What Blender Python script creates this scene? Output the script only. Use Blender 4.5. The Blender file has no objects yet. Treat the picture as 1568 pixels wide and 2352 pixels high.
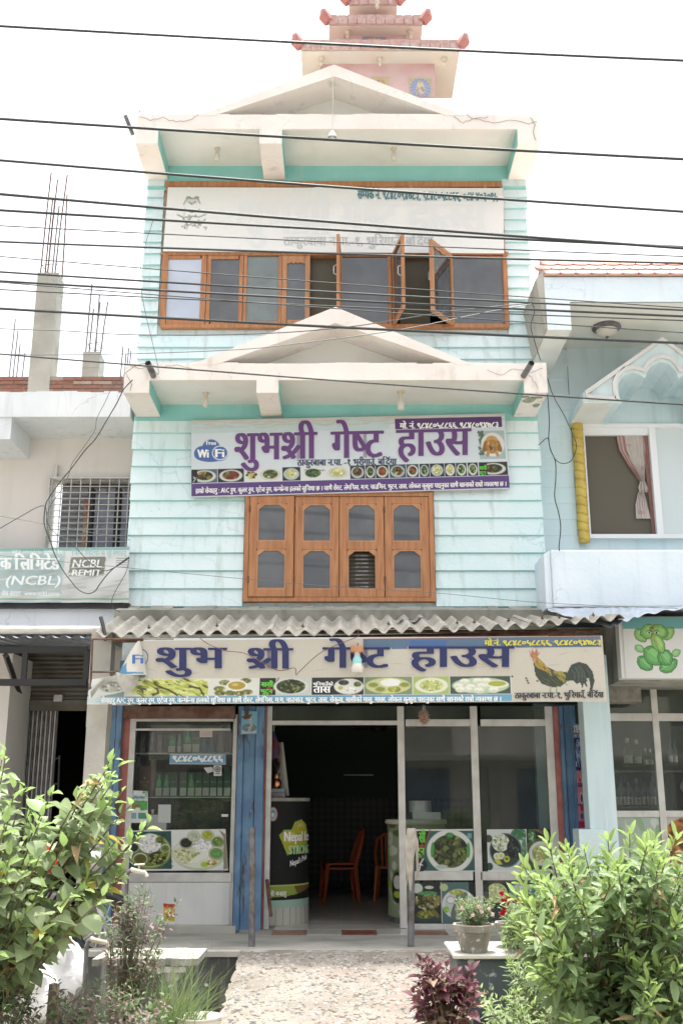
import bpy, bmesh, math, random
import numpy as np
from mathutils import Vector, Matrix
random.seed(7)
RNG = np.random.default_rng(11)
sc = bpy.context.scene
COL = sc.collection
# ---------------------------------------------------------------- camera, sky, sun, exposure
EYE = 1.25
PITCH = math.radians(15.3)
CP, SP, FL = math.cos(PITCH), math.sin(PITCH), 2400.0
cam = bpy.data.cameras.new('camera'); camo = bpy.data.objects.new('camera', cam); COL.objects.link(camo)
camo.location = (0, 0, EYE); camo.rotation_euler = (math.radians(90) + PITCH, 0, 0)
cam.sensor_fit = 'VERTICAL'; cam.sensor_height = 36; cam.sensor_width = 24
cam.lens = 36 * FL / 2352; cam.clip_end = 600; cam.clip_start = 0.05
sc.camera = camo
world = bpy.data.worlds.new('World'); sc.world = world; world.use_nodes = True
wn = world.node_tree; bg = wn.nodes['Background']
sky = wn.nodes.new('ShaderNodeTexSky'); sky.sky_type = 'NISHITA'; sky.sun_disc = False
SUN_EL = math.radians(83.5)
sky.sun_elevation = SUN_EL; sky.sun_rotation = math.radians(8); sky.dust_density = 8; sky.air_density = 1.0; sky.ozone_density = 1
hs = wn.nodes.new('ShaderNodeHueSaturation'); hs.inputs['Saturation'].default_value = 0.22
wn.links.new(sky.outputs[0], hs.inputs['Color']); wn.links.new(hs.outputs[0], bg.inputs[0])
bg.inputs[1].default_value = 0.15
sun = bpy.data.lights.new('sun', 'SUN'); sun.energy = 2.2; sun.angle = math.radians(1.0); sun.color = (1, .965, .9)
suno = bpy.data.objects.new('sun', sun); COL.objects.link(suno)
sd = Vector((math.sin(math.radians(8)) * math.cos(SUN_EL), math.cos(math.radians(8)) * math.cos(SUN_EL), math.sin(SUN_EL)))
suno.rotation_euler = sd.to_track_quat('Z', 'Y').to_euler()
sc.view_settings.view_transform = 'Standard'; sc.view_settings.look = 'None'
sc.view_settings.exposure = 1.6; sc.view_settings.gamma = 1; sc.view_settings.use_curve_mapping = False
sc.cycles.max_bounces = 6; sc.cycles.diffuse_bounces = 4; sc.cycles.transparent_max_bounces = 12
sc.cycles.use_denoising = True; sc.cycles.caustics_reflective = False; sc.cycles.caustics_refractive = False

# ---------------------------------------------------------------- measuring: a pixel of the photo on a plane at depth Y
def P(px, py, Y):
    dx = px - 784; dy = 1176 - py
    k = Y / (FL * CP - dy * SP)
    return Vector((dx * k, Y, EYE + (FL * SP + dy * CP) * k))
def X(px, py, Y): return P(px, py, Y).x
def Z(py, Y): return P(784, py, Y).z

# ---------------------------------------------------------------- materials
def nodes(m): return m.node_tree.nodes, m.node_tree.links
def M(name, col, rough=.7, col2=None, scale=3, lo=.4, hi=.65, dirt=None, dirt_amt=.5, dirt_scale=(9, 9, .7), dlo=.52, dhi=.75,
      bump=0, bscale=60, metal=0, spec=.5, crack=0, ccol=(.12, .1, .08), cscale=2.2, spots=None, sscale=30, slo=.68, transl=0, ior=1.45, zdirt=None):
    m = bpy.data.materials.new(name); m.use_nodes = True
    N, L = nodes(m); b = N['Principled BSDF']
    b.inputs['Roughness'].default_value = rough; b.inputs['Metallic'].default_value = metal
    b.inputs['Specular IOR Level'].default_value = spec; b.inputs['IOR'].default_value = ior
    geo = N.new('ShaderNodeNewGeometry')
    def noise(sc_, vec=None, det=5):
        n = N.new('ShaderNodeTexNoise'); n.inputs['Scale'].default_value = sc_; n.inputs['Detail'].default_value = det
        L.new(vec or geo.outputs['Position'], n.inputs['Vector']); return n
    def ramp(src, a, c):
        r = N.new('ShaderNodeMapRange'); r.inputs[1].default_value = a; r.inputs[2].default_value = c
        L.new(src, r.inputs[0]); return r.outputs[0]
    def mix(fac, a, c, amt=1):
        x = N.new('ShaderNodeMix'); x.data_type = 'RGBA'
        if amt != 1:
            q = N.new('ShaderNodeMath'); q.operation = 'MULTIPLY'; q.inputs[1].default_value = amt; L.new(fac, q.inputs[0]); fac = q.outputs[0]
        L.new(fac, x.inputs[0])
        for s, v in ((6, a), (7, c)):
            if isinstance(v, tuple): x.inputs[s].default_value = (*v, 1)
            else: L.new(v, x.inputs[s])
        return x.outputs[2]
    c = col
    if col2: c = mix(ramp(noise(scale).outputs[0], lo, hi), c, col2)
    if dirt:
        mp = N.new('ShaderNodeMapping'); mp.inputs['Scale'].default_value = dirt_scale; L.new(geo.outputs['Position'], mp.inputs[0])
        c = mix(ramp(noise(1, mp.outputs[0], 6).outputs[0], dlo, dhi), c, dirt, dirt_amt)
    if spots: c = mix(ramp(noise(sscale, None, 3).outputs[0], slo, slo + .05), c, spots)
    if crack:
        v = N.new('ShaderNodeTexVoronoi'); v.feature = 'DISTANCE_TO_EDGE'; v.inputs['Scale'].default_value = cscale
        nn = noise(2.5); ad = N.new('ShaderNodeVectorMath'); ad.operation = 'MULTIPLY_ADD'; ad.inputs[1].default_value = (.5, .5, .5)
        L.new(nn.outputs[1], ad.inputs[0]); L.new(geo.outputs['Position'], ad.inputs[2]); L.new(ad.outputs[0], v.inputs['Vector'])
        e = ramp(v.outputs['Distance'], .012, .002)
        g = N.new('ShaderNodeMath'); g.operation = 'MULTIPLY'; L.new(e, g.inputs[0]); L.new(ramp(noise(.9).outputs[0], .47, .6), g.inputs[1])
        c = mix(g.outputs[0], c, ccol, crack)
    if isinstance(c, tuple): b.inputs['Base Color'].default_value = (*c, 1)
    else: L.new(c, b.inputs['Base Color'])
    if bump:
        bn = N.new('ShaderNodeBump'); bn.inputs['Strength'].default_value = bump; bn.inputs['Distance'].default_value = .01
        L.new(noise(bscale).outputs[0], bn.inputs['Height']); L.new(bn.outputs[0], b.inputs['Normal'])
    if transl:
        t = N.new('ShaderNodeBsdfTranslucent'); ms = N.new('ShaderNodeMixShader'); ms.inputs[0].default_value = transl
        if isinstance(c, tuple): t.inputs[0].default_value = (*[min(1, v * 1.5) for v in c], 1)
        else: L.new(c, t.inputs[0])
        L.new(b.outputs[0], ms.inputs[1]); L.new(t.outputs[0], ms.inputs[2]); L.new(ms.outputs[0], N['Material Output'].inputs[0])
    return m
def glass(name, tint, refl, rough=.02, dust=0.0, dcol=(.5, .5, .48)):
    m = bpy.data.materials.new(name); m.use_nodes = True; N, L = nodes(m); N.remove(N['Principled BSDF'])
    tr = N.new('ShaderNodeBsdfTransparent'); tr.inputs[0].default_value = (*tint, 1)
    gl = N.new('ShaderNodeBsdfGlossy'); gl.inputs['Roughness'].default_value = rough
    lw = N.new('ShaderNodeFresnel'); lw.inputs[0].default_value = refl
    mx = N.new('ShaderNodeMixShader'); L.new(lw.outputs[0], mx.inputs[0]); L.new(tr.outputs[0], mx.inputs[1]); L.new(gl.outputs[0], mx.inputs[2])
    df = N.new('ShaderNodeBsdfDiffuse'); df.inputs[0].default_value = (*dcol, 1)
    m2 = N.new('ShaderNodeMixShader'); L.new(mx.outputs[0], m2.inputs[1]); L.new(df.outputs[0], m2.inputs[2])
    n = N.new('ShaderNodeTexNoise'); n.inputs['Scale'].default_value = 2.5; r = N.new('ShaderNodeMapRange')
    r.inputs[1].default_value = .35; r.inputs[2].default_value = .7; r.inputs[3].default_value = dust * .4; r.inputs[4].default_value = dust
    g = N.new('ShaderNodeNewGeometry'); L.new(g.outputs['Position'], n.inputs['Vector']); L.new(n.outputs[0], r.inputs[0]); L.new(r.outputs[0], m2.inputs[0])
    L.new(m2.outputs[0], N['Material Output'].inputs[0]); return m
def wood(name, a, b_, pale):
    m = M(name, a, .55); N, L = nodes(m); b = N['Principled BSDF']
    tc = N.new('ShaderNodeNewGeometry'); mp = N.new('ShaderNodeMapping'); mp.inputs['Scale'].default_value = (30, 30, 3); L.new(tc.outputs['Position'], mp.inputs[0])
    n = N.new('ShaderNodeTexNoise'); n.inputs['Scale'].default_value = 1; n.inputs['Detail'].default_value = 5; L.new(mp.outputs[0], n.inputs['Vector'])
    cr = N.new('ShaderNodeValToRGB'); e = cr.color_ramp.elements; e[0].position = .3; e[0].color = (*b_, 1); e[1].position = .62; e[1].color = (*a, 1)
    x = cr.color_ramp.elements.new(.78); x.color = (*a, 1); x = cr.color_ramp.elements.new(.84); x.color = (*pale, 1)
    L.new(n.outputs[0], cr.inputs[0]); L.new(cr.outputs[0], b.inputs['Base Color'])
    bn = N.new('ShaderNodeBump'); bn.inputs['Strength'].default_value = .3; bn.inputs['Distance'].default_value = .004; L.new(n.outputs[0], bn.inputs['Height']); L.new(bn.outputs[0], b.inputs['Normal'])
    return m
def printed(name, rough=.45):
    m = bpy.data.materials.new(name); m.use_nodes = True; N, L = nodes(m); b = N['Principled BSDF']; b.inputs['Roughness'].default_value = rough
    a = N.new('ShaderNodeAttribute'); a.attribute_name = 'Col'; L.new(a.outputs['Color'], b.inputs['Base Color']); return m
def flat(name, c, rough=.5, metal=0, spec=.5): return M(name, c, rough, metal=metal, spec=spec)

# ---------------------------------------------------------------- objects
def worldloc(o):
    v = Vector((0, 0, 0))
    while o: v += o.location; o = o.parent
    return v
def tag(o, label=None, cat=None, group=None, kind=None):
    if label: o['label'] = label
    if cat: o['category'] = cat
    if group: o['group'] = group
    if kind: o['kind'] = kind
    return o
def thing(name, loc, label, cat, group=None, rz=0):
    o = bpy.data.objects.new(name, None); COL.objects.link(o); o.location = loc; o.rotation_euler.z = rz; o.empty_display_size = .1
    return tag(o, label, cat, group)
def part(name, parent, label=None):
    o = bpy.data.objects.new(name, None); COL.objects.link(o); o.parent = parent; return tag(o, label)
def put(name, mesh, parent=None, loc=None):
    o = bpy.data.objects.new(name, mesh); COL.objects.link(o)
    if parent: o.parent = parent
    if loc is not None: o.location = loc
    return o
def copy_tree(o, parent=None, loc=None, rz=None):
    c = o.copy(); COL.objects.link(c)
    c.parent = parent
    if loc is not None: c.location = loc
    if rz is not None: c.rotation_euler.z = rz
    for ch in list(o.children): copy_tree(ch, c)
    return c
class MB:
    def __init__(s, local=False): s.v = []; s.f = []; s.local = local; s.sm = False
    def add(s, vs, fs):
        n = len(s.v); s.v += [tuple(v) for v in vs]; s.f += [tuple(i + n for i in f) for f in fs]; return s
    def box(s, x0, x1, y0, y1, z0, z1):
        return s.add([(x0, y0, z0), (x1, y0, z0), (x1, y1, z0), (x0, y1, z0), (x0, y0, z1), (x1, y0, z1), (x1, y1, z1), (x0, y1, z1)],
                     [(0, 3, 2, 1), (4, 5, 6, 7), (0, 1, 5, 4), (1, 2, 6, 5), (2, 3, 7, 6), (3, 0, 4, 7)])
    def pbox(s, px0, px1, py0, py1, Y0, Y1):      # front face measured on the photo at depth Y0
        ym = (py0 + py1) / 2
        return s.box(X(px0, ym, Y0), X(px1, ym, Y0), Y0, Y1, Z(py1, Y0), Z(py0, Y0))
    def prism(s, poly, y0, y1):                   # poly of (x, z), extruded along y
        n = len(poly); a = sum(poly[i][0] * poly[(i + 1) % n][1] - poly[(i + 1) % n][0] * poly[i][1] for i in range(n))
        if a < 0: poly = poly[::-1]
        return s.add([(x, y0, z) for x, z in poly] + [(x, y1, z) for x, z in poly],
                     [tuple(range(n)), tuple(range(2 * n - 1, n - 1, -1))] + [(i, i + n, (i + 1) % n + n, (i + 1) % n) for i in range(n)])
    def ring(s, outer, inner, y0, y1, closed=True):  # frame between two loops of (x, z) of equal length
        n = len(outer); vs = [(x, y, z) for y in (y0, y1) for x, z in outer] + [(x, y, z) for y in (y0, y1) for x, z in inner]
        fs = []
        for i in range(n if closed else n - 1):
            j = (i + 1) % n; o0, o1, p0, p1 = i, j, i + n, j + n; q0, q1, r0, r1 = i + 2 * n, j + 2 * n, i + 3 * n, j + 3 * n
            fs += [(o0, o1, q1, q0), (p0, r0, r1, p1), (o0, p0, p1, o1), (q0, q1, r1, r0)]
        if not closed:
            e = n - 1; fs += [(0, 2 * n, 3 * n, n), (e, e + n, e + 3 * n, e + 2 * n)]
        return s.add(vs, fs)
    def tube(s, pts, r, n=8, cap=True):
        pts = [Vector(p) for p in pts]; k = len(pts); vs = []; fs = []
        up = None
        for i, p in enumerate(pts):
            d = (pts[min(i + 1, k - 1)] - pts[max(i - 1, 0)]).normalized()
            if up is None: up = Vector((0, 0, 1)) if abs(d.z) < .9 else Vector((0, 1, 0))
            a = d.cross(up).normalized(); b = a.cross(d).normalized(); up = b
            rr = r[i] if isinstance(r, (list, tuple)) else r
            vs += [p + a * (rr * math.cos(2 * math.pi * j / n)) + b * (rr * math.sin(2 * math.pi * j / n)) for j in range(n)]
        for i in range(k - 1):
            for j in range(n): fs.append((i * n + j, i * n + (j + 1) % n, (i + 1) * n + (j + 1) % n, (i + 1) * n + j))
        if cap: fs += [tuple(range(n - 1, -1, -1)), tuple(range((k - 1) * n, k * n))]
        s.sm = True
        return s.add(vs, fs)
    def lathe(s, prof, c, n=16, a0=0, a1=2 * math.pi):   # prof of (r, z) about the vertical through c
        full = abs(a1 - a0 - 2 * math.pi) < 1e-6; m = n if full else n + 1; vs = []; fs = []
        for r, z in prof:
            vs += [(c[0] + r * math.cos(a0 + (a1 - a0) * j / n), c[1] + r * math.sin(a0 + (a1 - a0) * j / n), c[2] + z) for j in range(m)]
        for i in range(len(prof) - 1):
            for j in range(n):
                k = (j + 1) % m; fs.append((i * m + j, i * m + k, (i + 1) * m + k, (i + 1) * m + j))
        s.sm = True
        return s.add(vs, fs)
    def mesh(s, name, mat, off=Vector((0, 0, 0)), smooth=None):
        me = bpy.data.meshes.new(name); me.from_pydata([(v[0] - off[0], v[1] - off[1], v[2] - off[2]) for v in s.v], [], s.f)
        if mat: me.materials.append(mat)
        if s.sm if smooth is None else smooth:
            me.polygons.foreach_set('use_smooth', [True] * len(me.polygons))
            if hasattr(me, 'set_sharp_from_angle'): me.set_sharp_from_angle(angle=math.radians(38))
        me.update(); return me
    def build(s, name, mat, parent=None, smooth=None, bevel=0, label=None, kind=None):
        off = Vector((0, 0, 0)) if s.local else (worldloc(parent) if parent else Vector((0, 0, 0)))
        o = put(name, s.mesh(name, mat, off, smooth), parent)
        if bevel:
            b = o.modifiers.new('bevel', 'BEVEL'); b.width = bevel; b.segments = 2; b.limit_method = 'ANGLE'
        tag(o, label, kind=kind); return o
def solo(o, label, cat, group=None):      # a top-level thing of one mesh
    return tag(o, label, cat, group)
def struct(o): return tag(o, kind='structure')
def sag(a, b, d, n=14): return [a.lerp(b, i / n) - Vector((0, 0, d * 4 * (i / n) * (1 - i / n))) for i in range(n + 1)]
def holes(x0, x1, z0, z1, hs):            # rectangles of a wall round its openings
    xs = sorted({x0, x1, *[h[0] for h in hs], *[h[1] for h in hs]}); zs = sorted({z0, z1, *[h[2] for h in hs], *[h[3] for h in hs]})
    out = []
    for c, d in zip(zs, zs[1:]):
        run = None
        for a, b in zip(xs, xs[1:]):
            mx, mz = (a + b) / 2, (c + d) / 2
            if any(h[0] < mx < h[1] and h[2] < mz < h[3] for h in hs) or not (x0 < mx < x1 and z0 < mz < z1):
                if run: out.append((*run, c, d)); run = None
            else: run = (run[0], b) if run else (a, b)
        if run: out.append((*run, c, d))
    return out

# ---------------------------------------------------------------- lettering (letter outlines taken from Blender's own fonts)
_g = {}
def _mesh(s, res, space=1):
    f = bpy.data.curves.new('g', 'FONT'); f.body = s; f.size = 1; f.resolution_u = res
    o = bpy.data.objects.new('g', f); COL.objects.link(o)
    bpy.context.view_layer.update(); me = o.to_mesh()
    v = [tuple(p.co[:2]) for p in me.vertices]; fs = [tuple(p.vertices) for p in me.polygons]
    o.to_mesh_clear(); bpy.data.objects.remove(o); bpy.data.curves.remove(f); return v, fs
def glyph(ch, res):
    k = (ch, res)
    if k not in _g:
        v, f = _mesh(ch, res) if ch.strip() else ([], [])
        bar = _mesh('।', 1)[0]; b2 = _mesh(ch + '।', 1)[0]
        _g[k] = (v, f, max(p[0] for p in b2) - max(p[0] for p in bar))
    return _g[k]
def half(ch, res):
    k = ('h' + ch, res)
    if k not in _g:
        v, f, adv = glyph(ch, res); low = [p[0] for p in v if p[1] < .3]
        xr = max(low) if low else adv; cut = xr - .075
        bm = bmesh.new(); bv = [bm.verts.new((*p, 0)) for p in v]
        for q in f:
            try: bm.faces.new([bv[i] for i in q])
            except ValueError: pass
        bmesh.ops.bisect_plane(bm, geom=bm.verts[:] + bm.edges[:] + bm.faces[:], plane_co=(cut, 0, 0), plane_no=(1, 0, 0), clear_outer=True)
        bm.verts.index_update()
        _g[k] = ([tuple(x.co[:2]) for x in bm.verts], [tuple(x.index for x in y.verts) for y in bm.faces], cut - .005); bm.free()
    return _g[k]
CONS = set('कखगघङचछजझञटठडढणतथदधनपफबभमयरलवशषसह'); MAT_ = set('ािीुूृेैोौंँः')
def _stroke(pts, w):
    vs = []; fs = []
    for i, p in enumerate(pts):
        a = pts[max(i - 1, 0)]; b = pts[min(i + 1, len(pts) - 1)]; dx, dy = b[0] - a[0], b[1] - a[1]; l = math.hypot(dx, dy) or 1
        nx, ny = -dy / l * w / 2, dx / l * w / 2; vs += [(p[0] + nx, p[1] + ny), (p[0] - nx, p[1] - ny)]
    for i in range(len(pts) - 1): fs.append((2 * i + 1, 2 * i + 3, 2 * i + 2, 2 * i))
    return vs, fs
def layout(s, res=2):
    V = []; F = []; pen = 0; cnt = [0]
    def emit(vf, dx=0, dy=0):
        n = len(V); cnt[0] += 1; V.extend([(p[0] + dx, p[1] + dy, (cnt[0] % 4) * .00009) for p in vf[0]]); F.extend([tuple(i + n for i in q) for q in vf[1]])
    i = 0
    while i < len(s):
        c = s[i]
        if c in CONS:
            cl = [c]; j = i + 1
            while j + 1 < len(s) and s[j] == '्' and s[j + 1] in CONS: cl.append(s[j + 1]); j += 2
            ms = []
            while j < len(s) and s[j] in MAT_: ms.append(s[j]); j += 1
            reph = len(cl) > 1 and cl[0] == 'र'
            if reph: cl = cl[1:]
            rakar = len(cl) > 1 and cl[-1] == 'र'
            if rakar: cl = cl[:-1]
            if 'ि' in ms:
                g = glyph('ि', res); emit(g, pen); pen += g[2]; ms.remove('ि')
            for h in cl[:-1]:
                g = half(h, res); emit(g, pen); pen += g[2]
            start = pen; g = glyph(cl[-1], res)
            if rakar and cl[-1] == 'श':          # shra: loop without its stem, then a long foot stroke and the stem
                h = half('श', res); emit(h, pen); a = glyph('ा', res)
                emit(_stroke([(h[2] + .02, .30), (h[2] - .12, .16), (h[2] - .28, .07), (h[2] - .42, .03)], .07), pen)
                pen += h[2]; emit(a, pen); pen += a[2]
            else:
                emit(g, pen); pen += g[2]
                if rakar: emit(_stroke([(-.11, .24), (-.24, .12), (-.36, .02)], .065), pen)
            ii = [m for m in ms if m in 'ाीोौ']; oth = [m for m in ms if m not in 'ाीोौ']
            for m_ in oth:
                if m_ not in 'ंँः': emit(glyph(m_, res), pen)
            for m_ in ii:
                g = glyph(m_, res); emit(g, pen); pen += g[2]
            if reph: emit(_stroke([(-.02, .60), (-.11, .68), (-.10, .78), (0, .83), (.06, .79)], .06), pen - .06)
            for m_ in oth:
                if m_ in 'ंँः':
                    g = glyph(m_, res); emit(g, pen); pen += g[2]
            i = j
        else:
            g = glyph(c, res); emit(g, pen); pen += g[2]; i += 1
            while i < len(s) and s[i] in 'ंँ': emit(glyph(s[i], res), pen); i += 1
    return V, F, pen
def text(s, px0, px1, pyb, h, Y, mat, parent, slope=0, sweep=0, n=1, res=2, ital=0, name='lettering', sv=0, arc=None, off=None):
    """px0..px1: extent on the photo, pyb: base line at px0, h: height of one em in photo pixels"""
    V, F, w = layout(s, res); x0 = min(v[0] for v in V); x1 = max(v[0] for v in V); sx = (px1 - px0) / (x1 - x0)
    mb = MB(); sx_ = (px1 - px0 - sweep) / (x1 - x0)
    for k in range(n):
        t = (k / (n - 1) - .5) if n > 1 else 0
        vs = []
        for a, b, dd in V:
            px = px0 + sweep / 2 + (a - x0) * sx_ + t * sweep + ital * b * h; py = pyb + slope * (px - px0) - b * h + t * sv
            q = P(px, py, Y); vs.append((q.x, Y - k * .0004 - dd, q.z))
        mb.add(vs, F)
    mb2 = [(f if True else f) for f in mb.f]; mb.f = mb2
    return mb.build(name, mat, parent, smooth=False)

# ---------------------------------------------------------------- print painter: paints colours into a fine grid of faces
def lin(c): c = np.asarray(c, float) / 255; return np.where(c <= .04045, c / 12.92, ((c + .055) / 1.055) ** 2.4)
class Cv:
    def __init__(s, w, h, bg, k=1.0):     # w, h in user units; k samples per unit
        s.w, s.h = w, h; s.nx, s.ny = max(2, int(w * k)), max(2, int(h * k))
        s.x, s.y = np.meshgrid(np.linspace(0, w, s.nx), np.linspace(0, h, s.ny)); s.a = np.ones((s.ny, s.nx, 3)) * np.array(bg, float); s.m = np.ones((s.ny, s.nx), bool)
    def blend(s, a, c): s.a += np.clip(a, 0, 1)[..., None] * (np.array(c, float) - s.a)
    def ell(s, cx, cy, rx, ry, c, rot=0, clip=None):
        ca, sa = math.cos(rot), math.sin(rot); dx, dy = s.x - cx, s.y - cy; u = (dx * ca + dy * sa) / rx; v = (-dx * sa + dy * ca) / ry
        a = (1 - np.sqrt(u * u + v * v)) * min(rx, ry) + .5
        if clip is not None: a = np.minimum(a, clip)
        s.blend(a, c); return np.clip(a, 0, 1)
    def poly(s, pts, c):
        ins = np.zeros(s.x.shape, bool); n = len(pts)
        for i in range(n):
            x1, y1 = pts[i]; x2, y2 = pts[(i + 1) % n]
            if y1 == y2: continue
            t = ((y1 > s.y) != (y2 > s.y)) & (s.x < (x2 - x1) * (s.y - y1) / (y2 - y1) + x1); ins ^= t
        if c is not None: s.blend(ins.astype(float), c)
        return ins
    def rect(s, x0, y0, x1, y1, c): s.blend(((s.x >= x0) & (s.x <= x1) & (s.y >= y0) & (s.y <= y1)).astype(float), c)
    def line(s, pts, w, c):
        for (x1, y1), (x2, y2) in zip(pts, pts[1:]):
            l2 = (x2 - x1) ** 2 + (y2 - y1) ** 2 + 1e-9; t = np.clip(((s.x - x1) * (x2 - x1) + (s.y - y1) * (y2 - y1)) / l2, 0, 1)
            s.blend(w / 2 - np.hypot(s.x - x1 - t * (x2 - x1), s.y - y1 - t * (y2 - y1)) + .5, c)
    def food(s, cx, cy, rx, ry, cols, n=60, sz=3):
        clip = s.ell(cx, cy, rx, ry, cols[0]) > .5
        for i in range(n):
            a = random.random() * 6.283; r = math.sqrt(random.random()) * .95; z = sz * random.uniform(.5, 1.3); c = np.array(random.choice(cols), float) * random.uniform(.75, 1.2)
            s.ell(cx + r * rx * math.cos(a), cy + r * ry * math.sin(a), z, z * random.uniform(.35, .8), np.clip(c, 0, 255), random.random() * 3, clip * 1.0)
    def grain(s, amp, sc=1):
        s.a += RNG.normal(0, amp, s.a.shape[:2])[..., None]
    def build(s, name, q, Y, parent, mat, dark=.8, wav=None):   # q: four photo corners TL TR BR BL, or a function (u, v) -> Vector
        off = worldloc(parent) if parent else Vector((0, 0, 0)); us = np.linspace(0, 1, s.nx); vs = np.linspace(0, 1, s.ny)
        if callable(q): pts = [tuple(q(u, v) - off) for v in vs for u in us]
        else:
            c = [P(*k, Y) - off for k in q]
            A, B, C_, D = [np.array(k) for k in c]; U, V = np.meshgrid(us, vs); U = U[..., None]; V = V[..., None]
            G = (A * (1 - U) + B * U) * (1 - V) + (D * (1 - U) + C_ * U) * V
            if wav is not None: G[..., 1] += wav(U[..., 0], V[..., 0])
            pts = G.reshape(-1, 3).tolist()
        nx = s.nx; fs = [(j * nx + i, (j + 1) * nx + i, (j + 1) * nx + i + 1, j * nx + i + 1) for j in range(s.ny - 1) for i in range(nx - 1)
                         if s.m[j, i] and s.m[j + 1, i] and s.m[j, i + 1] and s.m[j + 1, i + 1]]
        me = bpy.data.meshes.new(name); me.from_pydata(pts, [], fs); me.materials.append(mat)
        at = me.color_attributes.new('Col', 'FLOAT_COLOR', 'POINT'); L_ = lin(np.clip(s.a, 0, 255)).reshape(-1, 3) * dark
        at.data.foreach_set('color', np.concatenate([L_, np.ones((len(L_), 1))], 1).astype(np.float32).ravel()); me.update()
        o = put(name, me, parent); return o
# ---------------------------------------------------------------- materials
m_aqua = M('pale_aqua_paint', (.74, .85, .87), .75, (.64, .81, .83), 1.4, .38, .7, dirt=(.34, .42, .38), dirt_amt=.6, dirt_scale=(11, 11, .9), dlo=.53, dhi=.8, bump=.45, bscale=28, crack=.4, ccol=(.35, .52, .52), cscale=1.1, spots=(.36, .46, .42), sscale=26, slo=.715)
m_groove = M('teal_groove_shade_paint', (.30, .58, .57), .8, (.36, .60, .58), 3)
m_teal = M('teal_paint', (.28, .60, .57), .75, (.24, .55, .53), 2, bump=.15, bscale=30, dirt=(.5, .62, .58), dirt_amt=.3)
m_cream = M('cream_fascia_paint', (.84, .79, .74), .8, (.80, .72, .67), 1.6, dirt=(.28, .24, .19), dirt_amt=.5, dirt_scale=(5, 5, 1.6), dlo=.6, dhi=.78, bump=.3, bscale=22, crack=.3, ccol=(.4, .34, .3), cscale=1.9)
m_soffit = M('soffit_limewash', (.75, .755, .72), .85, (.70, .70, .655), 1.3, bump=.15, bscale=25, dirt=(.5, .46, .36), dirt_amt=.3, dirt_scale=(2, 2, 2))
m_white = M('white_limewash', (.80, .82, .84), .8, (.70, .74, .76), 1.2, dirt=(.35, .35, .32), dirt_amt=.3, dirt_scale=(12, 12, .8), dlo=.56, bump=.25, bscale=18, crack=.3)
m_warm = M('warm_white_wall', (.74, .70, .66), .85, (.70, .67, .64), .8, bump=.15, bscale=25, dirt=(.5, .48, .44), dirt_amt=.2)
m_blue = M('light_blue_paint', (.62, .73, .755), .8, (.56, .70, .73), 1.3, dirt=(.3, .4, .42), dirt_amt=.3, bump=.15, bscale=25)
m_ledge = M('bluish_white_paint', (.74, .82, .88), .8, (.66, .76, .82), 1.5, dirt=(.4, .48, .52), dirt_amt=.25, bump=.3, bscale=20, crack=.2)
m_conc = M('weathered_concrete', (.38, .37, .33), .9, (.25, .25, .21), 3, dirt=(.13, .13, .11), dirt_amt=.5, dirt_scale=(7, 7, 1), bump=.5, bscale=40)
m_conc2 = M('pale_concrete', (.48, .46, .41), .9, (.36, .35, .31), 2, dirt=(.2, .19, .16), dirt_amt=.4, dirt_scale=(3, 3, 3), bump=.4, bscale=50)
m_damp = M('damp_dark_concrete', (.17, .17, .15), .85, (.095, .095, .085), 2.5, .35, .6, dirt=(.42, .42, .37), dirt_amt=.75, dirt_scale=(18, 18, 1.2), dlo=.52, bump=.5, bscale=40)
m_plat = M('platform_concrete', (.36, .35, .31), .85, (.25, .245, .215), 2.2, dirt=(.5, .47, .40), dirt_amt=.5, dirt_scale=(1.4, 5, 2), spots=(.19, .175, .15), sscale=22, slo=.69, bump=.3, bscale=60)
m_wood = wood('varnished_teak', (.47, .22, .10), (.34, .145, .065), (.62, .54, .46))
m_wood2 = wood('pale_teak', (.50, .25, .125), (.38, .18, .085), (.66, .58, .5))
m_film = M('dark_film_glass', (.045, .048, .052), .05, (.085, .088, .092), 1.6, dirt=(.16, .16, .15), dirt_amt=.25, dirt_scale=(3, 3, 3), bump=.05, bscale=3, spec=.5, ior=1.85)
m_screen = M('insect_screen', (.12, .11, .082), .95, bump=.3, bscale=200)
m_bpane = M('pale_bluish_glass', (.50, .55, .66), .12, (.42, .47, .58), 2, ior=1.9)  # pale bluish pane colour, slightly uneven in tone
m_gcurt = M('green_curtain_glass', (.11, .15, .13), .08, (.085, .10, .095), 4, ior=2.0)
m_alu = M('aluminium_frame', (.62, .61, .58), .42, (.52, .50, .47), 6, metal=.25, dirt=(.3, .25, .2), dirt_amt=.35, dirt_scale=(12, 12, 2), dlo=.6)
m_bsteel = M('blue_painted_steel', (.085, .17, .29), .5, (.13, .24, .37), 3, .45, .6, dirt=(.06, .035, .025), dirt_amt=.9, dirt_scale=(9, 9, 2.2), dlo=.57, dhi=.64, bump=.35, bscale=20, spots=(.3, .33, .35), sscale=22, slo=.70)
m_rust = M('rusty_steel', (.10, .045, .028), .8, (.18, .11, .08), 8, bump=.5, bscale=60)
m_red = M('faded_red_paint', (.42, .16, .13), .6, (.30, .09, .08), 5, bump=.2)
m_pipe = M('grey_pipe_steel', (.20, .20, .21), .5, (.12, .10, .09), 12, metal=.3, bump=.3)
m_asb = M('cement_sheet', (.36, .34, .30), .9, (.25, .24, .205), 5, .4, .7, spots=(.55, .53, .48), sscale=38, slo=.63, dirt=(.16, .15, .13), dirt_amt=.45, dirt_scale=(6, 2, 6), bump=.5, bscale=90)
m_tin = M('galvanised_tin', (.55, .60, .68), .38, (.45, .48, .54), 5, metal=.6)
m_black = flat('black_plastic', (.02, .02, .02), .45)
m_cable = flat('black_cable_sheath', (.035, .042, .042), .5)
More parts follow.
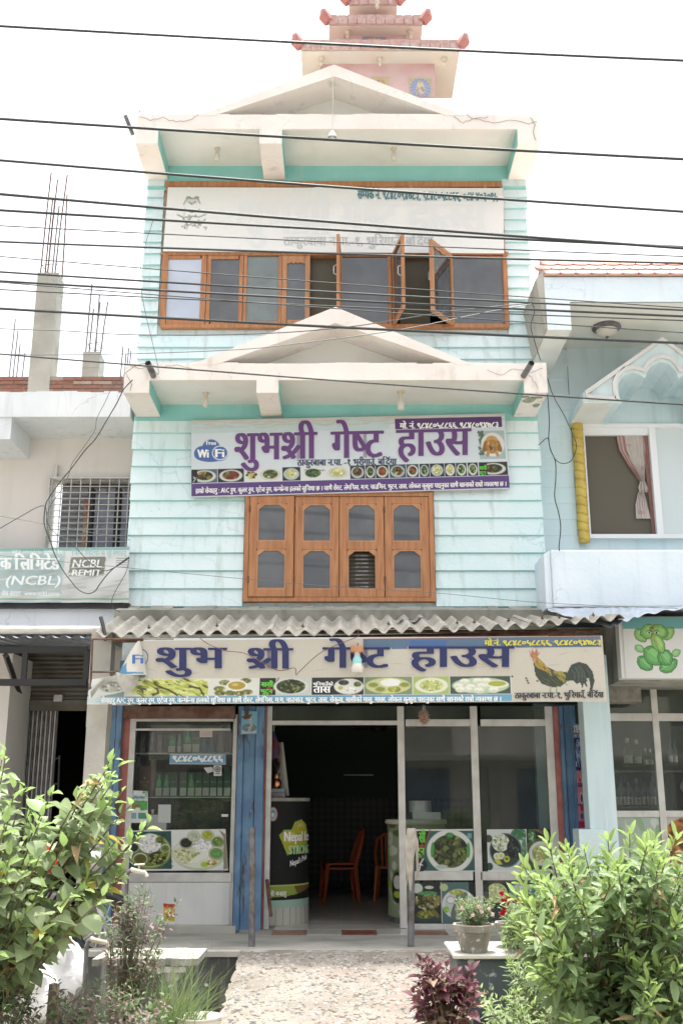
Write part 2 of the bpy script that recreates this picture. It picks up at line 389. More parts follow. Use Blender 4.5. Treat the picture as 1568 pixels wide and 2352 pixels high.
m_wire = flat('grey_wire', (.10, .11, .11), .5)
m_bulb = flat('bulb_glass', (.60, .58, .52), .25)
m_sock = M('cream_plastic', (.55, .50, .40), .5)
m_glass = glass('shop_glass', (.84, .88, .86), 1.45, dust=.05, dcol=(.4, .42, .42))
m_glass2 = glass('dusty_transom_glass', (.55, .6, .55), 1.5, dust=.16, dcol=(.4, .45, .38))
m_white_p = M('white_painted_board', (.68, .68, .66), .6, (.62, .62, .60), 2, dirt=(.45, .43, .4), dirt_amt=.3, bump=.1)
m_print = printed('printed_vinyl'); m_paper = printed('printed_paper', .6)
def ink(name, c, r=.45): return flat(name, tuple(lin(c)), r)
i_purple = ink('purple_ink', (98, 62, 118)); i_white = ink('white_ink', (238, 238, 236)); i_navy = ink('navy_ink', (38, 44, 88)); i_dark = ink('dark_blue_ink', (62, 66, 92))
i_yel = ink('yellow_ink', (205, 195, 75)); i_teal = ink('teal_ink', (72, 130, 140)); i_ghost = flat('ghost_ink', tuple(.95 * lin((233, 235, 234))), .45); i_ghost2 = ink('grey_ghost_ink', (196, 199, 200)); i_grn = ink('green_ink', (110, 200, 70)); i_org = ink('orange_ink', (190, 90, 50))
i_blue = ink('blue_ink', (66, 105, 165)); i_blk = ink('black_ink', (60, 62, 66)); i_fade = ink('faded_teal_ink', (150, 185, 185)); i_edge = ink('heading_edge_ink', (206, 200, 212))
FOODS = [[(60, 52, 30), (110, 90, 40), (160, 150, 60), (40, 40, 30)], [(120, 50, 30), (160, 80, 40), (70, 30, 20)], [(200, 200, 130), (170, 170, 90), (230, 230, 190)], [(60, 90, 50), (90, 120, 50), (40, 60, 30), (150, 160, 90)]]
GREENF = [(48, 56, 34), (70, 80, 40), (100, 112, 52), (36, 40, 28), (120, 130, 70)]

# ================================================================ THE GUEST HOUSE
WY = 12.0; XL, XR = -2.52, 2.39; FY = 11.21
house = thing('guest_house', (0, WY, 0), 'narrow three storey guest house with pale aqua lapped plaster and pink cream gabled canopies', 'building')
zc = lambda py: Z(py, WY)
Zroof, Zaw = Z(262, FY), 3.1
# upper window opening and lower window opening
UW = (X(380, 500, WY), X(1150, 500, WY), Z(752, WY), Z(418, WY)); LW = (X(562, 1260, WY), X(996, 1260, WY), Z(1384, WY), Z(1134, WY))
SF_T = Z(1600, WY)            # head of the shop front
wl = MB()
for a, b, c, d in holes(XL, XR, 2.75, Zroof - .05, [UW, LW]): wl.box(a, b, WY + .03, WY + .25, c, d)
wl.build('wall', m_aqua, house)
sw = MB(); sw.box(XL, XL + .2, WY + .25, 19, -.2, Zroof - .05); sw.box(XR - .2, XR, WY + .25, 19, -.2, Zroof - .05); sw.box(XL + .2, XR - .2, 18.8, 19, 0, Zroof - .05); sw.build('side_wall', m_aqua, house)
fl = MB(); fl.box(XL + .2, XR - .2, WY + .25, 18.8, 5.9, 6.1); fl.box(XL + .2, XR - .2, WY + .25, 18.8, Zroof - .3, Zroof - .06); fl.build('floor_slab', m_soffit, house)
pr = MB(); pr.box(XL + .05, XR - .05, 11.75, 11.95, Zroof + .0, Z(226, 11.75)); pr.build('parapet', m_ledge, house)
# lapped plaster boards
bl = {}
def plank(x0, x1, z0, z1, face=WY, parent=house, mat=m_aqua, name='plank', t=.034, back=.03):
    j = random.uniform(-.008, .008); w = x1 - x0
    mb = MB(); n = max(1, int(w / .8)); top = []; vs = []; 
    for i in range(n + 1):
        x = x0 + w * i / n; dz = random.uniform(-.006, .006) if 0 < i < n else 0
        vs += [(x, face - t, z0 + dz), (x, face - .004, z1 + dz), (x, face + back, z1 + dz), (x, face + back, z0 + dz), (x, face - t * .45, z0 - .013 + dz)]
    fs = []
    for i in range(n):
        a = 5 * i; b = a + 5; fs += [(a, b, b + 1, a + 1), (a + 1, b + 1, b + 2, a + 2), (a, a + 4, b + 4, b), (a + 4, a + 3, b + 3, b + 4)]
    e = 5 * n; fs += [(0, 1, 2, 3, 4), (e + 4, e + 3, e + 2, e + 1, e)]
    mb.add(vs, fs); o = mb.build(name, mat, parent)
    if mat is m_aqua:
        o.data.materials.append(m_groove)  # teal groove paint on lip undersides, darkened to add weak lap shade
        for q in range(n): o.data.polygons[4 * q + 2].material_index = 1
    return o
z = Z(957, WY); step = .2135
z0 = Z(1400, WY)
while z - step > z0 - .2:
    a, b = z - step, z
    l = XL + random.uniform(-.012, .012); r = XR + random.uniform(-.012, .012)
    if a < LW[3] and b > LW[2]:
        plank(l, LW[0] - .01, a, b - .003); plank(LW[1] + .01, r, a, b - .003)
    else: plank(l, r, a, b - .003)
    z -= step
z = Z(405, WY); zend = Z(860, WY); step = .1615
while z > zend:
    a, b = z - step, z; l = XL + random.uniform(-.015, .015); r = XR + random.uniform(-.015, .015)
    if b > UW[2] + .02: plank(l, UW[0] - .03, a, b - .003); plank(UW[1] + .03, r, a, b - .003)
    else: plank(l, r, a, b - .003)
    z -= step
# two canopies: slab, fascia, beams, gable
def canopy(pt, pb, pbb, psof, pbm0, pbm1, endl, endr, apex, foot, inner, base, first):
    """pt fascia top, pb fascia bottom (=soffit), pbb beam bottom on the front plane, rest photo xs"""
    zs, zt, zb = Z(pb, FY), Z(pt, FY), Z(pbb, FY); ym = (pt + pb) / 2
    xl, xr = X(endl[0], ym, FY), X(endr[1], ym, FY); xl2, xr2 = X(endl[1], ym, FY), X(endr[0], ym, FY)
    g = part('canopy', house)
    mb = MB(); mb.box(xl, xr, FY, WY + .03, zs, zt - .02); mb.build('slab', m_soffit, g)
    f = MB(); n = 26
    for i in range(n):                       # fascia with an uneven top edge
        a, b = xl + (xr - xl) * i / n, xl + (xr - xl) * (i + 1) / n; f.box(a, b, FY - .012, FY + .02, zs - .003, zt + random.uniform(-.008, .010))
    f.build('fascia', m_cream, g)
    t = MB(); t.box(XL, XR, WY - .012, WY + .02, zs - .36, zs); t.build('teal_band', m_teal, g)
    for x0, x1, side in ((xl, xl2, 'e'), (X(pbm0, ym, FY), X(pbm1, ym, FY), 'm'), (xr2, xr, 'e')):
        b = MB(); b.box(x0, x1, FY - .014, WY - .02, zb, zs - .001); b.build('beam', m_cream, g)
        if side == 'e':
            s_ = MB(); xx = x1 if x0 < 0 else x0; s_.box(min(xx, xx + (.006 if x0 < 0 else -.006)), max(xx, xx + (.006 if x0 < 0 else -.006)), FY + .02, WY - .02, zb + .004, zs - .002); s_.build('beam_side', m_teal, g)
        elif side == 'm':
            s_ = MB(); s_.box(x1, x1 + .006, FY + .02, WY - .02, zb + .004, zs - .002); s_.build('beam_side', m_teal, g)
    # gable: raking band in front, triangular soffit receding to a set-back wall
    A = P(*apex, FY); L_ = P(*foot[0], FY); R_ = P(*foot[1], FY); iA = P(*inner, FY); iL = P(*base[0], FY); iR = P(*base[1], FY)
    gm = MB()
    o = [(L_.x, zt - .02), (A.x, A.z), (R_.x, zt - .02)]; q = [(iL.x, zt - .02), (iA.x, iA.z), (iR.x, zt - .02)]
    gm.ring(o, q, FY - .016, WY - .02, closed=False); gm.build('gable', m_cream if first else m_cream, g)
    w = MB(); w.prism([(q[0][0] + .0, zt - .03), (iA.x, iA.z - .0), (q[2][0], zt - .03)], FY + .42, FY + .5); w.build('gable_wall', m_soffit, g)
    return g
c1 = canopy(264, 297, 331, 0, 597, 648, (314, 365), (1186, 1237), (767, 150), ((455, 262), (1065, 262)), (768, 177), ((492, 262), (1025, 262)), False)
c2 = canopy(835, 873, 903, 0, 590, 640, (287, 345), (1201, 1254), (770, 706), ((440, 835), (1085, 835)), (771, 743), ((494, 850), (1052, 850)), True)
# weathered patches on the corner beams
def patch(px, py, Y, rx, rz, mat, parent, n=9, horizontal=False):
    c = P(px, py, Y); mb = MB(); pts = []
    for i in range(n):
        a = 2 * math.pi * i / n; r = random.uniform(.7, 1.15); pts.append((c.x + rx * r * math.cos(a), rz * r * math.sin(a)))
    if horizontal: mb.add([(x, Y + z_, c.z) for x, z_ in pts], [tuple(range(n))])
    else: mb.add([(x, Y, c.z + z_) for x, z_ in pts], [tuple(range(n))])
    return mb.build('patch', mat, parent)
m_moss = M('bare_green_plaster', (.36, .40, .27), .9, (.25, .26, .18), 14, bump=.5)
m_moss2 = M('bare_brown_plaster', (.40, .34, .27), .9, (.28, .24, .18), 14, bump=.5)
zb2 = Z(903, FY)
for (x, y, rx, ry) in ((2.19, 11.42, .09, .10), (2.30, 11.60, .05, .07), (2.12, 11.32, .07, .03), (2.27, 11.34, .08, .03)):
    n = 9; mb = MB(); mb.add([(x + rx * random.uniform(.6, 1.1) * math.cos(2 * math.pi * i / n), y + ry * random.uniform(.6, 1.1) * math.sin(-2 * math.pi * i / n), zb2 - .004) for i in range(n)], [tuple(range(n))]); mb.build('patch', m_moss, c2)
patch(322, 935, WY - .016, .05, .04, m_moss2, c2)
def crack(pts, w, parent, Y, mat):
    V = []; F = []; q = []
    for (x, y), (x2, y2) in zip(pts, pts[1:]):
        for t in (0, .25, .5, .75): q.append((x + (x2 - x) * t + random.uniform(-2, 2), y + (y2 - y) * t + random.uniform(-2, 2)))
    q.append(pts[-1]); vs, fs = _stroke([(P(a, b, Y).x, P(a, b, Y).z) for a, b in q], w)
    mb = MB(); mb.add([(a, Y, b) for a, b in vs], fs); return mb.build('crack', mat, parent)
m_crk = flat('crack_shadow', (.30, .24, .19), .9)
for pts in ([(318, 268), (345, 276), (372, 270), (405, 280), (440, 276), (455, 262)], [(1040, 268), (1062, 282), (1090, 272), (1130, 284), (1170, 276), (1215, 284), (1232, 280)], [(1218, 270), (1228, 285), (1222, 300), (1230, 322)], [(1070, 262), (1085, 274), (1120, 268)]): crack(pts, .008, c1, FY - .022, m_crk)
for pts in ([(300, 842), (325, 848), (355, 840)], [(1120, 850), (1150, 862), (1180, 846), (1215, 856), (1245, 846)], [(1205, 858), (1220, 866), (1235, 892)], [(380, 842), (405, 838), (440, 846)], [(292, 860), (303, 880), (300, 898)]): crack(pts, .006, c2, FY - .022, m_crk)
# gable bulb cord etc come later as things
# ---- upper window band
uw = part('window_band', house, 'wide brown wooden window band with two sashes standing open')
fy = WY - .05
def bar(mb, x0, x1, y0, y1, d0=fy, d1=WY + .06): return mb.pbox(x0, x1, y0, y1, d0, d1)
mb = MB(); bar(mb, 381, 1150, 416, 429); mb.build('head', m_wood, uw)
mb = MB(); bar(mb, 371, 1166, 578, 585); mb.build('transom', m_wood, uw)
mb = MB(); bar(mb, 369, 1169, 744, 752); mb.build('sill', m_wood, uw)
for x0, x1, y0, y1 in ((372, 383, 585, 744), (1157, 1166, 585, 744), (379, 385, 429, 580), (1150, 1156, 429, 580)):
    mb = MB(); bar(mb, x0, x1, y0, y1); mb.build('jamb', m_wood, uw)
for i in range(5):
    x = 430 + 170 * i; mb = MB(); mb.pbox(x, x + 6, 424, 432, fy - .004, WY + .05); mb.build('block', m_wood2, uw)
zz = lambda x: (550 + x / .9503) / 1.7418
def sash(x0, x1, y0, y1, w, pane, arch=False, name='sash', d=fy + .012, th=.04, top=None):
    s_ = MB(); tw = top or w
    s_.pbox(x0, x0 + w, y0, y1, d, d + th); s_.pbox(x1 - w, x1, y0, y1, d, d + th)
    s_.pbox(x0 + w, x1 - w, y0, y0 + tw, d + .002, d + th); s_.pbox(x0 + w, x1 - w, y1 - w, y1, d + .002, d + th)
    o = s_.build(name, m_wood2 if arch else m_wood, uw, bevel=.003)
    if arch:
        a = MB(); xa, xb = X(x0 + w, y0 + tw, d), X(x1 - w, y0 + tw, d); zt = Z(y0 + tw, d); n = 12
        low = [(xa + (xb - xa) * i / n, zt - .03 - .022 * abs(math.sin(i * math.pi / 3)) - (.03 if i in (0, n) else 0)) for i in range(n + 1)]
        a.prism([(xa, zt + .005)] + low + [(xb, zt + .005)], d + .004, d + th - .005); a.build('scallop', m_wood2, o)
    g = MB(); g.pbox(x0 + w, x1 - w, y0 + tw, y1 - w, d + .02, d + .026); g.build('pane', pane, o)
    return o
sash(zz(88), zz(260), 585, 744, 12, m_bpane, top=9)
sash(zz(262), zz(400), 586, 745, 9, m_film)
sash(zz(402), zz(548), 585, 745, 8, m_gcurt, top=2)
sash(zz(549), zz(655), 586, 745, 11, m_film, arch=True, top=10)
sash(zz(764), zz(965), 586, 747, 8, m_film, top=3)
sash(zz(1182), zz(1402), 588, 750, 8, m_film, top=4)
for a, b in ((655, 765), (1003, 1102)):
    mb = MB(); mb.pbox(zz(a) - 4, zz(b) + 4, 580, 764, WY + .05, WY + .055); mb.build('insect_screen', m_screen, uw)
# sashes swung outwards, standing proud of the wall
def open_sash(px, py0, py1, wid, ang, pane, name='sash', arch=False):
    x, z1, z0 = X(px, (py0 + py1) / 2, WY - .03), Z(py0, WY - .03), Z(py1, WY - .03); o = part(name, uw)
    o.location = Vector((x, WY - .05, z0)) - worldloc(uw); o.rotation_euler.z = ang
    h = z1 - z0; w = .045; f = MB(local=True)
    for a, b, c, d in ((0, w, 0, h), (wid - w, wid, 0, h), (w, wid - w, 0, w), (w, wid - w, h - w, h)): f.box(a, b, -.02, .02, c, d)
    f.build('stile', m_wood2 if arch else m_wood, o); g = MB(local=True); g.box(w, wid - w, -.003, .003, w, h - w); g.build('pane', pane, o)
    if arch:
        a = MB(local=True); n = 10; a.prism([(w, h - w)] + [(w + (wid - 2 * w) * i / n, h - w - .03 - .02 * abs(math.sin(i * 1.05))) for i in range(n + 1)] + [(wid - w, h - w)], -.015, .015); a.build('scallop', m_wood2, o)
    h2 = MB(local=True); h2.tube([(wid * .92, -.02, h * .45), (wid * .92, -.055, h * .47), (wid * .92, -.055, h * .57), (wid * .92, -.02, h * .59)], .006, 6); h2.build('handle', m_alu, o)
open_sash(zz(768), 586, 746, .50, math.radians(-92), m_film)
open_sash(zz(972), 587, 748, .50, math.radians(-79), m_film)
open_sash(zz(1195), 588, 750, .50, math.radians(180 + 53), m_film, arch=True)
# ---- lower window: frame and four leaves, one ajar
lw = part('casement_window', house, 'brown four leaf window with clipped corner panes')
x0, x1, zl, zh = LW
mb = MB(); 
for a, b, c, d in ((x0, x0 + .055, zl, zh), (x1 - .055, x1, zl, zh), (x0 + .055, x1 - .055, zh - .05, zh), (x0 + .055, x1 - .055, zl, zl + .05)): mb.box(a, b, WY - .07, WY + .1, c, d)
mb.build('frame', m_wood, lw, bevel=.004)
def pane_shape(a, b, c, d, k, n=3):
    w = b - a; e = w * k
    return [(a, c), (b, c), (b, d - e * .8), (b - e, d), (a + e, d), (a, d - e * .8)]
W4 = (x1 - x0 - .11) / 4
for i in range(4):
    a = x0 + .055 + W4 * i + .004; b = a + W4 - .008; g = .0; z0_, z1_ = zl + .055, zh - .055
    d = WY - .085 if i == 0 else WY - .06
    leaf = part('sash', lw); st = .085; zm = z0_ + (z1_ - z0_) * .505
    f = MB(); rail = .045
    f.box(a, a + st, d, d + .04, z0_, z1_); f.box(b - st, b, d, d + .04, z0_, z1_); f.box(a + st, b - st, d + .003, d + .04, z1_ - .085, z1_); f.box(a + st, b - st, d + .003, d + .04, z0_, z0_ + .085); f.box(a + st, b - st, d + .003, d + .04, zm - rail, zm + rail)
    f.build('stile', m_wood, leaf, bevel=.003)
    for c0, c1 in ((z0_ + .085, zm - rail), (zm + rail, z1_ - .085)):
        pa, pb = a + st, b - st; inn = pane_shape(pa + .022, pb - .022, c0 + .02, c1 - .02, .24)
        out = [(pa, c0), (pb, c0), (pb, c1 - .02), (pb - .02, c1), (pa + .02, c1), (pa, c1 - .02)]
        r = MB(); r.ring(out, inn, d + .006, d + .036); r.build('beading', m_wood2, leaf, bevel=.002)
        gl = MB(); gl.box(pa, pb, d + .02, d + .026, c0, c1)
        if not (i == 2 and c0 < zm - .3): gl.build('pane', m_film, leaf)
        else:
            sc_ = MB(); sc_.box(pa, pb, WY + .09, WY + .095, c0, c1); sc_.build('insect_screen', m_screen, leaf)
            nb = 9
            for k in range(nb):
                zk = c0 + .045 + (c1 - c0 - .06) * k / nb; l = MB(); xm = (pa + pb) / 2
                l.box(xm - .075, xm + .075, d + .05, d + .056, zk - .009, zk + .009); l.box(pa + .0, pb - .0, d + .052, d + .055, zk - .002, zk + .002); l.build('grille_bar', m_pipe, leaf)
    for zk in (z0_ + .16, z1_ - .2):
        h = MB(); h.tube([(a + .0 if i != 2 else b, d - .004, zk), (a + .0 if i != 2 else b, d - .004, zk + .08)], .008, 6); h.build('hinge', m_rust, leaf)
# dark sheet in place of the unlit room behind
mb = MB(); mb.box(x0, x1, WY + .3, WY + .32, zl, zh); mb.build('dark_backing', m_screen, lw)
# drain pipes through the lower fascia
for px, lean in ((347, .05), (1195, .10)):
    a = P(px + 6, 864, FY - .02); mb = MB(); b = a + Vector((lean * .6 if px > 700 else -.03, -.22, .07)); mb.tube([a, b], .034, 12, cap=False); mb.tube([b - (b - a) * .1, a], .028, 12, cap=False)
    o = mb.build('drain_pipe', m_pipe, house)
# rods at the top left corner
mb = MB(); mb.tube([P(306, 310, FY + .1), P(288, 265, FY + .0)], .026, 8); mb.build('pipe_stub', m_pipe, house)
mb = MB(); mb.tube([P(323, 262, FY), P(320, 252, FY)], .006, 6); mb.build('rod', m_rust, house)
# ---- concrete ledge above the awning
lg = MB(); n = 40; za = Z(1393, 11.95); zb_ = Z(1412, 11.7)
for i in range(n):
    a = -2.56 + 4.98 * i / n; b = a + 4.98 / n; r = random.uniform(-.012, .015)
    lg.add([(a, 11.72, zb_ - .12), (b, 11.72, zb_ - .12), (b, 11.66, zb_ + .05), (a, 11.66, zb_ + .05), (b, 11.97, za + r), (a, 11.97, za + r), (a, 11.97, zb_ - .12), (b, 11.97, zb_ - .12)],
           [(0, 1, 2, 3), (3, 2, 4, 5), (0, 6, 7, 1), (0, 3, 5, 6), (1, 7, 4, 2)])
lg.build('ledge', m_conc, house, smooth=False)

# ================================================================ SHOP FRONT (part of the house)
front = part('shop_front', house, 'aluminium framed glass shop front with blue steel posts')
sy = WY - .02; TT = .06
def fr(x0, x1, y0, y1, mat=m_alu, Y0=sy, Y1=None, name='frame_bar', par=None): 
    mb = MB(); mb.pbox(x0, x1, y0, y1, Y0, Y1 or Y0 + TT); return mb.build(name, mat, par or front, bevel=.004)
# lintel over everything
lt = MB(); lt.box(XL, XR, WY - .06, WY + .25, Z(1612, WY), 2.76); lt.build('lintel', m_bsteel, front)
# left bay
BX0, BX1 = 281, 540
fr(BX0 + 6, BX0 + 20, 1655, 2135); fr(BX1 - 10, BX1, 1640, 2135); fr(BX0 + 16, BX1, 1650, 1657); fr(BX0 + 18, BX1 - 10, 1664 + 9, 1678, Y0=sy - .004)
fr(BX0 + 5, BX1 - 8, 2005, 2026, Y0=sy - .012)
wp = MB(); wp.pbox(BX0 + 3, 527, 2027, 2128, sy - .006, sy + .12); wp.build('white_panel', m_white_p, front)
ke = MB(); ke.pbox(240, 541, 2128, 2146, WY - .2, WY + .1); ke.build('kerb', m_conc2, front)
g = MB(); g.pbox(BX0 + 18, BX1 - 10, 1678, 2006, sy + .02, sy + .026); g.build('pane', m_glass, front)
g = MB(); g.pbox(BX0 + 18, BX1 - 10, 1657, 1674, sy + .022, sy + .028); g.build('pane', m_glass2, front)
fr(269, 287, 1637, 2150, m_red, Y0=sy - .005, Y1=WY + .1, name='red_jamb')
# blue steel posts: left edge and the pair beside the door
def channel(x0, x1, y0, y1, Y0, mat=m_bsteel):
    mb = MB(); w = (x1 - x0)
    mb.pbox(x0, x0 + w * .22, y0, y1, Y0, Y0 + .12); mb.pbox(x0 + w * .23, x0 + w * .67, y0, y1, Y0 + .03, Y0 + .12); mb.pbox(x0 + w * .68, x1, y0, y1, Y0 + .004, Y0 + .12)
    return mb.build('steel_post', mat, front, bevel=.006)
channel(541, 603, 1622, 2140, 11.86); channel(228, 268, 1620, 2140, 11.9)
fr(266, 540, 1622, 1650, m_rust, Y0=WY - .07, Y1=WY + .02, name='steel_lintel')
fr(603, 609, 1622, 2143, m_red, Y0=sy - .004, name='red_strip')
# door frame and right bays
fr(609, 621, 1622, 2150, Y0=sy - .01); fr(915, 931, 1622, 2132, Y0=sy - .01); fr(621, 915, 1655, 1665, Y0=sy - .006)
g = MB(); g.pbox(621, 915, 1622, 1656, sy + .02, sy + .026); g.build('pane', m_glass2, front)
fr(1086, 1103, 1622, 2130, Y0=sy - .008); fr(1262, 1280, 1622, 2130, Y0=sy - .01)
for a, b in ((931, 1086), (1103, 1262)):
    fr(a, b, 1652, 1668, Y0=sy - .004); fr(a, b, 2002, 2022, Y0=sy - .008); fr(a, b, 2122, 2135, Y0=sy - .004)
    for c, d, m_ in ((1622, 1654, m_glass2), (1667, 2004, m_glass), (2021, 2124, m_glass)):
        g = MB(); g.pbox(a - 1, b + 1, c, d, sy + .02, sy + .026); g.build('pane', m_, front)
fr(1280, 1297, 1622, 2150, m_red, Y0=sy, Y1=WY + .1, name='red_jamb')
channel(1297, 1334, 1620, 2140, 11.9)
# threshold tiles
m_tile = M('cream_floor_tile', (.52, .50, .44), .22, (.46, .45, .40), 3); m_tred = M('red_floor_tile', (.20, .07, .05), .3, (.28, .13, .1), 6); m_grout = M('floor_screed', (.30, .29, .26), .8)
fb = MB(); fb.box(XL, XR, WY - .12, 18.8, -.2, -.104); fb.box(-.9, XR, 11.45, WY - .12, -.2, -.104); fb.build('floor_base', m_grout, house)
ti = 0
tile_me = {}
for iy in range(12):
    for ix in range(13):
        a = -2.5325 + ix * .3625; y0 = 11.455 + iy * .40; dy = .395
        if iy < 2 and ix < 5 or a > XR - .36 or a < XL: continue
        red = iy == 0 and ix in (5, 7, 9)
        k = (iy == 0, red)
        if k not in tile_me:
            mb = MB(local=True); mb.box(0, .3565, 0, dy - .005, 0, .006); tile_me[k] = mb.mesh('floor_tile', m_tred if red else m_tile)
        put('floor_tile', tile_me[k], house, Vector((a, y0, -.105)) - worldloc(house))
# interior
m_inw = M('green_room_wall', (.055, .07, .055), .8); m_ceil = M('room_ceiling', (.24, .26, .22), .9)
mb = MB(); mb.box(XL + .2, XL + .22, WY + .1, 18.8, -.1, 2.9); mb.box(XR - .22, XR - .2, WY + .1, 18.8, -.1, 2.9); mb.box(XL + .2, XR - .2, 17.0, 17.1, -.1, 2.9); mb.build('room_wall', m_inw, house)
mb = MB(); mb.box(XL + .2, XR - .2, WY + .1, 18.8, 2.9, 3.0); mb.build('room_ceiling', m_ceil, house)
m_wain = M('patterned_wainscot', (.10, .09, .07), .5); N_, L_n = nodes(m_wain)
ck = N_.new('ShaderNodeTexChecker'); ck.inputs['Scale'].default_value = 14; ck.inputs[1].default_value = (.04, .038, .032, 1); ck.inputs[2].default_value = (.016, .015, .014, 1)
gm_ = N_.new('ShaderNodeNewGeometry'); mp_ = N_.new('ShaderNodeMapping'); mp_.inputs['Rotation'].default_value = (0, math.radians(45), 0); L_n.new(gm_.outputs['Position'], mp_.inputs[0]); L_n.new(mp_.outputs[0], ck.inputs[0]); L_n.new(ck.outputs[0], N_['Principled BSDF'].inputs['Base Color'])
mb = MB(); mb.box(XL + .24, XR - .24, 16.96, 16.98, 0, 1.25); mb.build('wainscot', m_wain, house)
# ================================================================ GROUND
GZ = -.5
m_road = M('dusty_asphalt', (.20, .19, .17), .95, (.28, .27, .24), .6, bump=.4, bscale=30)
m_dirt = M('dusty_verge_soil', (.36, .32, .26), .95, (.25, .22, .17), 2, bump=.6, bscale=15, spots=(.5, .47, .42), sscale=25, slo=.62)
mb = MB(); mb.box(-60, 60, -60, 6.6, GZ - 1.6, GZ); struct(mb.build('road', m_road))
mb = MB(); mb.box(-60, 60, 6.6, 8.75, GZ - 1.6, GZ + .02); struct(mb.build('verge', m_dirt))
mb = MB(); mb.box(-60, 60, 8.75, 10.45, GZ - 1.6, -1.05); struct(mb.build('drain_bed', m_damp))
mb = MB(); mb.box(-60, 60, 10.45, 60, GZ - 1.6, -.35); struct(mb.build('ground', m_dirt))
# raised pavement in front of the shops, its damp face towards the drain
mb = MB(); mb.box(-2.9, 2.75, 10.45, WY - .12, -1.04, -.13); o = mb.build('pavement', m_plat); struct(o)
mb = MB(); mb.box(-2.9, 2.75, 10.435, 10.452, -1.05, -.17); struct(mb.build('drain_wall', m_damp))
mb = MB(); mb.box(-2.9, -.94, 10.41, 10.48, -.17, -.122); mb.box(1.0, 2.75, 10.41, 10.48, -.17, -.122); struct(mb.build('pavement_edge', m_conc2))
mb = MB(); mb.box(-12, -2.9, 10.5, 12.7, -1.04, -.22); struct(mb.build('neighbour_pavement', m_conc2))
mb = MB(); mb.box(2.75, 12, 10.4, 12.3, -1.04, -.12); struct(mb.build('neighbour_forecourt', m_conc2))
# pebble concrete ramp
m_ramp = M('exposed_pebble_concrete', (.225, .208, .18), .9, (.17, .152, .128), 2.5, bump=.6, bscale=45, spots=(.20, .16, .125), sscale=34, slo=.63, dirt=(.24, .14, .11), dirt_amt=.4, dirt_scale=(1.1, 1.1, 1.1), dlo=.5, dhi=.62)
RX0, RX1, RY0, RY1 = -.934, 1.0, 8.05, 10.5
def ramp_z(y): 
    t = (10.5 - y) / 2.45; return -.126 - .384 * (t * .85 + .15 * t * t)
mb = MB(); nx, ny = 40, 46; vs = []; fs = []
for j in range(ny + 1):
    for i in range(nx + 1):
        x = RX0 + (RX1 - RX0) * i / nx; y = RY0 + (RY1 - RY0) * j / ny; e = random.uniform(-.02, .02) if i in (0, nx) else 0
        vs.append((x + e, y, ramp_z(y) + random.uniform(-.006, .006)))
for j in range(ny):
    for i in range(nx): a = j * (nx + 1) + i; fs.append((a, a + 1, a + nx + 2, a + nx + 1))
mb.add(vs, fs)
for i0 in (0, nx):
    vv = []; 
    for j in range(ny + 1): v = vs[j * (nx + 1) + i0]; vv += [v, (v[0], v[1], -1.06)]
    mb.add(vv, [((2 * j, 2 * j + 2, 2 * j + 3, 2 * j + 1) if i0 else (2 * j, 2 * j + 1, 2 * j + 3, 2 * j + 2)) for j in range(ny)])
ramp = mb.build('ramp', m_ramp, smooth=False); struct(ramp)
# pebbles set in the ramp
pm = []
for c, c2_ in (((.29, .26, .22), (.34, .31, .27)), ((.18, .15, .12), (.21, .17, .135)), ((.155, .155, .155), (.20, .20, .19)), ((.38, .36, .33), (.32, .30, .28))):
    pm.append(M('pebble', c, .7, c2_, 8))
for k in range(4):
    mb = MB()
    for i in range([1500, 700, 500, 700][k]):
        x = random.uniform(RX0 + .02, RX1 - .02); y = random.uniform(RY0, RY1 - .1); s = random.choice([.008, .011, .014, .018, .022]) * random.uniform(.8, 1.2); z = ramp_z(y) + .001
        a = random.random() * 6.28; el = random.uniform(.6, 1); n = 6; vs = []
        for q in range(n):
            t = a + q * 2 * math.pi / n; r = s * random.uniform(.85, 1.1)
            px_, py_ = r * math.cos(t), r * el * math.sin(t); vs.append((x + px_, y + py_, z - .003))
            vs.append((x + px_ * .62, y + py_ * .62, z + s * .35))
        fs = [(2 * q, 2 * ((q + 1) % n), 2 * ((q + 1) % n) + 1, 2 * q + 1) for q in range(n)] + [tuple(2 * q + 1 for q in range(n))]
        mb.add(vs, fs)
    o = mb.build('pebbles', pm[k], smooth=False); tag(o, ['sandy rounded pebbles set in the entrance ramp', 'brown rounded pebbles set in the entrance ramp', 'grey rounded pebbles set in the entrance ramp', 'pale rounded pebbles set in the entrance ramp'][k], 'pebbles', kind='stuff')
# bits of gravel and litter on the verge and pavement
mb = MB()
for i in range(420):
    x = random.uniform(-4, 4); y = random.choice([random.uniform(6.7, 8.7)] * 3 + [random.uniform(10.5, 11.4)]); z = GZ + .02 if y < 9 else -.132
    s = random.uniform(.004, .014); mb.add([(x - s, y, z), (x, y - s, z), (x + s, y + s * .3, z), (x, y, z + s)], [(0, 1, 3), (1, 2, 3), (2, 0, 3)])
tag(mb.build('gravel', m_conc2, smooth=False), 'loose gravel on verge and pavement', 'gravel', kind='stuff')
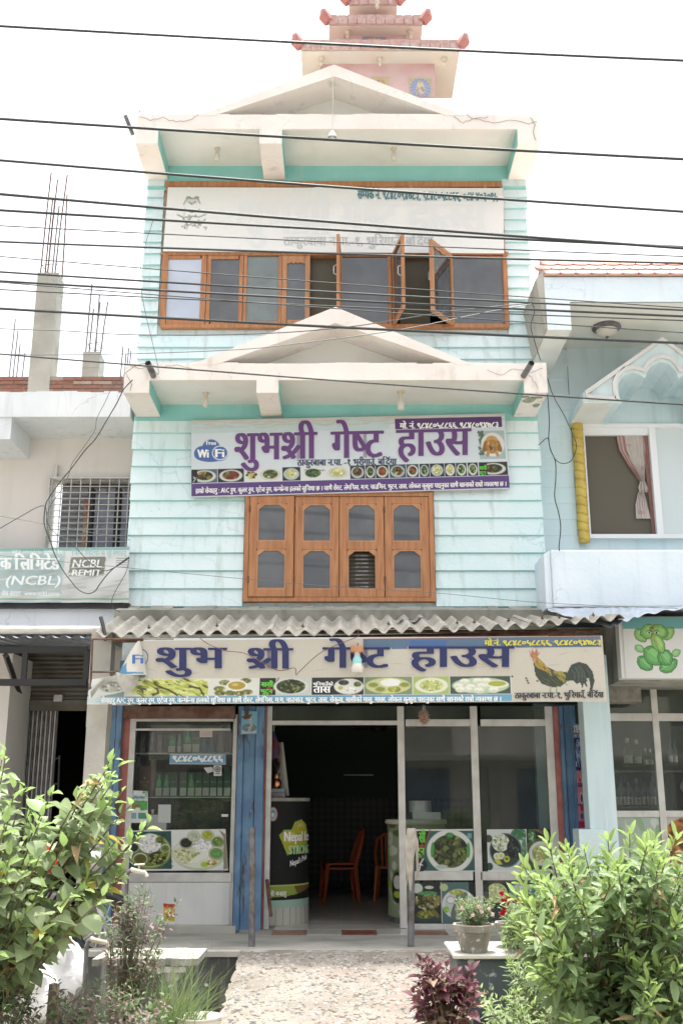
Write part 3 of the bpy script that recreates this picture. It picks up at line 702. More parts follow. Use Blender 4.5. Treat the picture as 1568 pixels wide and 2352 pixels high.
# opposite side of the street, seen only as reflections in the shop glass
opp = thing('shop_row', (0, -16, GZ), 'low row of shops across the street, reflected in the shop windows', 'building')
mb = MB(); mb.box(-26, 26, -20, -16, GZ, 5.6); mb.build('wall', m_warm, opp)
for i in range(8):
    a = -24 + 6.1 * i; mb = MB(); mb.box(a, a + 3.6, -16, -15.94, GZ, 2.3); mb.build('shutter', m_bsteel if i % 3 else m_rust, opp)
mb = MB(); mb.box(-26, 26, -16, -14.6, 2.55, 2.75); mb.build('canopy', m_conc2, opp)
for i in range(9):
    a = -25 + 6.1 * i; mb = MB(); mb.box(a - .2, a + .2, -15.2, -14.8, GZ, 2.55); mb.build('pillar', m_conc2 if i % 2 else m_warm, opp)
    mb = MB(); mb.box(a + .6, a + 4.6, -14.75, -14.6, 2.8, 3.7); mb.build('shop_sign', (m_conc2, m_warm, m_conc, m_cream)[i % 4], opp)
    for q in (1.0, 3.2): mb = MB(); mb.box(a + q, a + q + 1.4, -16, -15.95, 3.9, 5.1); mb.build('window', m_film, opp)

# ================================================================ AWNING of corrugated cement sheets
awn = thing('corrugated_awning', (0, 11.2, 2.9), 'weathered grey corrugated cement sheet awning over the shop front', 'awning')
def front_pt(px, py, Y=10.58): return P(px, py, Y)
AX0, AX1 = X(218, 1455, 10.58), X(1425, 1430, 10.75)
def awz(x, t):   # t 0 at the wall, 1 at the front edge
    u = (x - AX0) / (AX1 - AX0); zb = Z(1421, 11.66); zf = Z(1456, 10.58) + .17 * max(0, u) ** 3
    return zb + (zf - zb) * t
pitch = .178; nsheet = 6; sw_ = (AX1 - AX0) / nsheet
for k in range(nsheet):
    xa = AX0 + sw_ * k - (.08 if k else 0); xb = AX0 + sw_ * (k + 1); lift = .012 if k % 2 else 0; dyf = random.uniform(-.05, .05); yaw = random.uniform(-.02, .02)
    nxs = int((xb - xa) / pitch * 14); mb = MB(); vs = []; fs = []; nt = 8
    Yb, Yf = 11.64, 10.58 + dyf
    for s_, th in ((0, 0), (1, -.009)):
        for j in range(nt + 1):
            t = j / nt
            for i in range(nxs + 1):
                x = xa + (xb - xa) * i / nxs; z = awz(x, t) + .031 * math.cos((x - AX0) * 2 * math.pi / pitch) + lift + th
                y = Yb + (Yf - Yb) * t + yaw * (x - xa); jit = random.uniform(-.003, .003) if j == nt else 0
                skew = 0
                vs.append((x + skew + .0, y + jit * 2, z + jit))
    m_ = (nt + 1) * (nxs + 1)
    for j in range(nt):
        for i in range(nxs):
            a = j * (nxs + 1) + i; fs += [(a, a + nxs + 1, a + nxs + 2, a + 1), (m_ + a, m_ + a + 1, m_ + a + nxs + 2, m_ + a + nxs + 1)]
    for i in range(nxs): a = nt * (nxs + 1) + i; fs.append((a, a + m_, a + m_ + 1, a + 1))
    for j in range(nt):
        for i in (0, nxs): a = j * (nxs + 1) + i; b = a + nxs + 1; fs.append((a, b, b + m_, a + m_))
    mb.add(vs, fs); mb.sm = True; mb.build('roof_sheet', m_asb, awn)
    for q in range(3):
        x = AX0 + pitch * round((xa + sw_ * (q + .5) / 3 - AX0) / pitch); b = MB(); zt = awz(x, .8) + .032 + lift; y = Yb + (Yf - Yb) * .8
        if q == 1 or k > 3: b.tube([(x - .03, y, zt - .01), (x - .03, y, zt + .03)], .006, 6); b.lathe([(0, .012), (.018, .008), (.02, 0)], (x - .03, y, zt), 8); b.build('roof_bolt', m_rust, awn)
# underframe
mb = MB(); mb.tube([(AX0 + .15, 10.72, Z(1470, 10.72) - .01), (AX1 - .45, 10.85, Z(1452, 10.85) - .01)], .02, 8); mb.tube([(AX0 + .15, 11.3, 2.98), (AX1 - .1, 11.3, 3.0)], .02, 8); mb.build('purlin', m_rust, awn)
# scraps lying on the awning
for (px, py, w) in ((925, 1428, .09), (960, 1424, .12), (945, 1436, .05)):
    c = P(px, py, 11.3); mb = MB(); mb.add([(c.x - w, 11.2, c.z + .0), (c.x + w, 11.25, c.z + .01), (c.x + w * .8, 11.35, c.z + .045), (c.x - w * .5, 11.35, c.z + .03)], [(0, 1, 2, 3)])
    mb.add([(c.x - w * .5, 11.1, c.z + .03), (c.x + w * .1, 11.15, c.z + .05), (c.x, 11.25, c.z + .06)], [(0, 1, 2)]); solo(mb.build('debris', m_pipe), {925: 'thin dark flat scrap lying on the grey awning, left of two larger scraps', 960: 'larger dark flat scrap lying on the middle of the grey awning', 945: 'smallest pale scrap stuck on the front slope of the grey awning'}[px], 'scrap')
# the black pipe end and dark flap at its left corner
mb = MB(); mb.tube([P(232, 1418, 10.8), P(238, 1440, 10.75), P(243, 1470, 10.7)], .02, 8); mb.build('strap', m_black, awn)
# ================================================================ CONCRETE POST and long banner
post = MB(); a = X(190, 1800, 10.75); z1 = Z(1452, 10.75); n = 4
for i in range(n):
    c, d = -.95 + (z1 + .95) * i / n, -.95 + (z1 + .95) * (i + 1) / n; j = lambda: random.uniform(-.003, .003)
    post.box(a + j(), a + .205 + j(), 10.75 + j(), 10.95, c, d)
solo(post.build('concrete_post', m_conc2, smooth=False), 'rough grey concrete post under the torn left end of the long shop banner', 'post')
# ================================================================ SIGNS
def frame_of(corners, Y, mat, parent, w=.02, d=.03):
    c = [P(*k, Y) for k in corners]; 
    mb = MB(); mb.add([(p.x, Y + .004, p.z) for p in c] + [(p.x, Y + d, p.z) for p in c], [(3, 2, 1, 0), (4, 5, 6, 7), (0, 1, 5, 4), (1, 2, 6, 5), (2, 3, 7, 6), (3, 0, 4, 7)])
    return mb.build('sign_board', mat, parent)
# ---- top: sun-bleached board
Y0 = 11.93
q = [(386, 430), (1155, 432), (1157, 582), (375, 577)]
s0 = thing('bleached_sign', P(770, 510, Y0), 'sun bleached white signboard with ghost lettering below the roof canopy', 'sign')
cv = Cv(780, 150, (240, 240, 238), .45)
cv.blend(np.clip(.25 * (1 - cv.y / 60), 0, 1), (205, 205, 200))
def sk(pts, w, c): cv.line([((x - 378), (y - 430)) for x, y in pts], w, c)
G1, G2 = (120, 126, 122), (165, 170, 160)
cv.ell(437 - 378, 462 - 430, 14, 9, (210, 212, 208)); cv.ell(428 - 378, 455 - 430, 6, 4, G2); cv.ell(447 - 378, 455 - 430, 6, 4, G2)
for p in ([(418, 470), (426, 452), (437, 458), (447, 452), (455, 468)], [(430, 465), (436, 470), (444, 464)], [(420, 480), (437, 490), (455, 482)], [(405, 495), (420, 502), (437, 498), (455, 500), (470, 494)], [(418, 503), (430, 520), (448, 512), (460, 520)], [(437, 498), (430, 512), (422, 525)], [(445, 515), (455, 508), (466, 512)], [(470, 505), (462, 515), (450, 524)]): sk(p, 2.4, G1)
for i in range(26): cv.ell(40 + random.random() * 55, 62 + random.random() * 36, random.uniform(1.5, 5), 1.4, random.choice([G1, G2, (190, 192, 188)]), random.random() * 3)
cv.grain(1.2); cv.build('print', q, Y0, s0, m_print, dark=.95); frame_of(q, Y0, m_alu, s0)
text('शुभश्री गेष्ट हाउस', 545, 1120, 537, 120, Y0 - .003, i_ghost, s0, sweep=9, n=3)
text('सम्पर्क नं. ९८४८०९४७८३, ९८४८०५८८६६, ०८४-४०३०९५', 820, 1143, 456, 30, Y0 - .012, i_teal, s0, slope=.018, sweep=1.4, n=3)
text('ठाकुरबाबा न.पा.-१, भुरिगाउँ, बर्दिया', 650, 995, 563, 30, Y0 - .006, i_ghost2, s0, slope=.0, sweep=1.6, n=3)
# ---- middle: the clean printed sign
Y1 = 11.90
q = [(439.5, 966), (1158, 950), (1170, 1122), (440, 1142)]
s1 = thing('guest_house_sign', P(800, 1050, Y1), 'clean white and purple printed signboard above the brown casement window', 'sign')
cv = Cv(730, 176, (222, 232, 238), .85)
def mp(x, y):     # photo px -> canvas
    u = (x - 440) / (1158 - 440 + (y - 960) * .07); top = 966 - 16 * u; bot = 1142 - 20 * u; return u * 730, (y - top) / (bot - top) * 176
def R(x0, y0, x1, y1, c): cv.poly([mp(x0, y0), mp(x1, y0 - (x1 - x0) * .0), mp(x1, y1), mp(x0, y1)], c)
cv.rect(0, 0, 730, 7, (215, 212, 205)); cv.rect(0, 7, 460, 30, (205, 224, 226))
for i in range(140): cv.ell(random.random() * 730, random.random() * 20, random.uniform(2, 20), 1.2, (205, 205, 198))
cv.rect(0, 146, 730, 174, (96, 66, 130)); cv.rect(474, 6, 722, 31, (92, 58, 118))
B = (76, 112, 176)
for c in ((485, 1034, 22, 24), (466, 1042, 20, 17), (505, 1042, 20, 18), (485, 1046, 38, 16)): cv.ell(*mp(c[0], c[1]), c[2], c[3], B)
for c in ((506, 1041, 17, 15),): cv.ell(*mp(c[0], c[1]), 19, 17, (235, 240, 245)); cv.ell(*mp(c[0], c[1]), 16.5, 14.5, B)
# roast chicken picture
x0, y0 = mp(1097, 990); x1, y1 = mp(1160, 1054)
cv.rect(x0, y0, x1, y1, (176, 196, 196)); cx, cy = (x0 + x1) / 2, (y0 + y1) / 2
for i in range(30): cv.ell(x0 + random.random() * 10, y0 + random.random() * 60, 4, 2, (90, 110, 90), random.random() * 3)
cv.ell(cx + 2, cy, 27, 28, (232, 232, 228)); cv.ell(cx, cy + 2, 20, 19, (176, 128, 62)); cv.ell(cx, cy - 9, 14, 12, (205, 160, 90)); cv.ell(cx - 15, cy + 4, 6, 14, (150, 100, 48), .4); cv.ell(cx + 15, cy + 5, 6, 14, (150, 100, 48), -.4); cv.ell(cx - 10, cy + 20, 4, 9, (190, 150, 100), .3); cv.ell(cx + 10, cy + 20, 4, 9, (190, 150, 100), -.3)
cv.food(cx, cy + 2, 15, 14, [(176, 128, 62), (130, 84, 40), (215, 176, 110)], 24, 4)
# food strip
xs = [440, 500, 561, 594, 648, 690, 747, 803, 838, 862, 893, 932, 962, 986, 1020, 1046, 1072, 1098, 1166]
for i, (a, b) in enumerate(zip(xs, xs[1:])):
    u0, v0 = mp(a, 1084 - (a - 440) * .022); u1, v1 = mp(b, 1118 - (a - 440) * .022); v0, v1 = 113, 144
    light = i in (2, 3, 5, 6); bgc = (228, 230, 226) if light else random.choice([(38, 42, 44), (70, 84, 92), (50, 44, 42), (90, 104, 110), (60, 66, 60)])
    cv.rect(u0, v0, u1, v1, bgc); cx, cy = (u0 + u1) / 2, (v0 + v1) / 2; rx = (u1 - u0) * .44
    if not i in (5,): cv.ell(cx, cy + 1, rx, 13.5, random.choice([(214, 216, 208), (190, 200, 200), (226, 226, 220)]))
    cv.food(cx, cy, rx * .72, 10, FOODS[[0, 1, 2, 3, 2, 3, 2, 1, 3, 1, 0, 1, 3, 2, 2, 3, 3, 0][i]] + ([(90, 140, 70)] if i % 2 else []), 30, 3.4)
    if i in (2, 3, 10): [cv.food(cx + 10 * math.cos(k), cy + 7 * math.sin(k), 3.5, 3, FOODS[k % 4], 6, 2) for k in range(0, 6, 1)]
u0, _ = mp(440, 1100); cv.rect(0, 113, 14, 144, (24, 26, 28)); cv.line([(5, 130), (9, 136), (4, 142)], 1.6, (235, 235, 235)); cv.line([(4, 134), (12, 132)], 1.2, (235, 235, 235))
u0, _ = mp(1099, 1090); cv.rect(u0, 113, u0 + 20, 144, (26, 34, 28))
cv.grain(2.5); cv.build('print', q, Y1, s1, m_print); frame_of(q, Y1, m_alu, s1)
Yt = Y1 - .004
for s_, a, b, yb in (('शुभश्री', 538, 729, 1057), ('गेष्ट', 759, 881, 1052.5), ('हाउस', 909, 1082, 1048.5)):
    text(s_, a - 2, b + 2, yb + 1, 98, Yt, i_edge, s1, slope=-.022, sweep=9, n=6); text(s_, a, b, yb, 98, Yt - .004, i_purple, s1, slope=-.022, sweep=5.5, n=5)
text('ठाकुरबाबा न.पा. -१ भुरीगाउँ, बर्दिया', 682, 911, 1070, 22, Yt, i_dark, s1, slope=-.012, sweep=1.6, n=3)
text('मो. नं. ९८४८०५८८६६, ९८४८०९४७८३', 917, 1144, 984.5, 20, Yt, i_white, s1, slope=-.012, sweep=2.0, n=3)
text('हाम्रो सेवाहरु : A\\C रुम, कुलर रुम, एटेज रुम, कन्फ्रेन्स हलको सुविधा छ । साथै रोस्ट, लेगपिस, म:म, चाउमिन, भुटन, तास, लोकल कुखुरा पाइनुका साथै खानाको राम्रो व्यवस्था छ ।', 449, 1162, 1133, 16, Yt, i_white, s1, slope=-.0235, sweep=1.2, n=2, res=1)
text('Wi', 453, 480, 1051, 27, Yt, i_white, s1, sweep=2.6, n=4); text('Fi', 494, 516, 1050, 27, Yt, i_white, s1, sweep=2.6, n=4); text('Free', 474, 497, 1022, 14, Yt, i_white, s1, sweep=1, n=2)
text('Nepali Bhutuwa', 700, 746, 1082, 7, Yt, i_blk, s1, res=1); text('खसी', 1100, 1117, 1079, 13, Yt, i_grn, s1, sweep=.8, n=2); text('भुटुन', 1100, 1116, 1090, 12, Yt, i_grn, s1, sweep=.8, n=2)
# ---- long lower banner, torn at its left end
Y2 = 10.5
q = [(212, 1474), (1382, 1460), (1393, 1611), (200, 1618)]
s2 = thing('long_banner', P(800, 1540, Y2), 'long cream guest house banner with rooster picture, torn and curling at its left end', 'banner')
cv = Cv(1190, 148, (204, 198, 184), .62)
def mq(x, y):
    u = (x - 206) / 1182; return u * 1190, (y - (1474 - 14 * u)) / 146 * 148
def r2(x0, x1, v0, v1, c): cv.rect(mq(x0, 1500)[0], v0, mq(x1, 1500)[0], v1, c)
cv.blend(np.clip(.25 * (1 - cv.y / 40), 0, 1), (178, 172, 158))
r2(833, 1384, 3, 26, (92, 116, 142)); r2(940, 1026, 6, 25, (74, 108, 160)); r2(833, 1384, 1, 3, (150, 80, 60))
r2(198, 1172, 131, 146, (110, 168, 196)); 
for a, b, c in ((198, 240, .0), (240, 300, .4)): pass
cv.blend(np.clip((1 - (cv.x - 0) / 90), 0, .85) * (cv.y > 128), (224, 226, 222))
F0, F1 = 90, 129
def pic(x0, x1, bgc): r2(x0, x1, F0, F1, bgc); a, b = mq(x0, 1500)[0], mq(x1, 1500)[0]; return (a + b) / 2, (F0 + F1) / 2, (b - a) / 2
cx, cy, w = pic(212, 296, (214, 216, 208)); cv.food(cx + 4, cy - 2, 28, 13, [(176, 176, 166), (120, 122, 112), (206, 206, 196)], 50, 4); r2(198, 213, F0, F1, (72, 72, 70)); cv.ell(6, 121, 6, 9, (230, 230, 228)); cv.poly([(30, 130), (84, 118), (84, 130)], (130, 150, 150))
cx, cy, w = pic(296, 480, (222, 226, 204)); cv.poly([(100, 118), (112, 104), (150, 92), (262, 92), (278, 104), (278, 128), (130, 129), (104, 122)], (196, 204, 104))
for i in range(110): cv.ell(cx + random.uniform(-70, 88), cy + random.uniform(-18, 18), random.uniform(4, 14), random.uniform(1, 3), random.choice([(150, 158, 60), (214, 220, 130), (96, 92, 48), (176, 186, 84), (226, 228, 170)]), random.uniform(-.2, .6))
for p in ([(150, 98), (160, 106), (190, 118), (206, 128)], [(232, 108), (256, 112), (266, 128)], [(158, 112), (162, 122), (150, 128)]): cv.line(p, 4, (70, 62, 38))
for i in range(14): cv.line([(112 + random.random() * 14, 104 + random.random() * 18), (118 + random.random() * 18, 112 + random.random() * 14)], 1.6, (84, 86, 60))
cx, cy, w = pic(482, 596, (222, 222, 212))
for dx, dy in ((-34, 4), (-22, -10), (-8, 14), (26, -14), (30, 12), (14, 15), (-32, 14)): cv.food(cx + dx, cy + dy, 13, 6, [(120, 122, 66), (170, 168, 100), (86, 84, 50)], 12, 3)
cv.ell(cx + 6, cy - 3, 24, 13, (236, 236, 226)); cv.ell(cx + 6, cy - 3, 20, 9.5, (176, 150, 66)); cv.ell(cx + 2, cy - 5, 8, 3, (214, 190, 110))
cx, cy, w = pic(596, 713, (196, 202, 196)); r2(596, 634, F0, F1, (40, 40, 42)); cv.line([(mq(640, 1500)[0], F0), (mq(622, 1500)[0], F1)], 3, (150, 90, 60)); cv.ell(cx + 14, cy, 40, 19, (212, 216, 206)); cv.food(cx + 14, cy, 33, 16, GREENF, 90, 4)
cx, cy, w = pic(716, 834, (44, 44, 46)); cv.ell(cx + 26, cy + 1, 34, 18, (226, 226, 220)); cv.food(cx + 14, cy - 8, 12, 6, [(50, 52, 48), (80, 84, 70)], 20, 3); cv.food(cx + 28, cy + 9, 16, 6, [(236, 236, 232), (200, 200, 190)], 26, 3); cv.food(cx + 46, cy - 4, 9, 6, [(130, 140, 70), (90, 100, 50)], 16, 3); cv.food(cx + 7, cy + 4, 6, 4, [(190, 190, 90)], 8, 2)
cx, cy, w = pic(836, 945, (128, 146, 112)); cv.ell(cx, cy, 52, 18, (206, 208, 148)); cv.ell(cx + 6, cy - 7, 24, 9, (240, 240, 234)); 
for dx, dy in ((-34, -2), (-18, 8), (38, -2)): cv.ell(cx + dx, cy + dy, 13, 6.5, (180, 184, 140)); cv.ell(cx + dx, cy + dy, 10.5, 4.6, (140, 150, 60))
cv.food(cx + 14, cy + 8, 15, 7, [(150, 158, 70), (190, 196, 110), (110, 116, 50)], 24, 3)
cx, cy, w = pic(948, 1031, (170, 190, 106)); cv.ell(cx, cy, 38, 17.5, (228, 230, 214)); cv.food(cx, cy, 27, 13, [(190, 198, 120), (150, 162, 78), (222, 226, 170)], 80, 3)
cx, cy, w = pic(1033, 1171, (72, 84, 74)); cv.ell(cx, cy + 1, 66, 18, (186, 206, 172)); 
for dx, dy in ((-50, 2), (-36, -8), (-22, 4), (-6, -9), (-30, 10), (4, 2), (-4, 12), (30, 11), (14, -9), (-46, 10)): cv.ell(cx + dx, cy + dy, 13, 7, (214, 218, 196)); cv.ell(cx + dx - 1, cy + dy - 2, 10, 4.5, (236, 238, 224)); cv.line([(cx + dx - 6, cy + dy), (cx + dx + 5, cy + dy + 2)], .8, (170, 176, 150))
cv.ell(cx + 38, cy - 2, 26, 8.5, (232, 236, 214)); cv.ell(cx + 38, cy - 3, 21, 6, (170, 176, 74))
for x in (297, 481, 596, 714.5, 835, 947, 1032, 1171): r2(x - .8, x + .8, F0, F1, (226, 226, 220))
# rooster
def rp(pts): return [mq(x, y) for x, y in pts]
cv.poly(rp([(1300, 1545), (1312, 1525), (1330, 1519), (1348, 1524), (1360, 1540), (1363, 1562), (1357, 1580), (1347, 1592), (1352, 1572), (1351, 1556), (1344, 1556), (1345, 1576), (1338, 1566), (1334, 1578), (1330, 1564), (1322, 1568), (1314, 1560), (1300, 1562)]), (58, 66, 58))
for i in range(20): x = random.uniform(1306, 1345); cv.line(rp([(x, 1526 + abs(x - 1328) * .5), (x + 8, 1545), (x + 6, 1562)]), .8, random.choice([(80, 96, 84), (38, 44, 40), (96, 110, 92)]))
cv.poly(rp([(1222, 1506), (1230, 1503), (1240, 1512), (1256, 1530), (1278, 1541), (1300, 1542), (1304, 1556), (1296, 1566), (1284, 1574), (1262, 1576), (1240, 1566), (1228, 1548), (1226, 1528)]), (62, 70, 52))
cv.poly(rp([(1224, 1508), (1232, 1504), (1242, 1514), (1256, 1530), (1266, 1540), (1252, 1540), (1236, 1534), (1228, 1526)]), (166, 142, 70)); cv.poly(rp([(1268, 1540), (1290, 1540), (1298, 1550), (1294, 1566), (1284, 1560), (1276, 1548)]), (160, 148, 66))
for i in range(60): x = random.uniform(1228, 1262); y = 1508 + (x - 1228) * .9 + random.uniform(-2, 8); cv.line(rp([(x, y), (x + 4, y + 7)]), 1, random.choice([(206, 186, 90), (120, 84, 40), (92, 76, 34), (186, 160, 60)]))
for i in range(50): x = random.uniform(1236, 1296); y = random.uniform(1542, 1570); cv.line(rp([(x, y), (x + 7, y + 5)]), 1, random.choice([(40, 48, 40), (90, 116, 100), (110, 104, 48), (56, 70, 60)]))
cv.poly(rp([(1217, 1492), (1221, 1500), (1224, 1490), (1229, 1499), (1234, 1489), (1237, 1500), (1243, 1495), (1236, 1506), (1226, 1508), (1219, 1506)]), (178, 116, 90)); cv.ell(*mq(1226, 1508), 6, 6, (190, 130, 100)); cv.line(rp([(1217, 1508), (1222, 1510)]), 2, (190, 180, 140)); cv.ell(*mq(1224, 1507), 1.2, 1.2, (30, 30, 30)); cv.ell(*mq(1227, 1517), 3, 4.5, (196, 150, 130))
for x in (1262, 1276): cv.line(rp([(x, 1574), (x - 2, 1585), (x, 1590)]), 2.6, (140, 156, 130)); cv.line(rp([(x - 14, 1589), (x, 1588), (x + 7, 1591)]), 1.8, (130, 146, 120))
for x, y in ((1175, 1552), (1207, 1556), (1209, 1561), (1232, 1562), (1211, 1566)): cv.ell(*mq(x, y), 2.6, 1.8, (60, 48, 40))
for i in range(30): cv.ell(random.uniform(120, 1180), random.uniform(8, 85), random.uniform(2, 20), .9, (182, 176, 160), random.uniform(-.3, .3))
# Wi-Fi emblem on the flap
u, v = mq(318, 1512); cv.ell(u, v, 21, 22, (66, 105, 150)); cv.ell(u, v, 18.5, 19.5, (206, 204, 196)); cv.rect(u - 60, v + 10, u + 10, v + 24, (204, 198, 184))
# tear: the top-left of the cloth is gone
tear = cv.poly(rp([(190, 1400), (322, 1400), (318, 1480), (300, 1520), (292, 1545), (266, 1552), (236, 1556), (222, 1572), (209, 1580), (206, 1560), (190, 1556)]), None)
cv.m = ~tear
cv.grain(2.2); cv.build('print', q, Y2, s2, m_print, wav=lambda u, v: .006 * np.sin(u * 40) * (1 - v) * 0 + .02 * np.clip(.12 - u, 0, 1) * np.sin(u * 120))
bk = MB()
c = [P(*k, Y2 + .012) for k in ((212, 1560), (330, 1545), (330, 1466), (1382, 1461), (1392, 1610), (202, 1617))]
bk.add([tuple(k) for k in c] + [(k.x, k.y + .012, k.z) for k in c], [(0, 5, 4, 3, 2, 1), (6, 7, 8, 9, 10, 11)] + [(i, (i + 1) % 6, (i + 1) % 6 + 6, i + 6) for i in range(6)]); bk.build('sign_board', m_white_p, s2)
fm = MB(); A = [P(*k, Y2 + .02) for k in ((213, 1468), (207, 1618), (400, 1468), (318, 1544), (236, 1541), (1393, 1610))]
fm.tube([A[0], A[1]], .011, 6); fm.tube([A[0], A[2]], .011, 6); fm.tube([P(211, 1543, Y2 + .02), A[3]], .011, 6); fm.build('rusty_frame', m_rust, s2)
# curled flap showing its pale back
def flap(u, v):      # a cone of cloth rolled down from the tear
    px = 322 - 46 * v ** .8 * (1 - u) - 4 * (1 - u) + 18 * u * v; py = 1472 + 78 * v
    y = Y2 - .02 - .09 * math.sin(math.pi * min(1, u * 1.05)) * v - .01
    return P(px, py, y)
m_cloth = M('banner_cloth_back', (.46, .45, .41), .7, (.36, .35, .31), 12)
cf = Cv(46, 82, (196, 192, 182), .9)
cf.poly([(0, 82), (0, 62), (5, 52), (12, 74), (40, 76), (40, 79), (16, 80)], (72, 130, 165)); cf.grain(2); cf.build('flap', flap, 0, s2, m_print)
mb = MB(); vs = []; fs = []; n1, n2 = 14, 10
for j in range(n2 + 1):
    for i in range(n1 + 1):
        u, v = i / n1, j / n2; a = math.pi * u; px = 272 + 50 * u; w = math.sin(a) ** .5 if 0 < u < 1 else 0
        py = 1546 + 0 + v * (40 * w) + 6 * math.sin(a) - 2; y = Y2 - .03 - .10 * math.sin(a) * (1 - .5 * v); vs.append(P(px - 6 * v * (1 - u), py, y))
for j in range(n2):
    for i in range(n1): a = j * (n1 + 1) + i; fs.append((a, a + n1 + 1, a + n1 + 2, a + 1))
mb.add(vs, fs); mb.sm = True; mb.build('curl', m_cloth, s2)
mb = MB(); L1 = [(290, 1545), (268, 1550), (240, 1558), (222, 1574), (208, 1590)]; L2 = [(284, 1550), (262, 1562), (238, 1572), (226, 1582), (210, 1604)]
mb.add([P(*p, Y2 - .02 - .02 * i) for i, p in enumerate(L1)] + [P(*p, Y2 - .035) for p in L2], [(i, i + 5, i + 6, i + 1) for i in range(4)]); mb.sm = True; mb.build('torn_edge', m_cloth, s2)
Yt = Y2 - .01
for s_, a, b, yb in (('शुभ', 357, 522, 1535), ('श्री', 566, 674, 1536), ('गेष्ट', 740, 896, 1534), ('हाउस', 937, 1181, 1532)):
    text(s_, a - 1.5, b + 1.5, yb + .5, 76, Yt, i_edge, s2, sweep=9, n=6); text(s_, a, b, yb, 76, Yt - .004, i_navy, s2, sweep=7.5, n=6)
text('मो.नं. ९८४८०५८८६६, ९८४८०९४७८३', 1111, 1379, 1483, 19, Yt, i_yel, s2, slope=-.006, sweep=2.2, n=3)
text('सेवाहरु A/C रुम, कुलर रुम, एटेज रुम, कन्फेन्स हलको सुविधा छ साथै रोस्ट, लेगपिस, म:म, चाउचाउ, भुटन, तास, सेकुवा, खसीको मासु, माछा, लोकल कुखुरा पाइनुका साथै खानाको राम्रो व्यवस्था छ ।', 232, 1150, 1614.5, 17, Yt, i_white, s2, slope=-.004, sweep=1.0, n=2, res=1)
text('ठाकुरबाबा न.पा.-१, भुरिगाउँ, बर्दिया', 1181, 1386, 1604, 20, Yt, i_blk, s2, slope=-.01, sweep=1.8, n=3)
text('Fi', 304, 330, 1524, 30, Y2 - .11, i_blue, s2, sweep=3, n=4); text('SS', 319, 334, 1556, 19, Yt, i_teal, s2, sweep=1.6, n=3)
text('खसी', 599, 628, 1577, 16, Yt, i_grn, s2, sweep=1.2, n=2); text('को', 612, 622, 1584, 9, Yt, i_org, s2); text('भुटुन', 598, 626, 1592, 14, Yt, i_grn, s2, sweep=1.2, n=2)
text('भुरिगाउँको', 719, 765, 1575, 11, Yt, i_white, s2, sweep=.8, n=2); text('तास', 719, 760, 1591, 23, Yt, i_white, s2, sweep=1.8, n=3)
# ================================================================ LEFT NEIGHBOUR (bank building)
LYF, LYW = 11.9, 12.7
lb = thing('bank_building', (-5, LYW, 0), 'unfinished white building with brick parapet, barred window and rolling shutter, left of the guest house', 'building')
xr = -2.56; xl = -7.5
zt, zb = Z(900, LYF), Z(957, LYF)
gw = (X(115, 1180, LYW), X(300, 1180, LYW) + .35, Z(1262, LYW), Z(1104, LYW))
sh = (X(38, 1600, LYW - .1), X(196, 1600, LYW - .1) + .15, -.3, Z(1462, LYW - .1))
mb = MB()
for a, b, c, d in holes(xl, xr, -.3, zb, [gw, sh]): mb.box(a, b, LYW, LYW + .2, c, d)
mb.build('wall', m_warm, lb)
mb = MB(); n = 30
for i in range(n): a = xl + (xr - xl) * i / n; mb.box(a, a + (xr - xl) / n, LYF, LYW + .2, zb, zt + random.uniform(-.01, .012))
mb.build('fascia', m_white, lb, smooth=False)
a = X(80, 990, 12.2); mb = MB(); mb.box(a - .62, a - .2, LYF + .02, LYW, zb - .28, zb); mb.build('beam', m_white, lb)
# brick parapet, brick by brick
m_bk = [M('red_brick', (.34, .14, .095), .9, (.25, .12, .09), 18, bump=.6, bscale=50, dirt=(.3, .28, .25), dirt_amt=.4, dirt_scale=(9, 9, 9)), M('brown_brick', (.27, .15, .11), .9, (.22, .17, .14), 14, bump=.6, bscale=50), M('pale_brick', (.40, .24, .18), .9, (.38, .33, .28), 10, bump=.6, bscale=50)]
m_mort = M('brick_mortar', (.30, .28, .25), .95, (.2, .19, .17), 12, bump=.7, bscale=50)
Yb = 11.94; zp = Z(862, Yb); rows = 4; rh = (zp - zt - .02) / rows
mb = MB(); mb.box(xl, xr, Yb + .012, Yb + .2, zt - .02, zp - .012); mb.build('mortar_core', m_mort, lb)
bm_ = [MB(local=True).box(0, .225, 0, .11, 0, rh - .012).mesh('brick', m) for m in m_bk]
for r in range(rows):
    x = xr - .01 - (.12 if r % 2 else 0)
    while x > -5.4:
        o = put('brick', random.choice(bm_ + bm_[:1] * 3), lb, Vector((x - .23, Yb + random.uniform(-.005, .008), zt + .01 + r * rh)) - worldloc(lb)); o.rotation_euler = (0, random.uniform(-.012, .012), random.uniform(-.02, .02)); x -= .24
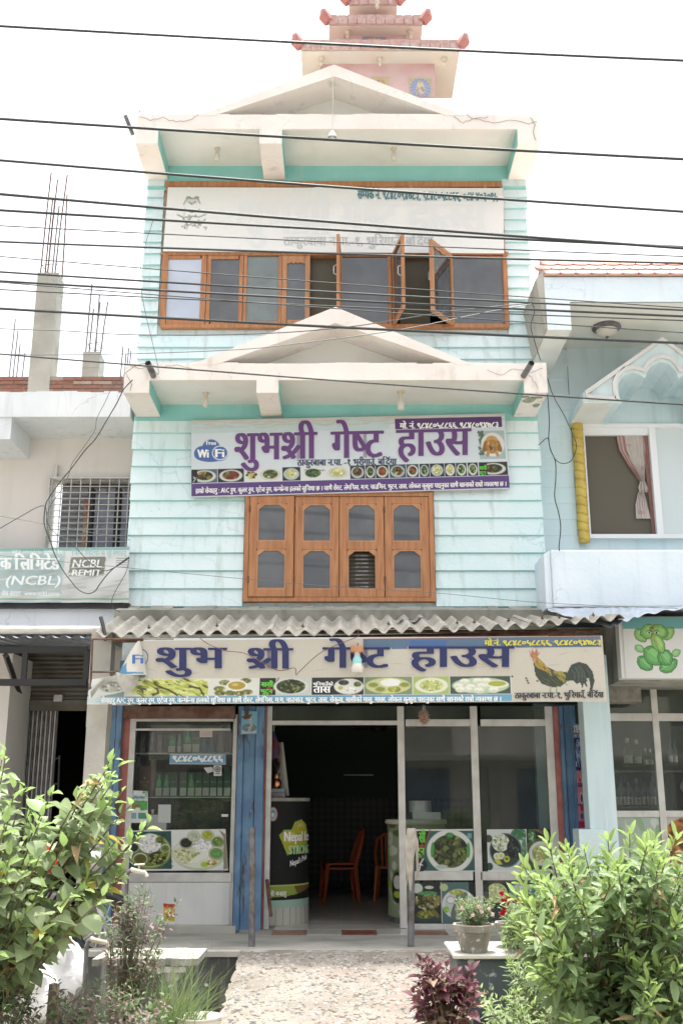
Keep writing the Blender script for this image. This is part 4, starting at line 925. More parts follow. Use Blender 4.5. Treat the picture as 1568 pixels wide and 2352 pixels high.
# unfinished concrete columns with starter bars
def column(px0, px1, pside, pytop, pybot, Y, bars, label):
    zt_, zb_ = Z(pytop, Y), zt - .02; a = X(px0, (pytop + pybot) / 2, Y); b = X(px1, (pytop + pybot) / 2, Y)
    g = part('column', lb); mb = MB(); n = 3
    for i in range(n):
        c, d = zb_ + (zt_ - zb_) * i / n, zb_ + (zt_ - zb_) * (i + 1) / n; j = lambda: random.uniform(-.003, .003); mb.box(a + j(), b + j(), Y + j(), Y + .28, c, d)
    mb.build('shaft', m_conc2, g, smooth=False)
    for (u, v, hgt, ln) in bars:
        m_ = MB(); x = a + (b - a) * u; y = Y + .03 + .22 * v; m_.tube([(x, y, zt_ - .05), (x + ln * .4, y, zt_ + hgt * .5), (x + ln, y, zt_ + hgt)], .009, 6); m_.build('rebar', m_rust if hgt > 1 else m_pipe, g)
    if bars:
        m_ = MB(); m_.tube([(a + .04, Y + .03, zt_ + .12), (b - .04, Y + .03, zt_ + .14), (b - .04, Y + .24, zt_ + .12), (a + .04, Y + .24, zt_ + .13), (a + .04, Y + .03, zt_ + .12)], .005, 5); m_.build('stirrup', m_rust, g)
    return g
column(76, 124, 0, 626, 890, 11.93, [(.1, 0, 1.45, .03), (.3, .1, 1.1, .02), (.45, 0, 1.35, .03), (.62, .2, 1.0, .02), (.8, 0, 1.42, .06), (.95, .9, 1.25, -.02), (.2, .9, 1.2, .02)], '')
column(190, 228, 0, 808, 870, 12.1, [(.1, 0, .95, .02), (.3, 0, .6, .02), (.5, .5, .75, .03), (.7, 0, .8, .0), (.95, .2, .72, .05)], '')
for pxs in ((36, 733), (42, 760), (58, 810), (47, 790), (283, 795), (290, 812), (296, 800), (301, 806)):
    mb = MB(); p = P(pxs[0], pxs[1], 13.5); mb.tube([(p.x - .03, 13.5, zp - .3), (p.x, 13.5, p.z)], .009, 6); mb.build('rebar', m_pipe, lb)
# barred window
bw = part('barred_window', lb)
mb = MB(); mb.box(gw[0] + .1, gw[1], LYW + .14, LYW + .16, gw[2], gw[3]); mb.build('pane', m_film, bw)
m_cur1 = M('pale_curtain', (.30, .32, .37), .8, (.20, .22, .28), 7); m_cur2 = M('flowered_curtain', (.45, .36, .24), .9, (.30, .10, .06), 5, spots=(.4, .12, .1), sscale=9, slo=.56)
mb = MB(); mb.box(X(212, 1180, LYW), X(265, 1180, LYW), LYW + .12, LYW + .125, gw[2], gw[3] - .15); mb.build('curtain', m_cur1, bw)
mb = MB(); mb.box(X(187, 1180, LYW), X(203, 1180, LYW), LYW + .12, LYW + .125, gw[2], gw[3] - .2); mb.build('curtain', m_cur2, bw)
mb = MB(); mb.box(X(275, 1180, LYW), X(290, 1180, LYW), LYW + .12, LYW + .125, gw[2], gw[3] - .15); mb.build('curtain', m_cur1, bw)
for x0_, x1_ in ((203, 212), (262, 274)): mb = MB(); mb.pbox(x0_, x1_, 1120, 1262, LYW + .09, LYW + .118); mb.build('mullion', m_black, bw)
gy = LYW - .07
for i in range(14):
    x = gw[0] + .02 + i * .121; mb = MB(); mb.tube([(x, gy, gw[2] - .05), (x, gy, gw[3])], .0075, 6); mb.build('grille_bar', m_alu, bw)
for j in range(11):
    z = gw[2] + .0 + j * (gw[3] - gw[2] - .1) / 10; mb = MB(); mb.tube([(gw[0], gy - .012, z), (gw[1], gy - .012, z)], .0065, 6); mb.build('grille_bar', m_alu, bw)
mb = MB(); mb.box(gw[0] - .03, gw[0] - .005, gy - .01, LYW, gw[2] - .1, gw[3] + .01); mb.box(gw[0] - .03, gw[1], gy - .01, LYW, gw[3] + .005, gw[3] + .03); mb.build('grille_frame', m_alu, bw)
for px in (210, 401): p = P(px / 1.7418 * .4464 * 1.7418, 1085, LYW); 
for xx in (gw[0] + .04, gw[0] + 1.0): mb = MB(); mb.box(xx, xx + .03, gy, LYW, gw[3] + .02, gw[3] + .19); mb.build('grille_tab', m_alu, bw)
# band below, fabric banner
mb = MB(); mb.box(xl, xr - .02, 11.95, LYW, Z(1452, 11.95), Z(1395, 11.95)); mb.build('ledge', m_white, lb)
mb = MB(); mb.box(xl, xr - .02, 12.3, LYW, Z(1395, 12.3), Z(1255, 12.3) - .05); mb.build('balcony_wall', m_damp, lb)
# shutter, folding gate, dark shop
mb = MB(); n = 60; z0_, z1_ = Z(1606, LYW - .1), sh[3]; 
for r in range(14):
    za, zb_ = z0_ + (z1_ - z0_) * r / 14, z0_ + (z1_ - z0_) * (r + 1) / 14; o = MB(); pts = []; k = 6
    o.add([(x, LYW + .02 - .022 * math.sin(math.pi * t / k), za + (zb_ - za) * t / k) for x in (sh[0], sh[1]) for t in range(k + 1)], [(t, t + k + 1, t + k + 2, t + 1) for t in range(k)]); o.sm = True
    o.build('shutter_slat', M('shutter_steel', (.17, .17, .145), .6, (.12, .11, .09), 4, dirt=(.22, .12, .06), dirt_amt=.5, dirt_scale=(1.5, 1.5, 9), metal=.2) if r == 0 else bpy.data.materials['shutter_steel'], lb)
m_shut = bpy.data.materials['shutter_steel']
mb = MB(); mb.box(sh[0], sh[1], LYW - .02, LYW + .0, z0_ - .13, z0_); mb.build('shutter_rail', m_shut, lb)
mb = MB(); c = P(135, 1604, LYW - .05); mb.box(c.x - .05, c.x + .05, LYW - .08, LYW - .025, c.z - .04, c.z + .04); mb.build('lock', m_alu, lb)
mb = MB(); c = P(285, 1795, LYW - .05); mb.box(sh[0] - .09, sh[0], LYW - .03, LYW + .02, -.3, sh[3]); mb.build('shutter_guide', m_shut, lb)
gx0, gx1 = X(47, 1720, LYW + .12), X(128, 1720, LYW + .12)
for i in range(17):
    x = gx0 + (gx1 - gx0) * i / 16; mb = MB(); mb.box(x - .009, x + .009, LYW + .1, LYW + .125, -.25, z0_ - .02); mb.build('gate_bar', m_alu if i % 2 else m_pipe, lb)
for zf in (.3, 1.0, 1.7, 2.2): mb = MB(); mb.box(gx0, gx1, LYW + .126, LYW + .13, zf, zf + .03); mb.build('gate_rail', m_pipe, lb)
mb = MB(); mb.box(xl, xr, 16.5, 16.6, -.35, 3.2); mb.box(xl, xl + .1, LYW + .2, 16.5, -.35, 3.2); mb.box(xr - .1, xr, LYW + .2, 16.5, -.35, 3.2); mb.build('room_wall', m_inw, lb)
mb = MB(); mb.box(xl, xr, LYW, 16.5, -.36, -.3); mb.build('floor', m_conc2, lb); mb = MB(); mb.box(xl, xr, LYW + .2, 16.5, 3.1, 3.2); mb.build('ceiling', m_ceil, lb)
mb = MB()
for a, b in ((119, 119), (135, 134)): mb.tube([P(a + 2, 1735, 13.6), P(b, 1815, 13.6)], .012, 6)
mb.tube([P(121, 1742, 13.6), P(136, 1742, 13.6)], .012, 6); mb.tube([P(120, 1800, 13.6), P(135, 1800, 13.6)], .012, 6); mb.build('door_handle', m_alu, lb)
# thin tin canopy seen from below on a dark steel frame, and a pipe in front of the ledge
lc = thing('steel_canopy_frame', P(60, 1500, 11.2), 'dark steel canopy frame carrying thin tin sheet above the neighbouring rolling shutter', 'canopy')
Yc = 11.1; zk = Z(1500, Yc)
for a, b in (((0, 1492), (205, 1488)), ((-30, 1567), (203, 1563))):
    mb = MB(); p, q_ = P(*a, Yc), P(*b, Yc); mb.box(-5.5, q_.x - .02, Yc, Yc + .05, p.z - .035, p.z + .035); mb.build('rail', m_pipe if 0 else m_black, lc)
for px in (56, 258 / 1.0 - 60): mb = MB(); mb.pbox(px - 6, px + 6, 1495, 1560, Yc + .002, Yc + .04); mb.build('upright', m_black, lc)
mb = MB(); mb.tube([P(14, 1505, Yc + .02), P(52, 1615, LYW)], .035, 4); mb.build('brace', m_black, lc)
mb = MB(); zt2 = Z(1462, 11.0); pts = []; nn = 80; x0_, x1_ = -5.5, X(203, 1462, 11.0)
vs = [(x0_ + (x1_ - x0_) * i / nn, y, zt2 + .014 * (1 if i % 4 < 2 else -1) + (.1 if y > 11.5 else 0)) for y in (11.0, LYW) for i in range(nn + 1)]
mb.add(vs, [(i, i + 1, i + nn + 2, i + nn + 1) for i in range(nn)]); mb.build('roof_sheet', m_tin, lc, smooth=False)
mb = MB(); mb.tube([(-5.5, 11.0, Z(1447, 11.0)), (X(232, 1447, 11.0), 11.0, Z(1447, 11.0))], .043, 12); solo(mb.build('steel_pipe', m_alu), 'long pale horizontal pipe in front of the left neighbour, ending at the concrete post', 'pipe')
mb = MB(); p = P(8, 1760, 11.9); mb.box(-4.4, X(22, 1600, 11.9), 11.9, LYW, -.3, Z(1500, 11.9)); mb.build('pier', m_warm, lb)
# bank banner
Yn = 11.85
q = [(-160, 1262), (298, 1256), (297, 1384), (-160, 1384)]
bn = thing('bank_banner', P(100, 1320, Yn), 'faded wrinkled white and teal bank banner under the barred window', 'banner')
cv = Cv(458, 126, (226, 227, 225), .6)
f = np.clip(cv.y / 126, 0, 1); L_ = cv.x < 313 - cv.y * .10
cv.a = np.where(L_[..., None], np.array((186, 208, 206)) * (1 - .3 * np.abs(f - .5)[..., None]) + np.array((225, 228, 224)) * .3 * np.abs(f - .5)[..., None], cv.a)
cv.rect(0, 0, 458, 7, (140, 178, 172)); cv.rect(0, 7, 458, 9, (224, 226, 222)); cv.rect(0, 110, 458, 122, (222, 220, 212)); cv.rect(0, 116, 458, 120, (130, 184, 160)); cv.rect(160, 49, 308, 51, (222, 228, 226))
a, b = 324, 405
cv.poly([(a, 26), (a + 2, 23), (b - 2, 23), (b, 26), (b - 3, 62), (b - 6, 68), (a - 3, 68), (a - 5, 64)], (138, 138, 124)); cv.rect(a, 46, b - 4, 48, (220, 220, 214))
for k in range(5): cv.rect(428, 26 + k * 5, 458, 28 + k * 5, (130, 132, 130))
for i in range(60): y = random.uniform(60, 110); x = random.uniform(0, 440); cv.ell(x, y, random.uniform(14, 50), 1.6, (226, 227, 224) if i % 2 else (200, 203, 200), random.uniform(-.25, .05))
cv.grain(2)
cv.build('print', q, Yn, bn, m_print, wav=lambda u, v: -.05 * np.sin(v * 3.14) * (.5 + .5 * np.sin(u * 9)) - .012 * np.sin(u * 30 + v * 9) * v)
mb = MB(); mb.pbox(-160, 297, 1385, 1396, Yn + .03, Yn + .2); mb.build('backing', m_black, bn)
Yt = Yn - .08
i_wf = ink('pale_banner_ink', (226, 230, 228)); i_gf = ink('grey_banner_ink', (170, 170, 166))
text('क लिमिटेड', 0, 138, 1308, 42, Yt, i_wf, bn, sweep=4, n=5); text('(NCBL)', 12, 138, 1343, 30, Yt, i_wf, bn, ital=.25, sweep=1.5, n=2); text('वेब साइट  www.ncbl.coop', 5, 138, 1368, 15, Yt, i_wf, bn)
text('दर्ता नं. ०९१०५९८६० (सहकारी बैंक)', 28, 146, 1273, 13, Yt, i_wf, bn); text('निम्न रेमीट्यान्स सुविधाहरू', 165, 293, 1276, 17, Yt, i_fade, bn, sweep=1, n=2)
text('NCBL', 166, 234, 1303, 26, Yt, i_wf, bn, ital=.2, sweep=1.4, n=3); text('REMIT', 165, 232, 1322, 20, Yt, i_wf, bn, ital=.2, sweep=1.4, n=3)
text('Money Transfer', 156, 200, 1350, 9, Yt, i_gf, bn); text('EXPRESS', 262, 290, 1372, 11, Yt, i_gf, bn)

# ================================================================ RIGHT NEIGHBOUR
RYF, RYW = 11.1, 12.4
rb = thing('right_house', (5, RYW, 0), 'light blue neighbouring house with tiled eave, cusped hood and twisted gold column', 'building')
x0_ = 2.42; x1_ = 8.0
zs, zf = Z(694, RYF), Z(637, RYF)
RW = (X(1336, 1100, RYW), 5.4, Z(1238, RYW), Z(976, RYW)); RS = (X(1392, 1800, RYW), 6.0, -.1, Z(1560, RYW))
mb = MB()
for a, b, c, d in holes(x0_, x1_, -.1, zs, [RW, RS]): mb.box(a, b, RYW + .02, RYW + .2, c, d)
mb.build('wall', m_blue, rb)
z = Z(805, RYW); xe = X(1322, 1100, RYW) - .02
while z > Z(1290, RYW): plank(x0_, xe + random.uniform(-.01, .01), z - .201, z, face=RYW + .0, parent=rb, mat=m_blue, t=.012, back=.02); z -= .204
mb = MB(); mb.box(xe, x1_, RYW - .006, RYW + .02, Z(976, RYW), zs); mb.build('plaster_band', m_blue, rb)
mb = MB(); xL = X(1232, 690, RYF); xf = X(1252, 690, RYF); mb.box(xf, x1_, RYF, RYW + .1, zs, zf - .01); mb.build('eave_slab', m_soffit, rb)
mb = MB(); mb.box(xf - .005, x1_, RYF - .012, RYF + .012, zs, zf); mb.build('fascia', m_ledge, rb)
zbm = Z(759, RYF); xb1 = X(1309, 725, RYF)
mb = MB(); mb.box(xf, xb1, RYF - .01, RYW, zbm, zs - .001); mb.build('beam', m_soffit, rb)
mb = MB(); mb.box(xf, xb1, RYF - .016, RYF - .008, zbm, zs); mb.build('beam_face', m_ledge, rb)
mb = MB(); mb.prism([(xf - .10, zf - .02), (xf - .004, zf + .10), (xf - .004, zbm), (xf - .02, zbm)], RYF, RYW); mb.build('eave_end', m_conc2, rb)
# rounded eave tiles, three rows
m_tl = M('pink_roof_tile', (.66, .42, .36), .8, (.56, .34, .29), 8, bump=.3)
tm = MB(local=True); prof = [(0, .10), (0, .03), (.025, .008), (.09, 0), (.155, .008), (.18, .03), (.18, .10)]
tm.prism(prof, -.03, 0); tme = tm.mesh('roof_tile', m_tl)
for r in range(3):
    x = xf + .0 - (.09 if r % 2 else 0)
    while x < 4.9:
        o = put('roof_tile', tme, rb, Vector((x, RYF - .03 + r * .05, zf + .005 + r * .085)) - worldloc(rb)); o.rotation_euler.x = math.radians(-38); x += .184
mb = MB(); mb.add([(xf, RYF - .03, zf), (x1_, RYF - .03, zf), (x1_, RYF + .2, zf + .34), (xf, RYF + .2, zf + .34), (xf, RYF + .6, zf), (x1_, RYF + .6, zf)], [(0, 1, 2, 3), (3, 2, 5, 4), (0, 3, 4)]); mb.build('eave_roof', m_tl, rb)
# cusped hood: face plate with raised pale borders, running back to the wall
hy = 11.62
def hp(x, y): p = P(x, y, hy); return (p.x, p.z)
def arc(cx, cy, r, a0, a1, n=8, ry=None): return [(cx + r * math.cos(math.radians(a0 + (a1 - a0) * i / n)), cy - (ry or r) * math.sin(math.radians(a0 + (a1 - a0) * i / n))) for i in range(n + 1)]
Xc = 1648 - (1648 - 1648)
inner = [(1420, 915)] + [(1415, 900), (1410, 880), (1410, 862)] + arc(1440, 862, 30, 175, 20, 7, 40)[1:] + [(1572 - 48, 840)]
cx = 1642
inner = [(1484, 944), (1474, 905), (1472, 880), (1478, 860), (1494, 843), (1512, 838), (1528, 843), (1536, 852)]
# photo px measured on the close-up
cu = lambda x, y: ((2050 + x / 2.302) / 1.7418, (1000 + y / 2.302) / 1.7418)
left = [cu(1000, 1412), cu(975, 1330), cu(968, 1250), cu(985, 1200), cu(1030, 1150), cu(1095, 1130), cu(1160, 1145), cu(1215, 1180), cu(1235, 1120), cu(1290, 1055), cu(1360, 1030)]
ax = cu(1368, 0)[0]
arcin = left + [(2 * ax - x, y) for x, y in left[::-1][1:]]
outer_l = [cu(645, 1395), cu(648, 1315), cu(1368, 815)]
n_i = len(arcin)
body = [hp(*p) for p in (outer_l + [(2 * ax - outer_l[1][0], outer_l[1][1]), (2 * ax - outer_l[0][0], outer_l[0][1])] + arcin[::-1])]
hd = part('cusped_hood', rb)
mb = MB(); outer_pts = []
# match every inner point with a point of the outer outline so the plate is a clean strip
ol = [outer_l[0]] + [outer_l[1]]
for i in range(n_i // 2 - 1): t = (i + 1) / (n_i // 2 - 0); ol.append((outer_l[1][0] + (ax - outer_l[1][0]) * t, outer_l[1][1] + (outer_l[2][1] - outer_l[1][1]) * t))
ol = ol[:n_i // 2] + [outer_l[2]]; ol = ol + [(2 * ax - x, y) for x, y in ol[::-1][1:]]
mb.ring([hp(*p) for p in ol], [hp(*p) for p in arcin], hy, RYW, closed=False); mb.build('hood_plate', m_blue, hd)
def rib(pts, w, mat=m_white_p, close=False):
    vs, fs = _stroke([hp(*p) for p in pts], w); n = len(vs); m_ = MB(); m_.add([(x, hy - .035, z) for x, z in vs] + [(x, hy + .002, z) for x, z in vs], fs + [(2 * i, 2 * i + 2, 2 * i + 2 + n, 2 * i + n) for i in range(n // 2 - 1)] + [(2 * i + 1, 2 * i + 1 + n, 2 * i + 3 + n, 2 * i + 3) for i in range(n // 2 - 1)]); return m_.build('moulding', mat, hd)
off = lambda pts, dx, dy: [(x + dx, y + dy) for x, y in pts]
rib([cu(940, 1372), cu(680, 1355), cu(670, 1320), cu(1368, 828), (2 * ax - cu(670, 0)[0], cu(0, 1320)[1])], .05)
inn2 = [cu(955, 1380), cu(935, 1300), cu(930, 1230), cu(960, 1160), cu(1020, 1105), cu(1100, 1085), cu(1160, 1097), cu(1200, 1118), cu(1230, 1060), cu(1290, 1005), cu(1368, 985)]
rib(inn2 + [(2 * ax - x, y) for x, y in inn2[::-1][1:]], .05)
mb = MB(); a = hp(*cu(648, 1400)); b = hp(*cu(1000, 1415)); mb.box(a[0] + .002, b[0] - .002, hy + .002, RYW, a[1] - .012, a[1] + .002); mb.build('hood_foot', m_soffit, hd)
# ceiling lamp
c = P(1392, 757, 11.75); cl = thing('ceiling_lamp', (c.x, 11.75, zs), 'round frosted ceiling lamp with dark rim under the tiled eave of the right house', 'lamp')
mb = MB(); mb.lathe([(0, 0), (.17, 0), (.175, -.03), (.13, -.055), (0, -.056)], (c.x, 11.75, zs), 20); mb.build('rim', m_pipe, cl)
mb = MB(); mb.lathe([(.13, -.05), (.12, -.09), (.08, -.12), (.03, -.135), (0, -.137)], (c.x, 11.75, zs), 20); mb.build('shade', m_bulb, cl)
mb = MB(); mb.lathe([(.022, -.13), (.02, -.15), (0, -.165)], (c.x, 11.75, zs), 10); mb.build('finial', m_rust, cl)
# twisted gold column
m_gold = M('gold_paint', (.60, .44, .10), .45, (.50, .36, .08), 6, metal=.2, bump=.2)
a, b = P(1318, 955, RYW - .06), P(1347, 1247, RYW - .06); mb = MB(); n, kseg = 20, 220; xx = (a.x + b.x) / 2; vs = []; fs = []
for i in range(kseg + 1):
    z = b.z + (a.z - b.z) * i / kseg
    for j in range(n):
        t = 2 * math.pi * j / n; r = .070 * (1 - .22 * max(0, math.cos(t + i / kseg * 2 * math.pi * 15)) ** 8); r *= .75 if i in (0, kseg) else 1; vs.append((xx + r * math.cos(t), RYW - .05 + r * math.sin(t), z))
for i in range(kseg):
    for j in range(n): fs.append((i * n + j, i * n + (j + 1) % n, (i + 1) * n + (j + 1) % n, (i + 1) * n + j))
fs += [tuple(range(n - 1, -1, -1)), tuple(range(kseg * n, kseg * n + n))]; mb.add(vs, fs); mb.sm = True; mb.build('twisted_column', m_gold, rb)
# sliding window
m_wal = M('white_window_aluminium', (.78, .79, .80), .4); rw = part('sliding_window', rb)
a, b, c, d = RW; yy = RYW - .05
for bx in ((a, b, d - .05, d), (a, b, c, c + .05), (a, a + .055, c + .05, d - .05)): mb = MB(); mb.box(bx[0], bx[1], yy, RYW + .08, bx[2], bx[3]); mb.build('frame', m_wal, rw)
xm = X(1503, 1100, RYW); mb = MB(); mb.box(xm - .04, xm + .04, yy + .004, RYW + .05, c + .05, d - .05); mb.build('mullion', m_wal, rw)
mb = MB(); mb.box(a + .055, xm - .04, yy + .03, RYW + .03, d - .14, d - .05); mb.build('track', m_wal, rw)
mb = MB(); mb.box(a + .05, xm - .04, RYW + .05, RYW + .054, c + .05, d - .12); mb.build('insect_screen', M('brown_screen', (.13, .115, .09), .95, bump=.2, bscale=300), rw)
mb = MB(); mb.box(xm + .04, b, RYW + .0, RYW + .006, c + .05, d - .05); mb.build('frosted_pane', M('frosted_pane', (.62, .68, .69), .35, (.58, .65, .66), 1), rw)
# curtain, tied back
m_ck = M('pink_curtain', (.46, .27, .24), .9, (.38, .22, .2), 6); m_cp = M('patterned_curtain', (.60, .56, .52), .9, (.52, .46, .43), 4, spots=(.5, .28, .26), sscale=7, slo=.6)
def drape(cols, mat, y, folds, amp=.012, nm='curtain'):   # cols: rows of (py, px_left, px_right)
    mb = MB(); n = 28; vs = []; fs = []
    rows_ = []
    for (p0, p1) in zip(cols, cols[1:]):
        for t in (0, .25, .5, .75): rows_.append(tuple(p0[k] + (p1[k] - p0[k]) * t for k in range(3)))
    rows_.append(cols[-1])
    for py, l, r in rows_:
        for i in range(n + 1): p = P(l + (r - l) * i / n, py, y); vs.append((p.x, y - amp * (1 + math.sin(i / n * folds * 6.28)), p.z))
    for j in range(len(rows_) - 1):
        for i in range(n): q_ = j * (n + 1) + i; fs.append((q_, q_ + n + 1, q_ + n + 2, q_ + 1))
    mb.add(vs, fs); mb.sm = True; return mb.build(nm, mat, rw)
vx = lambda x: (2050 + x / 2.302) / 1.7418; vy = lambda y: (1650 + y / 2.302) / 1.7418
drape([(vy(168), vx(1180), vx(1258)), (vy(500), vx(1215), vx(1290)), (vy(800), vx(1250), vx(1318)), (vy(1125), vx(1280), vx(1348))], m_ck, RYW + .04, 5)
drape([(vy(168), vx(938), vx(1205)), (vy(350), vx(975), vx(1215)), (vy(500), vx(1065), vx(1212)), (vy(640), vx(1165), vx(1212))], m_cp, RYW + .035, 7)
drape([(vy(168), vx(938), vx(1010)), (vy(350), vx(975), vx(1040)), (vy(500), vx(1065), vx(1120)), (vy(640), vx(1165), vx(1185))], m_ck, RYW + .03, 3)
drape([(vy(640), vx(1165), vx(1215)), (vy(700), vx(1150), vx(1240)), (vy(740), vx(1160), vx(1235))], m_cp, RYW + .02, 3, .02, 'knot')
drape([(vy(735), vx(1150), vx(1205)), (vy(850), vx(1125), vx(1235)), (vy(980), vx(1130), vx(1265))], m_cp, RYW + .03, 5)
# ledge box over the shop, tin sheet, beam
LY = 11.35; a = X(1268, 1330, LY); mb = MB(); mb.box(a, x1_, LY, RYW, Z(1395, LY), Z(1262, LY)); mb.build('ledge', m_ledge, rb, bevel=.02)
mb = MB(); mb.prism([(X(1253, 1330, LY) , Z(1395, LY)), (X(1253, 1330, LY), Z(1270, LY)), (a - .003, Z(1262, LY)), (a - .003, Z(1395, LY))], LY + .05, RYW); mb.build('ledge_end', m_ledge, rb)
tin = MB(); n = 60; vs = []
fpts = [(1258, 1402, 11.3), (1300, 1415, 11.0), (1355, 1430, 10.8), (1402, 1442, 10.62), (1432, 1428, 10.6), (1470, 1414, 10.6), (1530, 1402, 10.6), (1600, 1396, 10.6), (1700, 1392, 10.6)]
def ip(t):
    s_ = t * (len(fpts) - 1); i = min(int(s_), len(fpts) - 2); f_ = s_ - i; return tuple(fpts[i][k] + (fpts[i + 1][k] - fpts[i][k]) * f_ for k in range(3))
for i in range(n * 2 + 1):
    t = i / (n * 2); px, py, Y = ip(t); w = 3.2 * math.sin(i * .62) * (1 if px > 1400 else .4); vs.append(P(px, py + w * .8, Y))
for i in range(n * 2 + 1):
    t = i / (n * 2); px, py, Y = ip(t); vs.append(P(max(px - 4, 1256), 1397 - (px - 1258) * .012 + .8 * math.sin(i * .62), 11.34))
m_ = n * 2 + 1; tin.add(vs, [(i, i + 1, i + 1 + m_, i + m_) for i in range(n * 2)]); tin.sm = True
solo(tin.build('tin_sheet', m_tin), 'bent shiny tin sheet hanging over the edge of the right shop front', 'roof sheet')
mb = MB(); mb.box(X(1410, 1500, 11.6), x1_, 11.5, RYW, Z(1440, 11.5) - .6, Z(1405, 11.5) - .05); mb.build('lintel_wall', m_conc, rb)
mb = MB(); mb.box(XR + .0, 3.4, 12.0, 12.3, 2.3, 3.15); mb.build('rough_brickwork', m_mort, rb)
# leaf picture sign
Ys = 11.0
ls = thing('leaf_sign', P(1500, 1490, Ys), 'white and teal signboard with a figure made of green leaves above the right shop', 'sign')
qx0, qx1 = 1427, 1640
cv = Cv(213, 140, (226, 226, 222), 1.0); cv.rect(0, 0, 213, 27, (108, 170, 172))
su = lambda x, y: ((2150 + x / 2.613) / 1.7418 - 1427, (2400 + y / 2.613) / 1.7418 - 1418)
def leaf(cx, cy, rx, ry, rot, c=(92, 158, 76)):
    ca, sa = math.cos(rot), math.sin(rot)
    def lens(k, col_):
        o = []
        for i in range(24):
            t = 2 * math.pi * i / 24; u = math.cos(t); v = math.sin(t) * abs(math.sin(t)) ** .35 * (1 + .05 * math.sin(9 * t)); u = u * (1.16 if u > 0 else 1) ; o.append((cx + k * (rx * u * ca - ry * v * sa), cy + k * (rx * u * sa + ry * v * ca)))
        cv.poly(o, col_)
    lens(1.09, (54, 104, 56)); lens(1.0, c); lens(.7, tuple(min(255, v + 22) for v in c))
    cv.ell(cx - sa * -ry * .3, cy - ca * ry * .3, rx * .6, ry * .35, tuple(min(255, v + 42) for v in c), rot)
    cv.line([(cx - rx * ca, cy - rx * sa), (cx + rx * ca, cy + rx * sa)], 1.1, (176, 214, 150))
    for k in (-.6, -.3, 0, .3, .6):
        for s_ in (1, -1): bx, by = cx + k * rx * ca, cy + k * rx * sa; cv.line([(bx, by), (bx + rx * .25 * ca - s_ * ry * .6 * sa, by + rx * .25 * sa + s_ * ry * .6 * ca)], .6, (150, 200, 130))
for x, y, rx, ry, ro, c in ((1060, 370, 72, 58, .9, (128, 178, 92)), (1350, 360, 72, 55, -.8, (132, 180, 92)), (1090, 660, 85, 70, .7, (80, 150, 80)), (1340, 690, 95, 70, -.5, (84, 152, 78)), (1040, 510, 48, 38, .5, (130, 186, 120)), (1430, 560, 45, 38, -.5, (120, 180, 110)), (1190, 580, 110, 95, .6, (96, 166, 84)), (1310, 600, 80, 78, .9, (88, 158, 84)), (1150, 330, 70, 90, 1.2, (124, 178, 84)), (1260, 330, 68, 95, 1.9, (112, 170, 80)), (1240, 450, 100, 62, 1.1, (134, 186, 92))):
    a_, b_ = su(x, y); leaf(a_, b_, rx / 4.55, ry / 4.55, ro, c)
for x in (1155, 1232): a_, b_ = su(x, 345); cv.ell(a_, b_, 5.2, 2.6, (225, 225, 215)); cv.ell(a_, b_, 2.2, 2.2, (40, 40, 30)); cv.line([(a_ - 6, b_ - 3), (a_, b_ - 5.5), (a_ + 6, b_ - 2)], 1.2, (46, 70, 40))
cv.ell(*su(1192, 295), 3.2, 3.2, (190, 60, 40)); cv.line([su(1192, 235), su(1190, 280)], 1.5, (150, 170, 70)); cv.line([su(1198, 355), su(1205, 400), su(1245, 480)], 1.6, (206, 130, 70)); cv.line([su(1200, 420), su(1290, 640), su(1320, 690)], 1.3, (60, 120, 60))
cv.grain(1.5); cv.build('print', [(qx0, 1418), (qx1, 1417), (qx1, 1558), (qx0 + 9, 1558)], Ys, ls, m_print)
mb = MB(); mb.add([P(1418, 1418, Ys + .01), P(qx1, 1417, Ys + .01), P(qx1, 1558, Ys + .01), P(1427, 1558, Ys + .01)] + [p + Vector((0, .14, 0)) for p in (P(1418, 1418, Ys + .01), P(qx1, 1417, Ys + .01), P(qx1, 1558, Ys + .01), P(1427, 1558, Ys + .01))], [(3, 2, 1, 0), (4, 5, 6, 7), (0, 1, 5, 4), (1, 2, 6, 5), (2, 3, 7, 6), (3, 0, 4, 7)]); mb.build('sign_box', m_white_p, ls)
# pillar and shop front of the right house
pl = MB(); pl.box(X(1345, 1750, 11.35), X(1386, 1750, 11.35), 11.35, 11.6, -.12, 2.75); pl.build('pillar', m_blue, rb, bevel=.01)
pl = MB(); pl.box(X(1386, 1750, 11.35) + .0, X(1400, 1750, 11.35) + .04, 11.37, RYW, -.12, 2.75); pl.build('pillar', m_blue, rb)
pl = MB(); pl.pbox(1330, 1392, 1905, 1990, 11.3, 11.6); pl.build('step_block', m_blue, rb, bevel=.01)
ry_ = RYW - .02
def fr2(x0, x1, y0, y1, Y0=ry_): mb = MB(); mb.pbox(x0, x1, y0, y1, Y0, Y0 + .06); return mb.build('frame_bar', m_alu, rb, bevel=.004)
fr2(1390, 1398, 1600, 2130); fr2(1512, 1527, 1560, 2130, ry_ - .006); fr2(1392, 1640, 1638, 1656); fr2(1392, 1640, 1862, 1877); fr2(1392, 1640, 1556, 1566, ry_ - .01)
for c, d, m_ in ((1566, 1640, m_glass2), (1655, 1864, m_glass)): g = MB(); g.pbox(1396, 1640, c, d, ry_ + .02, ry_ + .026); g.build('pane', m_, rb)
cv = Cv(130, 60, (186, 200, 184), .8)
for i in range(14): cv.ell(random.random() * 130, random.random() * 60, random.uniform(5, 30), random.uniform(3, 8), random.choice([(206, 216, 200), (160, 184, 150), (216, 222, 210)]), random.uniform(0, 2))
cv.build('poster', [(1399, 1876), (1512, 1876), (1517, 1990), (1402, 1990)], ry_ + .015, rb, m_paper)
